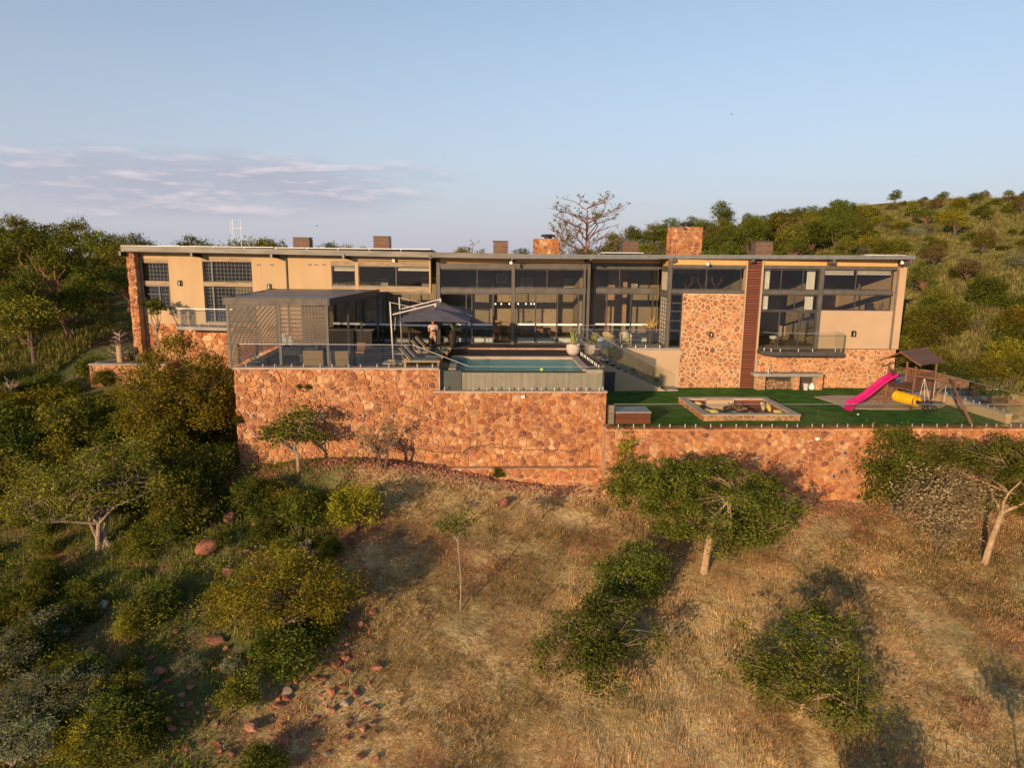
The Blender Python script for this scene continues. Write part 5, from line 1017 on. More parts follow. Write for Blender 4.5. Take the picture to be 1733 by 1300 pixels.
def umbrella():
    r = thing('cantilever_umbrella', '', 'umbrella'); B = lambda nm, f, m, **k: (lambda b: (f(b), b.build(nm, m, r, local=True, **k))[1])(MB()); PM = mat('pale_metal', (.48, .42, .37), (.54, .48, .43), rough=.4)
    B('base_slab', lambda b: b.box(-.5, .5, -.45, .45, 0, .08), CONC); B('pole', lambda b: b.tube([(0, 0, .08), (-.12, 0, 3.2)], .045, 10), PM, smooth=True); B('tilt_arm', lambda b: b.bar((0, 0, 2.55), (2.2, .25, 3.10), .05, .07), PM)
    B('stay', lambda b: b.tube([(-.12, 0, 3.18), (1.2, .13, 2.88)], .018, 6), PM); B('crank', lambda b: b.tube([(.1, -.05, 1.75), (.15, -.08, 2.4)], .015, 5), PM); B('hub', lambda b: b.tube([(2.2, .25, 3.14), (2.2, .25, 2.86)], [.07, .05], 10), PM)
    c = Vector((2.2, .25, 2.90)); h = 1.78; e = [Vector((c.x+h*math.cos(math.pi/4+k*math.pi/2)*1.414, c.y+h*math.sin(math.pi/4+k*math.pi/2)*1.414, 2.32)) for k in range(4)]; ed = []
    for k in range(4): a, d = e[k], e[(k+1) % 4]; ed += [a, a.lerp(d, .5)+Vector((0, 0, .05))]
    for k in range(8):
        a, d = ed[k], ed[(k+1) % 8]; B('canopy_panel', lambda b: b.add([c, a, d, c-Vector((0, 0, .012)), a-Vector((0, 0, .012)), d-Vector((0, 0, .012))], [(0, 2, 1), (3, 4, 5), (0, 1, 4, 3), (1, 2, 5, 4), (2, 0, 3, 5)]), CANVAS)
        B('rib', lambda b: b.tube([c-Vector((0, 0, .05)), a-Vector((0, 0, .03))], .012, 4), PM)
    B('vent_cap', lambda b: b.lathe(c-Vector((0, 0, .09)), [(.42, 0), (.05, .14)], 4), CANVAS)
    return r
um = umbrella(); place(um, (-4.28, 36.9, -.06), 0, 1, 'nearer of two grey cantilever umbrellas, over the sun loungers', 'grey umbrellas by the pool')
u2 = copy_tree(um); place(u2, (-4.2, 40.6, -.06), .02, 1, 'farther of two grey cantilever umbrellas, behind the first one', 'grey umbrellas by the pool')
def aloe_mesh(n, ln, w_, seed, m, droop=.5, up=.35):
    rg = random.Random(seed); b = MB()
    for k in range(n):
        a = rg.random()*6.283; el_ = up+rg.random()*(1.45-up); l = ln*rg.uniform(.7, 1.1); d = Vector((math.cos(a)*math.cos(el_), math.sin(a)*math.cos(el_), math.sin(el_))); sd_ = Vector((-math.sin(a), math.cos(a), 0)); P = []
        for j in range(5): t = j/4; c = d*l*t+Vector((0, 0, -droop*l*t*t*math.cos(el_))); ww = w_*(1-t**1.6)*.5+.003; P += [c-sd_*ww, c+Vector((0, 0, -ww*.5)), c+sd_*ww]
        b.add(P, [(j*3+i, j*3+i+1, j*3+i+4, j*3+i+3) for j in range(4) for i in range(2)])
    return b.mesh('leaves', m)
def potted(loc, potprof, potm, lm, lab, zleaf, grp=None, rz=0, nm='potted_plant'):
    t = thing(nm, lab, 'potted plant', loc, rz, grp); b = MB(); b.lathe((0, 0, 0), potprof, 18); b.build('pot', potm, t, local=True, smooth=False); o = link('leaves', lm, t, (0, 0, zleaf)); return t
tall = [(.20, 0), (.26, .5), (.32, .98), (.30, 1.0), (.27, .92)]; bowl = [(.26, 0), (.36, .12), (.42, .35), (.40, .60), (.37, .60), (.36, .52)]
A1 = aloe_mesh(34, 1.15, .10, 5, LF['aloe']); A2 = aloe_mesh(26, 1.0, .10, 6, LF['straw'], .3, .5); SV = aloe_mesh(22, .95, .09, 7, LF['sans'], .05, 1.15)
potted(atz(766, 585, 0)-Vector((0, .5, 0)), tall, POTD, A1, 'tall dark pot with a big blue green agave beside the standing man', .98)
potted(atz(1099, 582, 0)-Vector((0, .2, 0)), tall, POTD, A2, 'tall dark pot with a pale spiky agave at the right end of the veranda', .98)
potted(atz(970, 600, -.06), bowl, POTW, SV, 'round white pot of yellow green snake plant at the rear right corner of the pool', .5, 'white pots of snake plant')
potted(atz(1004, 601, -.06)+Vector((.05, 0, -.02)), bowl, POTW, SV, 'round white pot of snake plant behind the glass fence, right of the gate post', .5, 'white pots of snake plant', 1.3)
def tub_chair(m):
    r = thing('wicker_chair', '', 'chair'); B = lambda nm, f, mm, **k: (lambda b: (f(b), b.build(nm, mm, r, local=True, **k))[1])(MB())
    for x in (-.28, .28):
        for y in (-.26, .26): B('leg', lambda b: b.tube([(x*.95, y*.95, 0), (x, y, .45)], .022, 6), m)
    B('seat', lambda b: b.box(-.30, .30, -.30, .28, .40, .47), m, bevel=.02)
    v = []; f = []; n = 16
    for k in range(n+1):
        t = math.pi*(-.08+1.16*k/n); bk_ = math.sin(max(0, min(math.pi, t))); hgt = .68+.24*bk_**1.2; 
        for rr, zz in ((.30, .42), (.36, hgt), (.41, hgt+.01), (.40, hgt-.05), (.33, .42)): v.append((rr*math.cos(t), rr*math.sin(t), zz))
    for k in range(n):
        for j in range(5): f.append((k*5+j, (k+1)*5+j, (k+1)*5+(j+1) % 5, k*5+(j+1) % 5))
    f += [(0, 1, 2, 3, 4), tuple(n*5+j for j in (4, 3, 2, 1, 0))]
    B('back', lambda b: b.add(v, f), m, smooth=True)
    for y in (-.27,): B('stretcher', lambda b: b.tube([(-.27, y, .2), (.27, y, .2)], .015, 6), m)
    return r
wc = tub_chair(WICKER); place(wc, atz(1030, 586, 0)-Vector((0, -.1, 0)), 2.4, 1.0, 'left golden wicker tub chair on the veranda, turned with its back outwards', 'golden wicker chairs on the veranda')
c2 = copy_tree(wc); place(c2, atz(1059, 586, 0)-Vector((0, -.1, 0)), .1, 1.0, 'right golden wicker tub chair, with a pale cushion, facing the pool', 'golden wicker chairs on the veranda')
tag(cushion(tuple(c2.location+Vector((0, .05, .68))), .1, -.25, 'pale patterned cushion in the right wicker chair', mat('pale_pattern', (.28, .27, .20), (.55, .50, .40), scale=16), .42))
def sofa(w_, m, nm, cat, lab, loc, rz, grp=None):
    t = thing(nm, lab, cat, loc, rz, grp); B = lambda q, f, mm, **k: (lambda b: (f(b), b.build(q, mm, t, local=True, **k))[1])(MB())
    B('base', lambda b: b.box(-w_/2, w_/2, -.4, .4, .08, .38), m, bevel=.02); B('back', lambda b: b.box(-w_/2, w_/2, .28, .42, .381, .85), m, bevel=.03)
    for s_ in (-1, 1): B('arm', lambda b: b.box(s_*w_/2-.07*(s_+1), s_*w_/2+.07*(1-s_), -.4, .279, .381, .62), m, bevel=.02)
    B('seat_cushion', lambda b: b.box(-w_/2+.15, w_/2-.15, -.36, .27, .382, .52), CUSH, bevel=.03)
    for x in (-w_/2+.06, w_/2-.06):
        for y in (-.34, .36): B('foot', lambda b: b.box(x-.03, x+.03, y-.03, y+.03, 0, .08), BLACK)
    return t
sofa(1.0, DWICK, 'wicker_armchair', 'armchair', 'brown wicker armchair behind the middle front post of the pergola', (-8.1, 35.9, -.06), math.pi, 'brown wicker armchairs in the pergola'); sofa(1.0, DWICK, 'wicker_armchair', 'armchair', 'brown wicker armchair at the right front corner of the pergola', (-6.85, 35.75, -.06), math.pi+.1, 'brown wicker armchairs in the pergola')
sofa(2.0, STEEL, 'sofa', 'sofa', 'dark cushioned sofa in the shade of the pergola', (-9.6, 39.4, -.06), 0)
t = thing('coffee_table', 'low dark coffee table between the pergola seats', 'table', (-8.6, 37.5, -.06)); MB().box(-9.2, -8.0, 37.1, 37.9, .28, .36).build('tabletop', INDARK, t)
for x in (-9.1, -8.1):
    for y in (37.2, 37.8): MB().box(x-.04, x+.04, y-.04, y+.04, -.06, .28).build('leg', INDARK, t)
t = thing('wooden_stool', 'three legged teak stool beside the wicker armchair', 'stool', atz(609, 617, -.06)); p = t.location
MB().lathe(p+Vector((0, 0, .42)), [(.02, 0), (.17, .01), (.18, .05), (.02, .06)], 12).build('seat', TEAK, t)
for a in (.3, 2.4, 4.5): b = MB(); b.tube([p+Vector((.20*math.cos(a), .2*math.sin(a), 0)), p+Vector((.1*math.cos(a), .1*math.sin(a), .43))], [.022, .03], 6); b.build('leg', TEAK, t)
t = thing('dining_chair', 'tan leather chair standing behind the stool', 'chair', (-6.1, 37.7, -.06)); p = t.location; TL = mat('tan_leather', (.28, .12, .05), (.34, .16, .07))
MB().box(p.x-.22, p.x+.22, p.y-.22, p.y+.22, .38, .45).build('seat', TL, t, bevel=.02); MB().box(p.x-.22, p.x+.22, p.y+.18, p.y+.24, .5, .90).build('backrest', TL, t, bevel=.02)
for x in (-.2, .2):
    for y in (-.2, .2): b = MB(); b.tube([p+Vector((x, y, 0)), p+Vector((x*.9, y*.9, .45))], .016, 6); b.build('leg', BLACK, t)
for k, px in enumerate((479, 491)):
    p = atY(px, 575-3*k*0, 36.4); t = thing('glass_lantern', ['large glowing white glass lantern behind the middle pergola post', 'small glowing white glass lantern to the right of the large one'][k], 'lantern', (p.x, p.y, p.z-.25)); s_ = 1-.25*k; b = MB(); b.lathe(t.location, [(.08*s_, 0), (.16*s_, .12*s_), (.17*s_, .25*s_), (.08*s_, .38*s_), (.10*s_, .48*s_), (.04*s_, .58*s_)], 14); b.build('globe', mat('lantern_glass', (.80, .74, .55), (.85, .80, .62), emit=.25), t, smooth=True)
    b = MB(); b.tube([t.location+Vector((0, 0, .58*s_)), (p.x, p.y, 3.3)], .008, 4); b.build('cord', BLACK, t)
potted((-11.0, 35.6, -.06), [(.22, 0), (.28, .2), (.25, .22)], POTD, aloe_mesh(26, .72, .09, 8, LF['aloe']), 'low agave with blue green leaves behind the glass at the left of the pergola', .2)
t = thing('folding_chair', 'small tan woven seat lying low behind the front sun lounger', 'chair', (-4.3, 36.1, -.06)); MB().box(-4.45, -4.1, 35.9, 36.25, .2, .26).build('seat', TEAK, t)
for dx_ in (-.12, .18): b = MB(); b.tube([(-4.3+dx_, 35.9, -.05), (-4.25-dx_, 36.25, .2)], .018, 5); b.tube([(-4.3+dx_, 36.25, -.05), (-4.25-dx_, 35.9, .2)], .018, 5); b.build('leg', TEAK, t)

# ------------------------------------------------------------------ the standing man, looking down at what he holds
PL_ = atz(733, 591.5, 0); man = thing('person', 'man in a cap, checked shirt and khaki shorts standing on the step looking down', 'person', (PL_.x, PL_.y, .012), .15)
def skin(nm, jts, edges, m, sub=2):
    me = bpy.data.meshes.new(nm); me.from_pydata([j[:3] for j in jts], edges, []); me.materials.append(m); o = link(nm, me, man)
    s = o.modifiers.new('skin', 'SKIN'); s.use_smooth_shade = True
    for k, j in enumerate(jts): r_ = j[3] if isinstance(j[3], tuple) else (j[3], j[3]); me.skin_vertices[0].data[k].radius = r_
    me.skin_vertices[0].data[0].use_root = True
    u = o.modifiers.new('sub', 'SUBSURF'); u.levels = sub; u.render_levels = sub; return o
J = [(0, 0, .94, (.15, .11)), (0, 0, 1.10, (.14, .10)), (0, -.01, 1.30, (.165, .11)), (0, 0, 1.43, (.12, .09)), (0, -.02, 1.50, .055), (0, -.05, 1.57, .06), (0, -.07, 1.65, .095), (0, -.07, 1.72, .085),
 (-.19, 0, 1.41, .065), (-.25, -.02, 1.22, .05), (-.24, -.10, 1.08, .043), (-.10, -.30, 1.14, .033), (-.06, -.34, 1.15, .036), (.19, 0, 1.41, .065), (.25, -.02, 1.22, .05), (.24, -.10, 1.08, .043), (.12, -.30, 1.14, .033), (.08, -.35, 1.16, .036),
 (-.10, 0, .86, .10), (-.13, -.01, .50, .065), (-.13, .03, .30, .06), (-.14, .03, .09, .038), (-.14, -.08, .04, .035), (.10, 0, .86, .10), (.13, -.03, .50, .065), (.14, .0, .30, .06), (.15, .02, .09, .038), (.16, -.10, .04, .035)]
E_ = [(0, 1), (1, 2), (2, 3), (3, 4), (4, 5), (5, 6), (6, 7), (3, 8), (8, 9), (9, 10), (10, 11), (11, 12), (3, 13), (13, 14), (14, 15), (15, 16), (16, 17), (0, 18), (18, 19), (19, 20), (20, 21), (21, 22), (0, 23), (23, 24), (24, 25), (25, 26), (26, 27)]
skin('body', J, E_, SKIN)
m, nt, N_, L_, P_ = nodes('checked_shirt'); tcn = N_.new('ShaderNodeTexCoord'); outc = None
wv = []
for ax in ('X', 'Z'):
    w_ = N_.new('ShaderNodeTexWave'); w_.bands_direction = ax; w_.inputs['Scale'].default_value = 4.2; L_.new(tcn.outputs['Object'], w_.inputs['Vector']); wv.append(w_)
ml = N_.new('ShaderNodeMath'); ml.operation = 'ADD'; L_.new(wv[0].outputs['Fac'], ml.inputs[0]); L_.new(wv[1].outputs['Fac'], ml.inputs[1]); rp = N_.new('ShaderNodeValToRGB'); rp.color_ramp.elements[0].color = (.20, .19, .22, 1); rp.color_ramp.elements[0].position = .3; rp.color_ramp.elements[1].color = (.70, .60, .54, 1); rp.color_ramp.elements[1].position = .8
hf = N_.new('ShaderNodeMath'); hf.operation = 'MULTIPLY'; hf.inputs[1].default_value = .6; L_.new(ml.outputs[0], hf.inputs[0]); L_.new(hf.outputs[0], rp.inputs[0]); L_.new(rp.outputs[0], P_.inputs['Base Color']); P_.inputs['Roughness'].default_value = .9
skin('shirt', [(0, 0, .97, (.19, .14)), (0, 0, 1.10, (.18, .135)), (0, -.01, 1.30, (.195, .14)), (0, 0, 1.42, (.14, .105)), (0, -.015, 1.475, .065), (-.20, 0, 1.40, .085), (-.255, -.02, 1.24, .075), (.20, 0, 1.40, .085), (.255, -.02, 1.24, .075)], [(0, 1), (1, 2), (2, 3), (3, 4), (3, 5), (5, 6), (3, 7), (7, 8)], m)
skin('shorts', [(0, 0, .95, (.18, .13)), (0, 0, .88, (.16, .13)), (-.11, 0, .80, .115), (-.13, -.01, .58, .10), (.11, 0, .80, .115), (.135, -.02, .58, .10)], [(0, 1), (1, 2), (2, 3), (1, 4), (4, 5)], KHAKI)
CAPM = mat('cap_cloth', (.05, .03, .02), (.08, .05, .035)); b = MB(); b.lathe((0, -.07, 1.69), [(.108, 0), (.11, .05), (.085, .11), (.03, .13)], 14); b.build('cap', CAPM, man, local=True, smooth=True); b = MB(); b.obox((0, -.20, 1.695), (.08, 0, 0), (0, .08, -.03), (0, .004, .008)); b.build('cap_brim', CAPM, man, local=True)
for s_ in (-1, 1):
    b = MB(); b.obox((s_*.145, -.05, .035), (.05, 0, 0), (0, .13, 0), (0, 0, .035)); b.build('shoe', BLACK, man, local=True, bevel=.02)
    for k in range(4):
        b = MB(); bx = s_*.07; b.tube([(bx, -.345, 1.13+k*.018), (bx-s_*.045, -.375-.004*k, 1.14+k*.018), (bx-s_*.075, -.36, 1.145+k*.018)], [.009, .008, .006], 6); b.build('finger', SKIN, man, local=True, smooth=True)
    b = MB(); b.tube([(s_*.07, -.34, 1.17), (s_*.045, -.355, 1.205), (s_*.02, -.36, 1.22)], [.011, .009, .007], 6); b.build('thumb', SKIN, man, local=True, smooth=True)
b = MB(); b.tube([(0, -.165, 1.645), (0, -.185, 1.61)], [.012, .018], 6); b.build('nose', SKIN, man, local=True)
for s_ in (-1, 1): b = MB(); b.lathe((s_*.035, -.155, 1.645), [(.004, -.008), (.010, 0), (.004, .008)], 8); b.build('eye', BLACK, man, local=True); b = MB(); b.obox((s_*.098, -.06, 1.64), (.01, 0, 0), (0, .02, 0), (0, 0, .03)); b.build('ear', SKIN, man, local=True)
b = MB(); b.obox((0, -.163, 1.585), (.022, 0, 0), (0, .006, 0), (0, 0, .005)); b.build('mouth', mat('lip', (.30, .08, .06)), man, local=True)
ph = man.matrix_basis; b = MB(); b.obox((0, 0, 0), (.075, 0, 0), (0, .06, .03), (0, -.002, .005)); o = link('phone', b.mesh('phone', BLACK)); o.location = (PL_.x+.05, PL_.y-.37, 1.185); o.rotation_euler = (0, 0, .15); tag(o, 'small dark phone held in both hands by the standing man', 'phone')

# ------------------------------------------------------------------ things seen through the glass
def curtain(px0, px1, y0, y1, lab):
    u0, u1 = RB.hit(px0, (y0+y1)/2)[0], RB.hit(px1, (y0+y1)/2)[0]; z0, z1 = RB.hit(px0, y1)[1], RB.hit(px0, y0)[1]; n = 22; v = []; f = []
    for k in range(n+1): x = u0+(u1-u0)*k/n; yy = 43.1+.42+.05*math.sin(k*1.7); v += [(x, yy, z0), (x, yy, z1), (x, yy+.01, z1), (x, yy+.01, z0)]
    for k in range(n): a = k*4; f += [(a, a+1, a+5, a+4), (a+2, a+3, a+7, a+6), (a+1, a+2, a+6, a+5), (a+3, a, a+4, a+7)]
    b = MB(); b.add(v, f); solo('curtain', b, CURTAIN, lab, 'curtain', (u0, 43.5, z0), group='white curtains in the right hand room')
curtain(1288, 1306, 454, 526, 'white curtain at the left of the balcony room window'); curtain(1369, 1383, 454, 526, 'white curtain just left of the wall post in the right hand room'); curtain(1390, 1399, 466, 526, 'narrow white curtain just right of the wall post in the right hand room')
for px0, px1, lab in ((1394, 1448, 'left roller blind of the rightmost upper window'), (1452, 1511, 'right roller blind of the rightmost upper window')):
    r_ = RB.rect(px0, 456.5, px1, 464.5); t = thing('roller_blind', lab, 'blind', (r_[0], 43.3, r_[2])); b = MB(); RB.box(b, *r_, -.22, -.20); b.build('fabric', mat('blind2', (.42, .36, .32)), t); b = MB(); RB.box(b, r_[0], r_[1], r_[2]-.03, r_[2]-.001, -.225, -.195); b.build('bottom_bar', WHITE, t)
# pendant lights over the dining table
for k, px in enumerate((835, 838.5, 848.5, 862, 877, 890, 899, 904)):
    p = atY(px, 514.5, 47.0); t = thing('pendant_lamp', ['leftmost of the row of bulbs', 'second bulb from the left', 'third bulb from the left', 'fourth bulb from the left, by the post', 'first bulb right of the post', 'third bulb from the right', 'second bulb from the right', 'rightmost bulb'][k]+' hanging over the dining table', 'lamp', p, group='bulbs over the dining table')
    MB().lathe(p, [(.01, -.04), (.036, -.02), (.036, .02), (.015, .05)], 10).build('bulb', mat('bulb', (1, .9, .7), (1, .92, .75), emit=2.5), t); b = MB(); b.tube([p+Vector((0, 0, .07)), (p.x, p.y, 4.6)], .008, 4); b.build('cord', BLACK, t)
dt = thing('dining_table', 'long wooden dining table seen through the sliding doors', 'table', (1.9, 47, 0)); MB().box(1.0, 5.0, 46.6, 47.6, .70, .76).build('tabletop', WOODD, dt)
for x in (1.15, 4.85):
    for y in (46.7, 47.5): MB().box(x-.05, x+.05, y-.05, y+.05, 0, .70).build('leg', WOODD, dt)
def dchair():
    r = thing('dining_chair', '', 'chair'); B = lambda nm, f, m, **k: (lambda b: (f(b), b.build(nm, m, r, local=True, **k))[1])(MB())
    B('seat', lambda b: b.box(-.23, .23, -.22, .22, .42, .47), TL, bevel=.02); B('backrest', lambda b: b.box(-.22, .22, -.25, -.21, .52, .95), TL, bevel=.02)
    for x in (-.2, .2):
        for y in (-.2, .2): B('leg', lambda b: b.box(x-.02, x+.02, y-.02, y+.02, 0, .42), TEAK)
    return r
dc = dchair()
for k, x in enumerate((1.4, 2.3, 3.2, 4.2)): o = dc if k == 0 else copy_tree(dc); place(o, (x, 46.35, 0), 0, 1, ['leftmost', 'second from the left', 'second from the right', 'rightmost'][k]+' wooden chair at the dining table behind the glass', 'chairs at the dining table')
bs2 = thing('bar_stool', 'wooden bar stool in the open doorway', 'stool', atz(843, 573, 0)+Vector((0, .8, 0))); p = bs2.location
MB().box(p.x-.18, p.x+.18, p.y-.18, p.y+.18, .72, .78).build('seat', TEAK, bs2); MB().box(p.x-.18, p.x+.18, p.y+.14, p.y+.18, .85, 1.15).build('backrest', TEAK, bs2)
for x in (-.16, .16):
    for y in (-.16, .16): MB().box(p.x+x-.02, p.x+x+.02, p.y+y-.02, p.y+y+.02, 0, .72).build('leg', TEAK, bs2)
t = thing('kitchen_island', 'grey kitchen island behind the open sliding door', 'counter', (.5, 48, 0)); MB().box(-2.2, 1.2, 47.8, 48.7, 0, .88).build('cabinet', INDARK, t); MB().box(-2.3, 1.3, 47.7, 48.8, .881, .94).build('worktop', CONC, t)
def picture(px0, py0, px1, py1, Y, lab, m=None, fm=None):
    a, c = atY(px0, py1, Y), atY(px1, py0, Y); t = thing('picture', lab, 'picture', (a.x, Y, a.z)); MB().box(a.x, c.x, Y-.03, Y, a.z, c.z).build('frame', fm or mat('frame_pale', (.62, .50, .30)), t); MB().box(a.x+.07, c.x-.07, Y-.045, Y-.031, a.z+.07, c.z-.07).build('canvas', m or mat('canvas_grey', (.26, .25, .22), (.36, .33, .28)), t)
picture(840, 464, 858, 479, 49.9, 'small framed picture high on the wall left of the dining bay'); picture(638, 472, 656, 487, 49.0, 'framed picture seen through the upper window above the pergola'); picture(881, 470, 902, 487, 49.9, 'left dark framed picture in the upper dining window'); picture(955, 472, 977, 487, 49.9, 'right dark framed picture in the upper dining window'); picture(1061, 480, 1079, 488, 49.9, 'framed picture low in the upper window of the recessed bay')
# hunting trophies
for k, (px, py, s_) in enumerate(((1163, 488, 1.0), (1188, 487, .95), (1212, 486, .9))):
    p = atY(px, py, 45.3+k*.1); t = thing('antler_trophy', ['left', 'middle', 'right'][k]+' antlered animal head seen in the window above the stone wall', 'trophy', p, group='antlered heads in the upper window'); b = MB(); b.tube([p+Vector((0, .3, -.25)), p+Vector((0, 0, 0)), p+Vector((-.12, -.25, -.05)), p+Vector((-.16, -.4, -.12))], [.16, .13, .09, .05], 8); b.build('head', mat('hide', (.10, .05, .03), (.16, .08, .05)), t, smooth=True)
    for sg in (-1, 1):
        b = MB(); M_ = [p+Vector((sg*.06, -.05, .08)), p+Vector((sg*.28, .02, .35)*1) if False else p+Vector((sg*.25, .0, .30)), p+Vector((sg*.30, .0, .62)), p+Vector((sg*.18, -.02, .88*s_))]; b.tube(M_, [.03, .025, .02, .008], 5)
        for q in (1, 2): b.tube([M_[q], M_[q]+Vector((sg*.14, -.1, .16)), M_[q]+Vector((sg*.14, -.12, .30))], [.02, .014, .005], 5)
        b.build('antler', BARKD, t)
t = thing('bull_sculpture', 'dark animal ornament on the sill at the far right window', 'ornament', RB.at(Ur(1478, 520), Zr(1478, 525), -.4)); p = t.location; MB().box(p.x-.28, p.x+.2, p.y-.1, p.y+.1, p.z, p.z+.42).build('screen', BLACK, t); b = MB(); b.tube([p+Vector((.7, 0, 0)), p+Vector((.62, 0, .2)), p+Vector((.78, 0, .32)), p+Vector((.82, 0, .45))], .03, 5); b.build('horn', BLACK, t)
t = thing('office_chair', 'tan high backed chair behind the balcony doors', 'chair', (Ur(1342, 570), 44.6, 0)); p = t.location; MB().box(p.x-.25, p.x+.25, p.y+.15, p.y+.22, .55, 1.25).build('backrest', mat('tan_seat', (.42, .27, .15)), t, bevel=.03); MB().box(p.x-.26, p.x+.26, p.y-.25, p.y+.2, .44, .52).build('seat', MATS['tan_seat'], t, bevel=.02)
for a in (0, 1.57, 3.14, 4.71): b = MB(); b.tube([p+Vector((.26*math.cos(a), .26*math.sin(a), .03)), p+Vector((0, 0, .15)), p+Vector((0, 0, .44))], .02, 5); b.build('leg', BLACK, t)
t = thing('shell_chair', 'white moulded chair behind the balcony doors', 'chair', (Ur(1322, 575), 44.3, 0)); p = t.location; MB().lathe(p+Vector((0, 0, .42)), [(.05, 0), (.22, .04), (.26, .22), (.24, .22), (.18, .06)], 14).build('shell', WHITE, t, smooth=True)
for a in (.7, 2.3, 3.9, 5.5): b = MB(); b.tube([p+Vector((.2*math.cos(a), .2*math.sin(a), 0)), p+Vector((.06*math.cos(a), .06*math.sin(a), .43))], .014, 5); b.build('leg', TEAK, t)
# birds in the sky
for k, (px, py, Y, lab) in enumerate(((1238, 193, 120, 'tiny dark bird high in the sky right of centre'), (536, 382, 120, 'tiny dark bird low over the trees behind the roof'))):
    p = atY(px, py, Y); t = thing('bird', lab, 'bird', p, group='birds in the sky'); b = MB(); b.tube([p+Vector((-.16, 0, 0)), p, p+Vector((.2, 0, .02))], [.01, .06, .01], 6); b.build('body', BLACK, t)
    for sg in (-1, 1): b = MB(); b.add([p, p+Vector((.05, sg*.15, .10)), p+Vector((.0, sg*.42, .05)), p+Vector((-.09, sg*.02, 0)), p+Vector((0, 0, -.02))], [(0, 1, 2, 3), (4, 3, 2, 1), (0, 4, 1), (0, 3, 4)]); b.build('wing', BLACK, t)
# ------------------------------------------------------------------ plants
def leaves_np(C, size, rng, up=.3, wr=.45, name='crown', m=None):
    n = len(C); a = rng.normal(size=(n, 3)); a[:, 2] = a[:, 2]*(1-up)+up*.4; a /= np.linalg.norm(a, axis=1)[:, None]
    r = rng.normal(size=(n, 3)); b = np.cross(a, r); b /= np.linalg.norm(b, axis=1)[:, None]; L_ = size*rng.uniform(.6, 1.4, (n, 1)); a = a*L_*.5; b = b*L_*.5*wr
    V = np.empty((n, 4, 3)); V[:, 0] = C-a; V[:, 1] = C+b; V[:, 2] = C+a; V[:, 3] = C-b
    return npmesh(name, V.reshape(-1, 3), np.arange(n*4).reshape(n, 4), m)
def make_plant(seed, ell, nc, per, cr, leaf, trunk=None, trunk_r=.1, stems=1, twig=1, m='mid', bark=None, up=.3, shell=.55, fork=.5, flat=1.0, wr=.45, base_spread=.15, limbs=7, lowcut=-.55):
    """crown as clumps of leaves filling ellipsoids; limbs run from the trunk to the clumps. Returns (wood mesh, crown mesh)"""
    rng = np.random.default_rng(seed); rg = random.Random(seed); E = np.array(ell, float); vol = (E[:, 3]*E[:, 4]*E[:, 5])**.67; K = []
    while len(K) < nc:
        e = E[rng.choice(len(E), p=vol/vol.sum())]; v = rng.normal(size=3); v /= np.linalg.norm(v)
        if v[2] < lowcut: v[2] *= .3
        r = rng.uniform(shell, 1.0)**.7; K.append(e[:3]+v*e[3:]*r)
    K = np.array(K); K[:, 2] = np.maximum(K[:, 2], .12)
    sz = rng.uniform(.55, 1.35, nc); rep = np.maximum(3, (per*sz**2).astype(int)); idx = np.repeat(np.arange(nc), rep)
    g = rng.normal(size=(len(idx), 3))*.5; g[:, 2] *= .7*flat; C = K[idx]+g*cr*sz[idx, None]; C[:, 2] = np.maximum(C[:, 2], .03)
    cm = leaves_np(C, leaf, rng, up, wr, 'crown', LF[m]) if m else None
    b = MB(); top = E[:, 2].mean(); cen = np.average(E[:, :3], axis=0, weights=vol)
    th = trunk if trunk is not None else .3; used = 0
    for s in range(stems):
        bx = Vector((rg.uniform(-1, 1)*base_spread*(stems > 1), rg.uniform(-1, 1)*base_spread*(stems > 1), -.25)); tx = Vector((cen[0]*.5+rg.uniform(-.3, .3)*(stems > 1)*1.2, cen[1]*.5+rg.uniform(-.3, .3)*(stems > 1), th))
        mid = bx.lerp(tx, .5)+Vector((rg.uniform(-.06, .06), rg.uniform(-.06, .06), 0))*th*.5; b.tube([bx, mid, tx], [trunk_r*1.25, trunk_r, trunk_r*.85], 8)
        mine = [k for k in range(nc) if k % stems == s]; rg.shuffle(mine); mains = mine[:limbs]; nodes_ = []
        for k in mains:
            e = Vector(K[k]); lk = (e-tx).length*.16; J_ = lambda: Vector((rg.uniform(-1, 1), rg.uniform(-1, 1), rg.uniform(-.3, .7)))*lk; h = tx.lerp(e, .45)+J_(); b.tube([tx-Vector((0, 0, .05)), tx.lerp(h, .5)+J_()*.5, h, h.lerp(e, .35)+J_()*.5, h.lerp(e, .7)+J_()*.4, e], [trunk_r*.62, trunk_r*.46, trunk_r*.34, trunk_r*.22, trunk_r*.13, trunk_r*.05], 6)
            nodes_ += [(h, trunk_r*.38), (h.lerp(e, .5), trunk_r*.24), (e, trunk_r*.12)]
        if nodes_ and twig:
            for k in mine[limbs:]:
                e = Vector(K[k]); q, r_ = min(nodes_, key=lambda t: (t[0]-e).length); lk = (e-q).length*.2; h = q.lerp(e, .5)+Vector((rg.uniform(-1, 1), rg.uniform(-1, 1), rg.uniform(-.2, .7)))*lk; b.tube([q, h, e], [r_*.55, r_*.35, .005], 4, cap=False)
                if twig > 1:
                    for _ in range(twig-1): o_ = Vector((rg.gauss(0, 1), rg.gauss(0, 1), rg.gauss(.2, .8))).normalized()*cr*rg.uniform(.6, 1.1); b.tube([h, e+o_], [r_*.4, .005], 3, cap=False)
    return (b.mesh('trunk', bark or BARKG), cm)
def plant(nm, pr, loc, rz, s, label, cat, group=None, wood='trunk', crown='crown', sink=.08):
    t = thing(nm, label, cat, Vector(loc)-Vector((0, 0, sink)), rz, group); t.scale = (s, s, s) if isinstance(s, (int, float)) else s
    link(wood, pr[0], t)
    if pr[1]: link(crown, pr[1], t)
    return t
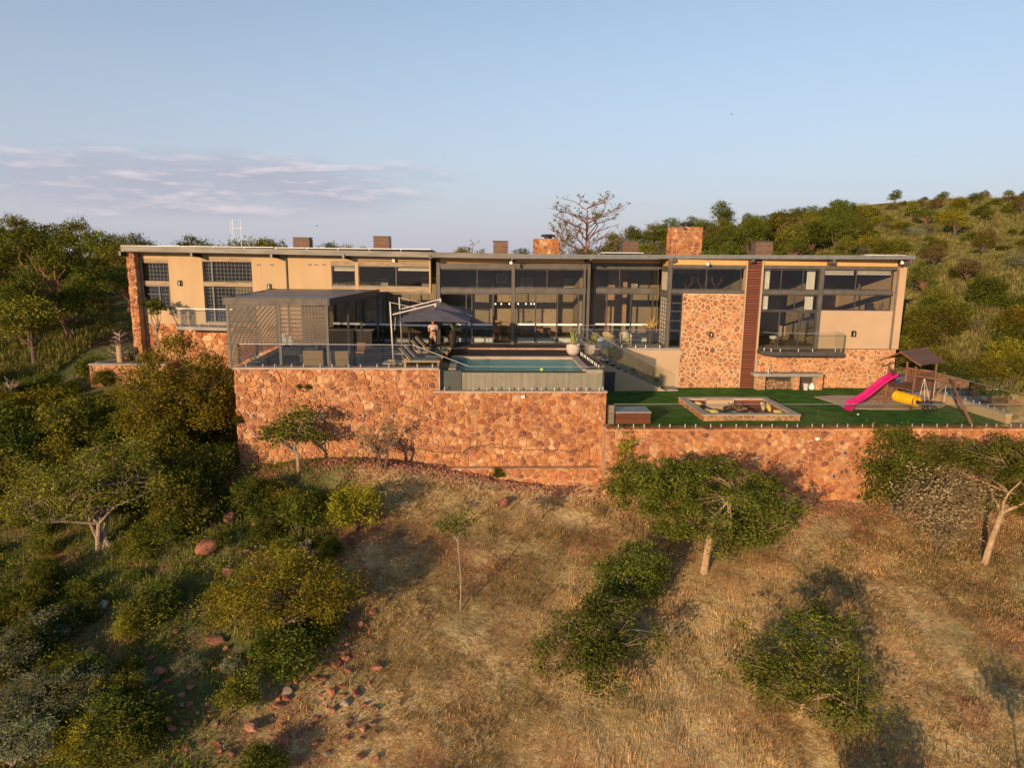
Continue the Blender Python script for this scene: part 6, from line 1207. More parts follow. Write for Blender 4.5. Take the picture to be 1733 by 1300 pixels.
# --- prototypes
PR = {}
PR['acacia'] = make_plant(11, [(0, .2, 4.1, 3.3, 2.8, .9), (-1.5, .4, 3.4, 2.2, 2.2, 1.0), (2.0, -.3, 3.1, 2.3, 2.3, 1.1), (.3, -1.4, 2.4, 2.2, 1.6, .9), (1.6, -.8, 2.3, 1.4, 1.3, .7), (-1.3, -.6, 2.4, 1.3, 1.3, .7)], 270, 130, .38, .12, trunk=1.8, trunk_r=.15, m='mid', bark=BARKP, up=.45, shell=.25, twig=1, limbs=9)
PR['acacia2'] = make_plant(12, [(.5, 0, 4.4, 2.6, 2.2, .8), (2.6, .3, 3.6, 2.3, 2.0, 1.1), (-2.0, 0, 4.7, 1.6, 1.6, .6), (1.9, .2, 2.6, 1.8, 1.4, 1.0)], 200, 130, .37, .115, trunk=2.3, trunk_r=.12, m='mid', bark=BARKP, up=.45, shell=.25, twig=2, limbs=8)
PR['lacy'] = make_plant(13, [(.3, .3, 2.0, 2.3, 2.0, 1.1), (.9, -1.2, 1.0, 1.2, 1.1, .8), (-1.0, 0, 1.6, 1.3, 1.3, .8), (1.0, .9, 2.8, 1.4, 1.3, .6), (.2, -.2, 1.0, 1.3, 1.2, .8)], 170, 85, .33, .105, trunk=.7, trunk_r=.07, m='mid', bark=BARKP, up=.45, shell=.1, twig=2, limbs=9)
PR['lacy2'] = make_plant(14, [(0, 0, 1.3, 2.1, 1.8, .9), (.8, .6, 1.8, 1.1, 1.0, .6), (-.2, -.6, .8, 1.3, 1.2, .6)], 140, 85, .32, .10, trunk=.5, trunk_r=.05, m='dark', bark=BARKP, up=.4, shell=.1, twig=3, limbs=9)
PR['young'] = make_plant(15, [(0, 0, 2.9, .75, .7, .5), (-.6, 0, 2.75, .6, .4, .25)], 26, 24, .22, .11, trunk=2.4, trunk_r=.022, m='dark', bark=BARKG, shell=.1, twig=2, limbs=8)
PR['walltree'] = make_plant(16, [(0, 0, 1.7, 1.3, .8, .8), (-.9, 0, 1.6, .7, .6, .5), (.3, 0, 2.6, .7, .5, .5), (.9, 0, 1.4, .5, .5, .4)], 62, 34, .33, .15, trunk=.8, trunk_r=.07, m='mid', bark=BARKG, shell=.2, twig=2, limbs=8)
PR['greytree'] = make_plant(17, [(-.5, 0, 1.2, .7, .5, .9), (.25, 0, 1.9, .4, .4, .8)], 44, 20, .28, .10, trunk=.7, trunk_r=.06, m='sage', bark=BARKD, shell=.1, twig=3, limbs=8, stems=2, base_spread=.1)
PR['round'] = make_plant(18, [(0, 0, 2.7, 2.4, 2.2, 2.3), (-.8, -.5, 1.9, 1.9, 1.8, 1.7), (1.0, -.4, 2.0, 1.7, 1.8, 1.8)], 330, 95, .46, .125, trunk=.9, trunk_r=.15, m='yell', bark=BARKD, shell=.62, twig=1, stems=3, limbs=5, base_spread=.4)
PR['round2'] = make_plant(19, [(0, 0, .7, 1.3, 1.2, .7), (0, 0, 1.4, 1.6, 1.4, 1.2), (.6, .2, 1.6, 1.0, 1.0, 1.0), (-.7, 0, 1.0, 1.0, 1.0, .9)], 150, 70, .36, .11, trunk=.5, trunk_r=.08, m='dark', bark=BARKD, shell=.5, stems=3, limbs=4, base_spread=.3)
PR['yellow'] = make_plant(20, [(0, 0, 1.9, 2.6, 2.0, 1.2), (-1.2, 0, 1.6, 1.4, 1.4, 1.1), (1.4, .2, 1.9, 1.5, 1.4, 1.3), (0, .8, 2.6, 1.2, 1.0, .8)], 260, 85, .42, .10, trunk=.8, trunk_r=.09, m='yell', bark=BARKD, shell=.5, stems=4, limbs=5, base_spread=.8, twig=1)
PR['yellow2'] = make_plant(21, [(0, 0, 1.1, 1.2, 1.1, .9), (.5, 0, 1.4, .8, .8, .7)], 90, 60, .34, .11, trunk=.4, trunk_r=.05, m='yell', bark=BARKD, shell=.4, stems=3, limbs=4, base_spread=.3)
PR['open'] = make_plant(22, [(-1.2, 0, 3.2, 2.4, 2.0, 1.0), (.9, .3, 3.6, 1.5, 1.3, 1.0), (-1.9, -.4, 2.0, 1.9, 1.6, .9), (.1, -.5, 2.3, 1.6, 1.4, 1.0), (2.0, .3, 2.6, .9, .9, .8)], 210, 56, .44, .13, trunk=1.1, trunk_r=.10, m='olive', bark=BARKG, shell=.3, twig=2, stems=5, limbs=5, base_spread=.55)
PR['sage'] = make_plant(23, [(0, 0, .45, .75, .7, .45)], 75, 60, .17, .075, trunk=.12, trunk_r=.025, m='sage', bark=BARKG, shell=.6, stems=4, limbs=6, base_spread=.15, up=.5, wr=.3)
PR['sage2'] = make_plant(24, [(0, 0, .55, 1.1, .9, .55), (.7, .2, .6, .7, .7, .5), (-.6, .3, .75, .7, .6, .5)], 150, 60, .19, .08, trunk=.15, trunk_r=.03, m='sage', bark=BARKG, shell=.6, stems=5, limbs=6, base_spread=.3, up=.5, wr=.3)
PR['greybush'] = make_plant(25, [(0, 0, 2.0, 1.9, 1.6, 1.3), (-.9, 0, 2.0, 1.2, 1.0, 1.0), (.9, .2, 2.6, 1.2, 1.0, .9), (0, -.4, 1.1, 1.2, 1.0, .6)], 230, 42, .42, .10, trunk=.7, trunk_r=.05, m='greyb', bark=BARKD, shell=.25, twig=2, stems=3, limbs=6, base_spread=.25, wr=.45)
PR['bush'] = make_plant(26, [(0, 0, .8, 1.0, .9, .75)], 65, 60, .32, .12, trunk=.3, trunk_r=.04, m='mid', bark=BARKD, shell=.45, stems=3, limbs=4, base_spread=.2)
PR['bushd'] = make_plant(27, [(0, 0, .9, 1.1, 1.0, .85), (.5, 0, 1.2, .7, .6, .6)], 85, 60, .34, .12, trunk=.3, trunk_r=.05, m='dark', bark=BARKD, shell=.5, stems=3, limbs=4, base_spread=.2)
PR['busho'] = make_plant(28, [(0, 0, .9, 1.2, 1.0, .8), (-.4, 0, 1.3, .8, .7, .6)], 85, 55, .34, .12, trunk=.3, trunk_r=.05, m='olive', bark=BARKD, shell=.45, stems=3, limbs=4, base_spread=.2)
PR['vine'] = make_plant(29, [(0, 0, 1.3, 1.3, .55, 1.3), (.6, 0, .9, 1.0, .6, .9), (-.5, 0, .9, .9, .5, .8)], 130, 70, .32, .11, trunk=.4, trunk_r=.04, m='mid', bark=BARKG, shell=.3, stems=3, limbs=4)
PR['vinesprig'] = make_plant(30, [(0, 0, 1.7, .5, .3, 1.1)], 26, 26, .2, .11, trunk=.8, trunk_r=.02, m='yell', bark=BARKG, shell=.2, twig=2, limbs=6)
# far trees, seen small: fewer, larger leaves
for k, (mm, sh) in enumerate((('dark', 1.0), ('mid', .8), ('olive', .9), ('brown', .75), ('dark', .7), ('yell', .85))):
    h = 3.2*sh+1.0; PR['far%d' % k] = make_plant(40+k, [(0, 0, h, 1.9, 1.8, 1.3*sh), (-1.1, .2, h-.8, 1.4, 1.3, 1.1), (1.2, -.2, h-.6, 1.4, 1.4, 1.0), (.3, 0, h+.8*sh, 1.1, 1.0, .7)], 95, 46, .50, .20, trunk=1.3*sh+.4, trunk_r=.13, m=mm, bark=BARKD if k != 1 else BARKR, shell=.35, twig=1, limbs=7, stems=1+k % 2, base_spread=.3)
PR['lean'] = make_plant(47, [(-2.4, 0, 6.2, 1.9, 1.6, 1.3), (-.4, 0, 5.4, 1.4, 1.2, 1.2), (-3.6, 0, 5.4, 1.3, 1.2, 1.0)], 120, 50, .50, .19, trunk=2.6, trunk_r=.15, m='mid', bark=BARKR, shell=.3, twig=1, limbs=9)
def bare_tree(seed, h, lv=4, spread=.9, m=BARKR, r0=.16, tips=None):
    rg = random.Random(seed); b = MB(); ends = []
    def go(p, d, l, r, k):
        if k == 0: ends.append(p); return
        n = 3; q = [p]; dd = d.copy()
        for _ in range(n): dd = (dd+Vector((rg.gauss(0, .13), rg.gauss(0, .13), rg.gauss(.03, .05)))).normalized(); q.append(q[-1]+dd*l/n)
        b.tube(q, [r*(1-.4*i/n) for i in range(n+1)], 6 if r > .05 else 4, cap=False)
        for _ in range(3 if k > 1 else 4):
            a = rg.random()*6.283; e = (dd*1.0+Vector((math.cos(a), math.sin(a), rg.uniform(-.1, .35)))*spread).normalized(); s = q[rg.choice([-1, -1, -2])]; go(s, e, l*rg.uniform(.5, .8), r*.52, k-1)
    tr = [Vector((0, 0, -.3+i*h/9)) for i in range(10)]; b.tube(tr, [r0*(1-.085*i) for i in range(10)], 8, cap=False)
    for i in range(2, 10):
        for _ in range(4): a = rg.random()*6.283; go(tr[i]+Vector((0, 0, rg.uniform(-.2, .2))), Vector((math.cos(a), math.sin(a), rg.uniform(.15, .8))).normalized(), h*.30*(1.15-.07*i), r0*.38, lv-1)
    cm = None
    if tips:
        rng = np.random.default_rng(seed); C = np.array([e+Vector((0, 0, 0)) for e in ends if rg.random() < tips]); C = np.repeat(C, 5, axis=0)+rng.normal(size=(len(C)*5, 3))*.07; cm = leaves_np(C, .16, rng, .3, .5, 'crown', LF['mid'])
    return (b.mesh('trunk', m), cm)
# --- named plants in the foreground (found in the photo, set down where their foot stands)
def gp_(px, py, **k): return ground_hit(px, py, **k)
plant('acacia_tree', PR['acacia'], gp_(1190, 972), .3, 1.0, 'wide flat topped acacia with a pale trunk in front of the lawn wall', 'tree')
plant('acacia_tree', PR['acacia2'], gp_(1664, 955), .0, (1.05, 1.0, 1.08), 'acacia with a pale forked trunk at the right edge of the picture', 'tree')
plant('grey_shrub', PR['greybush'], gp_(1590, 940), .4, 1.25, 'grey brown feathery shrub left of the pale forked trunk', 'shrub')
plant('green_shrub', PR['round2'], Vector((20.4, 31.9, tz(20.4, 31.9))), 2.0, (1.3, 1.1, 1.75), 'green bushy tree against the lawn wall behind the grey shrub', 'shrub')
plant('thorn_tree', PR['lacy'], gp_(1350, 1222), 0, (1.2, 1.15, 1.05), 'low lacy thorn tree with bare twigs at the lower right', 'tree')
plant('thorn_tree', PR['lacy2'], gp_(1005, 1150), .3, (1.2, 1.2, 1.1), 'thin lacy thorn tree on the dry grass below the round dark shrub', 'tree')
plant('dark_shrub', PR['round2'], gp_(1066, 1025), .2, (.98, .95, 1.0), 'compact round dark green shrub on the dry grass', 'shrub')
plant('young_tree', PR['young'], gp_(779, 1040), 0, (1.1, 1.1, 1.25), 'slender young tree with a thin pale stem in the middle of the dry grass', 'tree')
plant('wall_tree', PR['walltree'], Vector((-8.4, 32.9, tz(-8.4, 32.9))), 0, (1.15, 1, 1.12), 'small leafy tree against the left half of the terrace wall', 'tree')
plant('wall_tree', PR['greytree'], Vector((-4.4, 32.9, tz(-4.4, 32.9))), 0, (1.15, 1, 1.15), 'small grey leaved tree with a dark forked trunk against the terrace wall', 'tree')
plant('round_tree', PR['round'], Vector((-15.3, 37.0, tz(-15.3, 37.0))), 0, (1.1, 1.05, 1.2), 'big rounded olive green tree just left of the terrace wall', 'tree')
plant('wall_creeper', PR['vine'], Vector((7.6, 32.3, tz(7.6, 32.3))), 0, (1.15, 1, 1.0), 'dense green creeper at the left end of the lawn wall', 'creeper')
plant('wall_creeper', PR['vinesprig'], Vector((7.2, 32.6, tz(7.2, 32.6))), 0, (1.0, 1, 1.35), 'yellowish creeper shoots climbing past the lawn wall by the crack', 'creeper')
plant('multi_stem_tree', PR['open'], gp_(178, 925), .2, (1.0, 1.0, 1.0), 'open multi stemmed tree with pale stems on the left slope', 'tree')
plant('yellow_shrub', PR['yellow'], gp_(478, 1085), .1, (.98, .95, .95), 'large spreading yellow green shrub on the lower left slope', 'shrub')
plant('yellow_shrub', PR['yellow2'], gp_(598, 905), .1, (.95, .95, 1.1), 'narrow yellow green shrub at the edge of the dry grass', 'shrub')
plant('yellow_shrub', PR['yellow2'], gp_(560, 868), 1.1, (.75, .75, .5), 'yellow green shrub below the two small wall trees', 'shrub')
plant('yellow_shrub', PR['yellow2'], gp_(470, 858), 2.1, (.8, .8, .55), 'yellow green shrub at the foot of the terrace wall, left of the small leafy tree', 'shrub')
plant('leafy_shrub', PR['busho'], gp_(318, 905), .6, (1.1, 1, 1.2), 'olive shrub above the red boulders on the left slope', 'shrub')
plant('leafy_shrub', PR['bush'], gp_(510, 905), .6, (1.0, 1, 1.1), 'green shrub behind the large spreading yellow green shrub', 'shrub')
plant('leafy_shrub', PR['bushd'], gp_(420, 870), .9, (.8, .8, .9), 'dark shrub on the slope just below the left corner of the terrace wall', 'shrub')
plant('leafy_shrub', PR['bushd'], gp_(480, 1140), 2.0, (1.2, 1.1, .8), 'dark green shrub under the front of the large yellow green shrub', 'shrub')
for px, py, s, k, lab in ((44, 1120, 1.25, 'sage2', 'grey green sage bush at the left edge of the picture'), (128, 1055, .62, 'sage', 'small pale grey sage bush on the left slope'), (95, 1215, 1.3, 'sage2', 'broad grey green sage bush in the lower left corner'), (168, 1175, 1.1, 'sage', 'grey sage bush right of the broad one in the lower left corner'), (30, 1290, 1.2, 'sage2', 'sage bush cut by the bottom left corner of the picture'), (182, 1275, 1.0, 'sage2', 'sage bush at the bottom edge, left of the dark shrub'), (318, 1150, .68, 'sage', 'upright blue green sage bush left of the large yellow green shrub'), (360, 1203, .42, 'sage', 'small round mint green sage bush among the red stones'), (434, 1205, .40, 'sage', 'small olive sage bush right of the round mint green one'), (395, 1140, .6, 'sage', 'sage bush under the left end of the large yellow green shrub'), (150, 1120, .7, 'sage', 'yellowish sage bush on the left slope'), (235, 1180, .8, 'sage', 'sage bush left of the scattered red stones')):
    plant('sage_bush', PR[k], gp_(px, py), px*.1, s, lab, 'bush', 'sage bushes on the left slope')
plant('leafy_shrub', PR['bushd'], gp_(215, 1275), .3, (1.0, 1, .8), 'dark green shrub at the bottom edge, left of the red stones', 'shrub')
DB = bare_tree(31, 1.6, 3, 1.1, BARKG, .07)
_p = ground_hit(25, 700); plant('dead_branch', DB, (_p.x, _p.y, _p.z), 1.0, (1.5, 1.5, 1.3), 'bare pale branches sticking up at the left picture edge', 'dead branch')
_p = ground_hit(520, 1000); plant('dead_branch', DB, (_p.x, _p.y, _p.z+.9), 2.0, .8, 'bare twigs above the back of the large yellow green shrub', 'dead branch')
_p = ground_hit(838, 868); plant('dead_branch', DB, (_p.x-1.2, _p.y, _p.z+.1), 2.0, (1.2, .8, .25), 'fallen dead branch beside the red boulder at the top of the dry grass', 'dead branch')
# --- ordinary shrubs that fill the left slope and the ground left of the house
rng = np.random.default_rng(5); cnt = 0
GL = 'mixed shrubs covering the left slope'
KL = dict(bush='mid green rounded shrub among the others on the left slope', bushd='dark green shrub among the others on the left slope', busho='olive green shrub among the others on the left slope', yellow2='yellow green shrub among the others on the left slope')
for px in range(-60, 640, 36):
    for py in range(560, 1330, 34):
        x, y = px+rng.uniform(-16, 16), py+rng.uniform(-16, 16)
        dens = .6 if y < 700 else .84 if y < 900 else .50 if x < 260 else .26
        if x > 205 and y < 700: continue
        if x > 395 and y < 868: continue
        if x > 240 and y > 1100: dens = .14
        if x > 600-(y-850)*.15: continue
        if rng.random() > dens: continue
        g = ground_hit(x, y)
        if g.y > 46 or (g.x > -12.5 and g.y > 33.5): continue
        k = str(rng.choice(['bush', 'bushd', 'busho', 'yellow2'], p=[.34, .30, .26, .10])); s = rng.uniform(.5, 1.05)*(1.0 if y < 700 else 1.4 if y < 880 and x < 370 else .72)
        plant('shrub', PR[k], g, rng.uniform(0, 6.2), (s, s, s*rng.uniform(.7, 1.2)), KL[k], 'shrub', GL); cnt += 1
# --- woodland left of and behind the house
def blocked(x, y): return (-28 < x < 28 and 43 < y < 58) or (6 < x < 28 and 30 < y < 46) or (-13 < x < 7 and 33 < y < 46)
plant('leaning_tree', PR['lean'], Vector((-29.8, 54, tz(-29.8, 54))), 0, (1.15, 1, 1.15), 'leaning tree with a reddish forked trunk left of the house', 'tree')
FARL = ['dark dense tree', 'mid green tree with a reddish trunk', 'olive green tree', 'brownish thin tree', 'low dark tree', 'yellow green tree']
def grove(n, xr, yr, seed, smin, smax, where, grp, ps=None, mind=2.2, test=None, sink=.08):
    rng = np.random.default_rng(seed); P = []; tries = 0
    while len(P) < n and tries < n*30:
        tries += 1; x, y = rng.uniform(*xr), rng.uniform(*yr)
        if blocked(x, y) or (test and not test(x, y)) or any((x-a)**2+(y-b_)**2 < mind**2 for a, b_ in P): continue
        P.append((x, y)); k = int(rng.choice(6, p=ps)); s = rng.uniform(smin, smax); plant('tree', PR['far%d' % k], (x, y, tz(x, y)), rng.uniform(0, 6.28), (s*rng.uniform(.8, 1.25), s*rng.uniform(.8, 1.25), s*rng.uniform(.8, 1.2)), FARL[k]+' '+where, 'tree', grp, sink=sink*s)
grove(70, (-66, -27), (47, 84), 3, .70, 1.1, 'in the wood left of the house', 'wood left of the house', [.26, .24, .22, .10, .12, .06], 2.4, lambda x, y: x < -27-(y-47)*.12 and not (-64 < x < -56 and y > 66))
grove(26, (-56, -31), (36, 48), 4, .6, .95, 'on the slope below the left wood', 'trees on the far left slope', [.20, .24, .26, .10, .14, .06], 2.6)
for px, Y, s, k, lab in ((398, 62, 1.0, 2, 'olive tree behind the roof beside the antenna'), (440, 63, 1.05, 5, 'yellow green tree behind the roof right of the antenna'), (468, 61, .9, 2, 'olive tree behind the roof left of the first louvred vent'), (555, 64, .85, 0, 'dark tree behind the roof right of the first louvred vent'), (590, 64, .75, 2, 'small olive tree behind the roof left of the second louvred vent'), (330, 66, .8, 1, 'green tree behind the left end of the roof'), (784, 62, .55, 3, 'low brownish tree top behind the roof left of the bare twigs'), (880, 62, .5, 0, 'low dark tree top behind the roof by the small chimney'), (355, 64, .7, 0, 'low dark tree behind the roof left of the antenna'), (618, 66, .6, 1, 'low green tree top left of the second louvred vent')):
    p = atY(px, 420, Y); topy = {398: 392, 440: 388, 468: 395, 555: 400, 590: 404, 330: 388, 784: 408, 880: 413, 355: 402, 618: 410}[px]; zt = atY(px, topy, Y).z; hh = (3.2*(1.0, .8, .9, .75, .7, .85)[k]+1+2.0)*s
    plant('tree', PR['far%d' % k], (p.x, Y, zt-hh), px, s, lab, 'tree', 'tree tops behind the roof')
B1 = bare_tree(3, 6.6, 4, 1.0, BARKR, .115, .10); B2 = bare_tree(5, 4.6, 4, 1.0, BARKG, .11, .12)
p = atY(992, 425, 58); plant('bare_tree', B1, (p.x, 58, atY(992, 325, 58).z-8.4), 0, (1.5, 1.5, 1.12), 'tall nearly leafless tree with a straight reddish trunk behind the roof', 'tree')
p = atY(951, 425, 59); plant('bare_tree', B2, (p.x, 59, atY(951, 362, 59).z-6.2), 1, 1.12, 'smaller bare grey tree just left of the tall leafless tree', 'tree')
p = atY(800, 425, 60); plant('bare_tree', B2, (p.x, 60, atY(800, 402, 60).z-6.2), 2, 1.05, 'bare grey twigs rising behind the roof near the third louvred vent', 'tree')
# --- the hill on the right
RX = lambda px, Y: X_(px, 420, Y)
grove(100, (13, 52), (66, 98), 7, .55, .92, 'on the wooded ridge behind the house', 'trees on the ridge behind the house', [.30, .20, .25, .10, .10, .05], 1.9, lambda x, y: x/y > .12 and x/y < .52 and not (x/y > .38 and y < 78), sink=.7)
grove(30, (40, 96), (92, 116), 8, .30, .6, 'on the skyline of the right hill', 'trees on the skyline of the right hill', [.28, .10, .2, .28, .10, .04], 3.2, lambda x, y: x/y < .82, sink=1.5)
grove(26, (30, 74), (52, 92), 9, .35, .7, 'scattered on the grassy right hill', 'trees scattered over the right hill', [.2, .2, .22, .24, .10, .04], 4.5)
HS = dict(bush='mid green shrub on the grassy right hill', bushd='dark green shrub on the grassy right hill', busho='olive green shrub on the grassy right hill', yellow2='yellow green shrub on the grassy right hill', sage2='pale grey green bush on the grassy right hill')
rng = np.random.default_rng(15); n = 0
while n < 130:
    x, y = rng.uniform(27, 86), rng.uniform(36, 100)
    if blocked(x, y) or x < 29 and y < 48 or x/y > .85 or (x < 33 and y < 36): continue
    k = str(rng.choice(list(HS), p=[.25, .15, .25, .15, .20])); s = rng.uniform(.45, 1.25); plant('shrub', PR[k], (x, y, tz(x, y)), rng.uniform(0, 6.2), (s, s, s*rng.uniform(.6, 1.1)), HS[k], 'shrub', 'shrubs on the right hill'); n += 1
rng = np.random.default_rng(16); n = 0                    # thick green growth just right of the house
while n < 34:
    x, y = rng.uniform(28.5, 40), rng.uniform(36, 56)
    if blocked(x, y) or (x < 30.5 and y < 47): continue
    k = str(rng.choice(['bush', 'busho', 'yellow2', 'bushd'], p=[.4, .25, .2, .15])); s = rng.uniform(.8, 1.4); plant('shrub', PR[k], (x, y, tz(x, y)), rng.uniform(0, 6.2), s, HS[k].replace('on the grassy right hill', 'in the thick growth right of the house'), 'shrub', 'thick shrubs right of the house'); n += 1
# --- stone planter with succulents at the left end
pz = Z_(190, 616, 44.3); x0, x1 = X_(151, 625, 44.3), X_(240, 625, 44.3)+1.5; pln = thing('stone_planter', 'low stone walled planter with a grey coping at the left end of the house', 'planter', (x0, 44.3, pz))
MB().box(x0, x1, 44.35, 44.7, pz-1.6, pz-.08).build('wall_core', MORTAR, pln); MB().box(x0-.03, x1, 44.27, 44.74, pz-.079, pz).build('coping', CONC, pln); MB().bar((x0+.15, 44.9, pz-.04), (x0+2.9, 49.5, pz-.04), .35, .08).build('coping', CONC, pln)
masonry(pln, pln, (x0, 44.35, pz-1.6), (1, 0, 0), (0, 0, 1), x1-x0, 1.5, .36, STONE, 61, 120, lambda u, v: pz-1.6+v > tz(x0+u, 44.2)-.3)
MB().prism([(x0+.2, 44.75, pz-1.5), (x1, 44.75, pz-1.5), (x1, 48, pz-1.5), (x0+2.2, 48, pz-1.5)], (0, 0, 1.42)).build('soil', mat('red_soil', (.22, .10, .055), (.30, .15, .08), bump=.6), pln)
p = Vector((X_(203, 600, 45.6), 45.6, pz-.08)); t = thing('cut_stump', 'thick pale cut stump standing in the stone planter', 'stump', p); MB().lathe(p, [(.20, 0), (.19, .6), (.18, 1.0), (.12, 1.05)], 12).build('stump', BARKP, t)
eu = bare_tree(21, 1.3, 3, .6, BARKG, .07); plant('euphorbia', eu, Vector((X_(205, 600, 46.6), 46.6, pz-.1)), 0, (1.5, 1.5, 1.7), 'bare candelabra branched succulent behind the stump in the planter', 'succulent')
for k, (px, Y) in enumerate(((222, 46.2), (243, 45.8), (232, 45.4))):
    t = thing('aloe', ['aloe with red brown tips right of the stump', 'dark spiky aloe at the right end of the planter', 'small aloe at the front of the planter'][k], 'succulent', (X_(px, 605, Y), Y, pz-.1), k, 'aloes in the stone planter'); link('leaves', aloe_mesh(24, .9-.15*k, .08, 90+k, LF[['brown', 'brown', 'aloe'][k]], .2, .4), t); b = MB(); b.tube([(0, 0, -.1), (0, 0, .12)], .06, 6); b.build('stem', BARKD, t, local=True)
fr_ = make_plant(33, [(0, 0, 2.3, 1.05, .7, .55), (-.5, 0, 1.9, .5, .4, .3)], 20, 30, .20, .24, trunk=.9, trunk_r=.06, m='mid', bark=BARKG, shell=.3, twig=1, limbs=9, wr=.35)
p = LWP.at(LWP.hit(292, 560)[0], 0, 1.6); zz = ZB-1.35; plant('frangipani_tree', fr_, (p.x, p.y, zz), 0, (.95, .95, 1.12), 'small frangipani tree in front of the ochre wall left of the balcony', 'tree')
# trees standing behind the camera whose shadows reach the lower right corner
_g = ground_hit(1500, 1262); _a = (_g.x-.537*5.5, _g.y-.843*5.5); _g2 = ground_hit(1712, 1225); _b = (_g2.x-.537*7.5, _g2.y-.843*7.5)
plant('acacia_tree', PR['round2'], (*_a, tz(*_a)), 0, (.8, .8, 1.15), 'leafy tree below the picture whose shadow falls at the bottom edge', 'tree'); plant('young_tree', PR['young'], (*_b, tz(*_b)), 1, (1.5, 1.5, 1.35), 'slender tree below the picture whose shadow falls in the lower right corner', 'tree')

# ------------------------------------------------------------------ rocks
def rock_mesh(seed, n=1):
    rg = random.Random(seed); b = bmesh.new(); bmesh.ops.create_icosphere(b, subdivisions=2, radius=.5); sx = Vector((rg.uniform(.7, 1.3), rg.uniform(.6, 1.1), rg.uniform(.45, .9)))
    cuts = [(Vector((rg.gauss(0, 1), rg.gauss(0, 1), rg.gauss(.3, .8))).normalized(), rg.uniform(.20, .36)) for _ in range(11)]
    for v in b.verts:
        for nn_, dd in cuts:
            e = v.co.dot(nn_)-dd
            if e > 0: v.co -= nn_*e
        v.co = Vector((v.co.x*sx.x, v.co.y*sx.y, v.co.z*sx.z))*rg.uniform(.96, 1.05)*1.15
    me = bpy.data.meshes.new('boulder'); b.to_mesh(me); b.free(); return me
RM = [rock_mesh(k) for k in range(9)]
for k, r_ in enumerate(RM): r_.materials.append(ROCK if k < 8 else ROCKG)
named = [(350, 935, .75, 'large split red boulder on the left slope'), (386, 885, .55, 'pale red block above the split boulder'), (430, 856, .7, 'long red slab near the foot of the terrace wall'), (362, 862, .45, 'red boulder under the olive shrub'), (853, 860, .60, 'red boulder at the top of the dry grass under the pool wall'), (175, 1035, .5, 'red boulder beside the small pale grey sage bush'), (215, 1180, .42, 'oblong red stone left of the round mint green bush'), (250, 1198, .48, 'round red boulder below the oblong red stone'), (272, 1145, .38, 'upright red stone left of the blue green sage bush'), (253, 1165, .32, 'small orange stone above the round red boulder'), (365, 1095, .45, 'red stone under the left edge of the large yellow green shrub'), (285, 1235, .3, 'flat stone in the stack of small stones near the bottom edge'), (292, 1248, .34, 'lowest stone in the stack of small stones near the bottom edge'), (480, 1265, .36, 'orange red stone at the bottom edge'), (428, 1242, .42, 'long orange stone left of the orange red one'), (486, 1185, .38, 'pale grey rounded stone below the yellow green shrub'), (585, 1205, .3, 'pale flat stone at the edge of the dry grass'), (602, 1185, .28, 'red stone among the rubble at the edge of the dry grass'), (970, 1060, .0, '')]
for k, (px, py, s, lab) in enumerate(named[:-1]):
    g = gp_(px, py); o = link('boulder', RM[8] if 'grey' in lab or 'pale flat' in lab else RM[k % 8], None, g+Vector((0, 0, s*.30))); o.scale = (s*1.4, s*1.3, s*1.3); o.rotation_euler = (0, 0, k*1.3); tag(o, lab, 'rock')
for lab, px, py, Y, s in (('small leafy sprig growing from the terrace wall high on its left half', 505, 656, YT, .16), ('small sprig beside a dark stone high on the terrace wall', 522, 658, YT, .2), ('leafy sprig at the left corner of the terrace wall', 403, 715, YT, .32), ('small dark sprig on the footing of the pool wall', 842, 806, YP-.4, .42)):
    p = atY(px, py, Y-.05); plant('wall_sprig', PR['bush'], p-Vector((0, 0, .5*s)), px, (s, s*.7, s), lab, 'plant', 'sprigs growing on the retaining walls', sink=0)
rng = np.random.default_rng(9); n = 0
while n < 260:
    px, py = rng.uniform(190, 640), rng.uniform(870, 1299)
    w_ = math.exp(-((px-(560+(py-1100)*.25))/90)**2)*.9+math.exp(-((px-290)/120)**2-((py-1190)/110)**2)*.8+.10
    if rng.random() > w_: continue
    g = gp_(px, py); s = rng.uniform(.12, .34)*(1 if rng.random() < .8 else 1.4); k = int(rng.choice(9, p=[.12]*8+[.04])); o = link('rock', RM[k], None, g+Vector((0, 0, s*.3))); o.scale = (s, s, s*rng.uniform(.6, 1)); o.rotation_euler = (0, 0, rng.uniform(0, 6)); n += 1
    tag(o, 'small pale grey stone on the left slope' if k == 8 else 'small red stone on the left slope', 'rock', 'small stones scattered on the left slope')
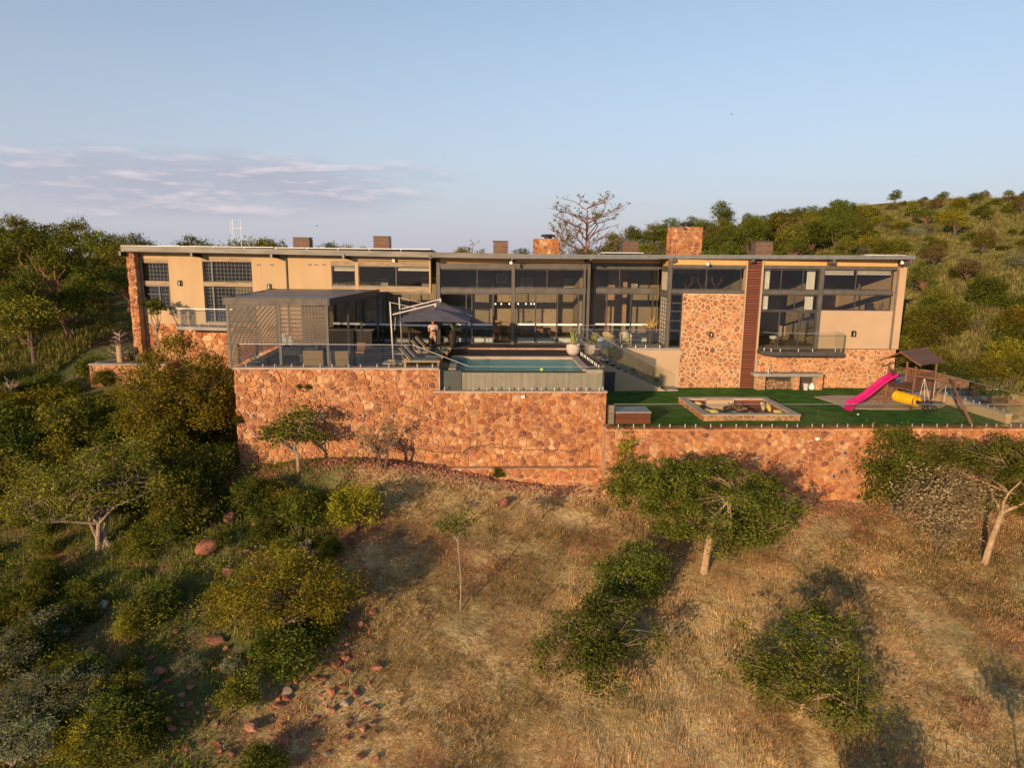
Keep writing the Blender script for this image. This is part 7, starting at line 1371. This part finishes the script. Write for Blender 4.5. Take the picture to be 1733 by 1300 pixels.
def scatter_tris(n, fn, hmin, hmax, wd, m, name, lean=.5, seed=0, comb=None):
    """grass: n blades, each a bent pair of faces, rooted where fn says"""
    rng = np.random.default_rng(seed); P = fn(rng, n); n = len(P); z = terr(P[:, 0], P[:, 1]); a = rng.uniform(0, 6.283, n); h = rng.uniform(hmin, hmax, n)*(.55+1.3*np.clip(fbm(P[:, 0]*1.3, P[:, 1]*1.3, 55)+.45, 0, 1)); ln = np.abs(rng.normal(0, lean, n))
    if comb is not None: a = comb(P[:, 0], P[:, 1])+rng.normal(0, .5, n)
    d = np.stack([np.cos(a), np.sin(a), np.zeros(n)], 1); sd_ = np.stack([-np.sin(a), np.cos(a), np.zeros(n)], 1); B = np.stack([P[:, 0], P[:, 1], z-.02], 1); ww = (wd*rng.uniform(.6, 1.4, n))[:, None]
    up = np.array([0, 0, 1.0]); c = np.cos(np.arctan(ln))[:, None]; s = np.sin(np.arctan(ln))[:, None]; H = h[:, None]
    M = B+H*.5*(up*c*1.1+d*s*.6); T = B+H*(up*c*.85+d*s*1.15)
    V = np.empty((n, 5, 3)); V[:, 0] = B-sd_*ww; V[:, 1] = B+sd_*ww; V[:, 2] = M+sd_*ww*.8; V[:, 3] = M-sd_*ww*.8; V[:, 4] = T
    F3 = np.empty((n, 3, 3), int); i = np.arange(n)*5; F3[:, 0] = np.stack([i, i+1, i+2], 1); F3[:, 1] = np.stack([i, i+2, i+3], 1); F3[:, 2] = np.stack([i+3, i+2, i+4], 1)
    o = link(name, npmesh(name, V.reshape(-1, 3), F3.reshape(-1, 3), m)); return o
def inb(P): return ~(((P[:, 0] > 6.3) & (P[:, 0] < 27) & (P[:, 1] > 32.9) & (P[:, 1] < 45)) | ((P[:, 0] > -12.1) & (P[:, 0] < 6.7) & (P[:, 1] > 33.9) & (P[:, 1] < 60)) | ((P[:, 0] > -27.5) & (P[:, 0] < 27.3) & (P[:, 1] > 43.5) & (P[:, 1] < 60)))
def f_straw(rng, n):
    d = 9+25*np.sqrt(rng.random(n)); P = np.stack([rng.uniform(-.75, .95, n)*d, d+0*d], 1); P = P[(P[:, 1] < np.where(P[:, 0] > 6.4, 32.3, 32.4+.6*(rng.random(len(P))**3))) & (P[:, 1] > 12)]; g = greenness(P[:, 0], P[:, 1]); c = fbm(P[:, 0]*.45, P[:, 1]*.45, 61)
    return P[(g < .35+.4*rng.random(len(P))) & (c > -.27+.16*rng.random(len(P)))]
comb = lambda x, y: fbm(x*.12, y*.12, 91)*9-1.0
tag(scatter_tris(430000, f_straw, .09, .27, .0085, LF['straw'], 'dry_grass', 4.0, 1, comb), 'short matted dry straw coloured grass covering the slope below the walls', 'grass', kind='stuff')
def f_grn(rng, n):
    P = f_straw(rng, n); c = fbm(P[:, 0]*.5, P[:, 1]*.5, 71); return P[c > -.01]
tag(scatter_tris(130000, f_grn, .05, .20, .010, LF['olive'], 'green_grass_patches', .8, 2), 'short olive green grass growing in patches through the straw', 'grass', kind='stuff')
def f_left(rng, n):
    y = 12+50*rng.random(n)**.8; P = np.stack([rng.uniform(-1.0, .05, n)*y*.95, y], 1); P = P[inb(P)]; g = greenness(P[:, 0], P[:, 1]); c = fbm(P[:, 0]*.6, P[:, 1]*.6, 81); q = np.exp(-((P[:, 0]+5.4)/2.6)**2)*sstep(26-P[:, 1], 0, 5)+np.exp(-((P[:, 0]+10.5)/3.0)**2-((P[:, 1]-21.5)/2.6)**2); return P[(g > .45) & (c > -.16) & (rng.random(len(P)) > q*.9)]
tag(scatter_tris(150000, f_left, .08, .42, .013, LF['grass'], 'tall_green_grass', .8, 3), 'tall green grass and weeds between the shrubs on the left slope', 'grass', kind='stuff')
tag(scatter_tris(45000, f_left, .10, .45, .010, LF['hay'], 'tall_dry_grass', .8, 4), 'tall dry stalks among the green growth on the left slope', 'grass', kind='stuff')
def f_hill(rng, n):
    y = 40+72*rng.random(n)**.9; P = np.stack([rng.uniform(.25, .88, n)*y, y], 1); P = P[inb(P) & (P[:, 0] > 27)]; return P
tag(scatter_tris(150000, f_hill, .22, .6, .035, LF['hillg'], 'hill_grass', .5, 5), 'green grass covering the right hill', 'grass', kind='stuff')
tag(scatter_tris(120000, f_hill, .22, .65, .030, LF['hay'], 'hill_dry_grass', .5, 6), 'dry grass mixed over the right hill', 'grass', kind='stuff')
def f_back(rng, n):
    y = 44+60*rng.random(n); P = np.stack([rng.uniform(-1.0, -.5, n)*y, y], 1); P = P[inb(P)]; return P
tag(scatter_tris(80000, f_back, .25, .7, .035, LF['hillg'], 'wood_edge_grass', .45, 7), 'green grass under the trees left of the house', 'grass', kind='stuff')
def scrub(n, fn, per, r, leaf, m, seed, name, lab):
    """low tangled growth: many small clumps of leaves and a few bare twigs, one mesh"""
    rng = np.random.default_rng(seed); P = fn(rng, n); n = len(P); z = terr(P[:, 0], P[:, 1]); s = rng.uniform(.4, 1.3, n); idx = np.repeat(np.arange(n), per); g = rng.normal(size=(len(idx), 3))*.5; g[:, 2] = np.abs(g[:, 2])*.8
    C = np.stack([P[:, 0], P[:, 1], z], 1)[idx]+g*(r*s)[idx, None]; tag(link(name, leaves_np(C, leaf, rng, .4, .4, name, LF[m])), lab, 'undergrowth', kind='stuff')
def f_hs(rng, n): P = f_hill(rng, n); c = fbm(P[:, 0]*.22, P[:, 1]*.22, 95); return P[c > -.05]
scrub(1500, f_hs, 34, .75, .20, 'hillg', 21, 'hill_scrub', 'low yellow green scrub merging over the right hill')
scrub(900, f_hs, 34, .8, .20, 'mid', 22, 'hill_scrub_dark', 'low mid green scrub in patches over the right hill')
def f_lu(rng, n): P = f_left(rng, n); c = fbm(P[:, 0]*.35, P[:, 1]*.35, 97); return P[c > -.02]
scrub(5200, f_lu, 26, .55, .11, 'grass', 23, 'undergrowth', 'low tangled green undergrowth on the left slope')
scrub(3000, f_lu, 26, .50, .11, 'yell', 24, 'undergrowth_olive', 'low olive undergrowth on the left slope')
scrub(900, f_left, 22, .35, .10, 'greyb', 25, 'dry_weeds', 'grey brown dry weeds among the green growth on the left slope')
def scatter_stones(n, fn, s0, s1, seed, name, lab):
    rng = np.random.default_rng(seed); P = fn(rng, n); n = len(P); z = terr(P[:, 0], P[:, 1]); O = np.array([(1, 0, 0), (-1, 0, 0), (0, 1, 0), (0, -1, 0), (0, 0, 1), (0, 0, -1)], float); s = rng.uniform(s0, s1, (n, 1, 1))*rng.uniform(.5, 1.2, (n, 1, 3))
    V = np.stack([P[:, 0], P[:, 1], z], 1)[:, None]+O[None]*s*rng.uniform(.6, 1.3, (n, 6, 3))+rng.normal(size=(n, 6, 3))*s*.15; f = np.array([(0, 2, 4), (2, 1, 4), (1, 3, 4), (3, 0, 4), (2, 0, 5), (1, 2, 5), (3, 1, 5), (0, 3, 5)])
    F_ = (np.arange(n)[:, None, None]*6+f[None]).reshape(-1, 3); tag(link(name, npmesh(name, V.reshape(-1, 3), F_, ROCK)), lab, 'gravel', kind='stuff')
def f_rub(rng, n):
    y = 14+19*rng.random(n); x = -5.0-(33-y)*.05+rng.normal(0, 1.1, n)*(.6+(33-y)*.03); P = np.stack([x, y], 1); e = rng.random(n) < .35; P[e, 0] = rng.uniform(-14, -4, e.sum()); return P
scatter_stones(5000, f_rub, .015, .06, 3, 'rubble', 'red gravel and rubble strewn between the shrubs and the dry grass')
def f_apron(rng, n): x = rng.uniform(-12, 29, n); return np.stack([x, np.where(x > 6.5, 32.8, 34.0)-np.abs(rng.normal(0, .75, n))], 1)
scatter_stones(9500, f_apron, .025, .09, 4, 'rubble_apron', 'reddish rubble spread along the foot of the retaining walls')

# ------------------------------------------------------------------ say of each look-alike plant where it stands
def pix(v):
    q = CAMR.transposed() @ (Vector(v)-Vector((0, 0, ZC))); return (866.5+1200*q.x/-q.z, 650-1200*q.y/-q.z) if q.z < 0 else (-999, -999)
LM = [('the flat stack of small stones', 288, 1242), ('the orange red bottom stone', 480, 1265), ('the pale flat stone', 585, 1205), ('the grey rounded stone', 486, 1185), ('the narrow yellow green shrub', 598, 870), ('the long orange stone', 428, 1242), ('the open multi stemmed tree', 110, 830), ('the big rounded olive tree', 308, 645), ('the large yellow green shrub', 480, 1010), ('the lower left sage bushes', 90, 1180), ('the stone planter', 190, 625), ('the split red boulder', 350, 930), ('the leaning tree', 115, 480), ('the left end of the roof', 210, 420), ('the round mint green bush', 360, 1190), ('the frangipani', 290, 560), ('the left picture edge halfway down', 10, 650), ('the bottom left corner', 20, 1290),
      ('the play tower', 1545, 620), ('the right end of the roof', 1545, 435), ('the tall stone chimney', 1163, 405), ('the rightmost louvred vent', 1298, 420), ('the right picture edge', 1725, 560), ('the crest of the hill', 1640, 335), ('the leafless tree', 992, 370), ('the path railing', 1640, 660), ('the middle louvred vent', 1070, 415)]
SHORT = {'mid green': 'mid green', 'dark green': 'dark green', 'olive green': 'olive', 'yellow green': 'yellow green', 'pale grey green': 'pale grey green', 'dark dense': 'dense dark', 'brownish thin': 'thin brownish', 'low dark': 'low dark'}
DIRS = ['right of', 'lower right of', 'below', 'lower left of', 'left of', 'upper left of', 'above', 'upper right of']
seen = {}
for o in [o for o in COL.objects if o.parent is None and o.get('group') in ('mixed shrubs covering the left slope', 'wood left of the house', 'trees on the far left slope', 'trees on the ridge behind the house', 'trees on the skyline of the right hill', 'trees scattered over the right hill', 'shrubs on the right hill', 'thick shrubs right of the house', 'small stones scattered on the left slope')]:
    x, y = pix(o.location+Vector((0, 0, 1.0*o.scale.z)))
    if not (-50 < x < 1783 and y < 1340):                    # the photograph shows nothing of it
        for c in list(o.children): bpy.data.objects.remove(c)
        bpy.data.objects.remove(o); continue
    old = o['label']; col_ = next((v for k, v in SHORT.items() if old.startswith(k)), 'green'); kd = 'stone' if 'stone' in old else 'tree' if 'tree' in old.split(' in ')[0].split(' on ')[0] else 'bush' if 'bush' in old else 'shrub'
    if kd == 'stone': col_ = 'pale grey' if 'grey' in old else 'red'
    s = o.scale.x*(3.2 if kd == 'stone' else 1); sz_ = 'small' if s < .62 else 'medium' if s < .92 else 'big'
    nm, a, b_ = min(LM, key=lambda t: math.hypot(t[1]-x, t[2]-y)); d = math.hypot(a-x, b_-y); k = int(round(math.atan2(y-b_, x-a)/(math.pi/4))) % 8
    far_ = '' if d < 45 else 'a little ' if d < 85 else 'some way ' if d < 140 else 'far '
    o['label'] = f"{sz_} {col_} {kd} {far_}{DIRS[k]} {nm}"; seen.setdefault(o['label'], []).append((x, o))
ORD = {2: ['the left one', 'the right one'], 3: ['leftmost', 'middle one', 'rightmost']}
for lab, L_ in seen.items():                              # look-alikes in one spot: told apart by their order from left to right
    if len(L_) < 2 or len(L_) > 6: continue
    L_.sort(key=lambda t: t[0]); nms = ORD.get(len(L_)) or ['leftmost']+['second from left', 'third from left', 'fourth from left'][:len(L_)-2]+['rightmost']
    for (x, o), q in zip(L_, nms):
        if len((lab+' '+q).split()) <= 16: o['label'] = lab+', '+q
        elif len(L_) == 2: o['label'] = ('leftmost ' if q == 'the left one' else 'rightmost ')+lab
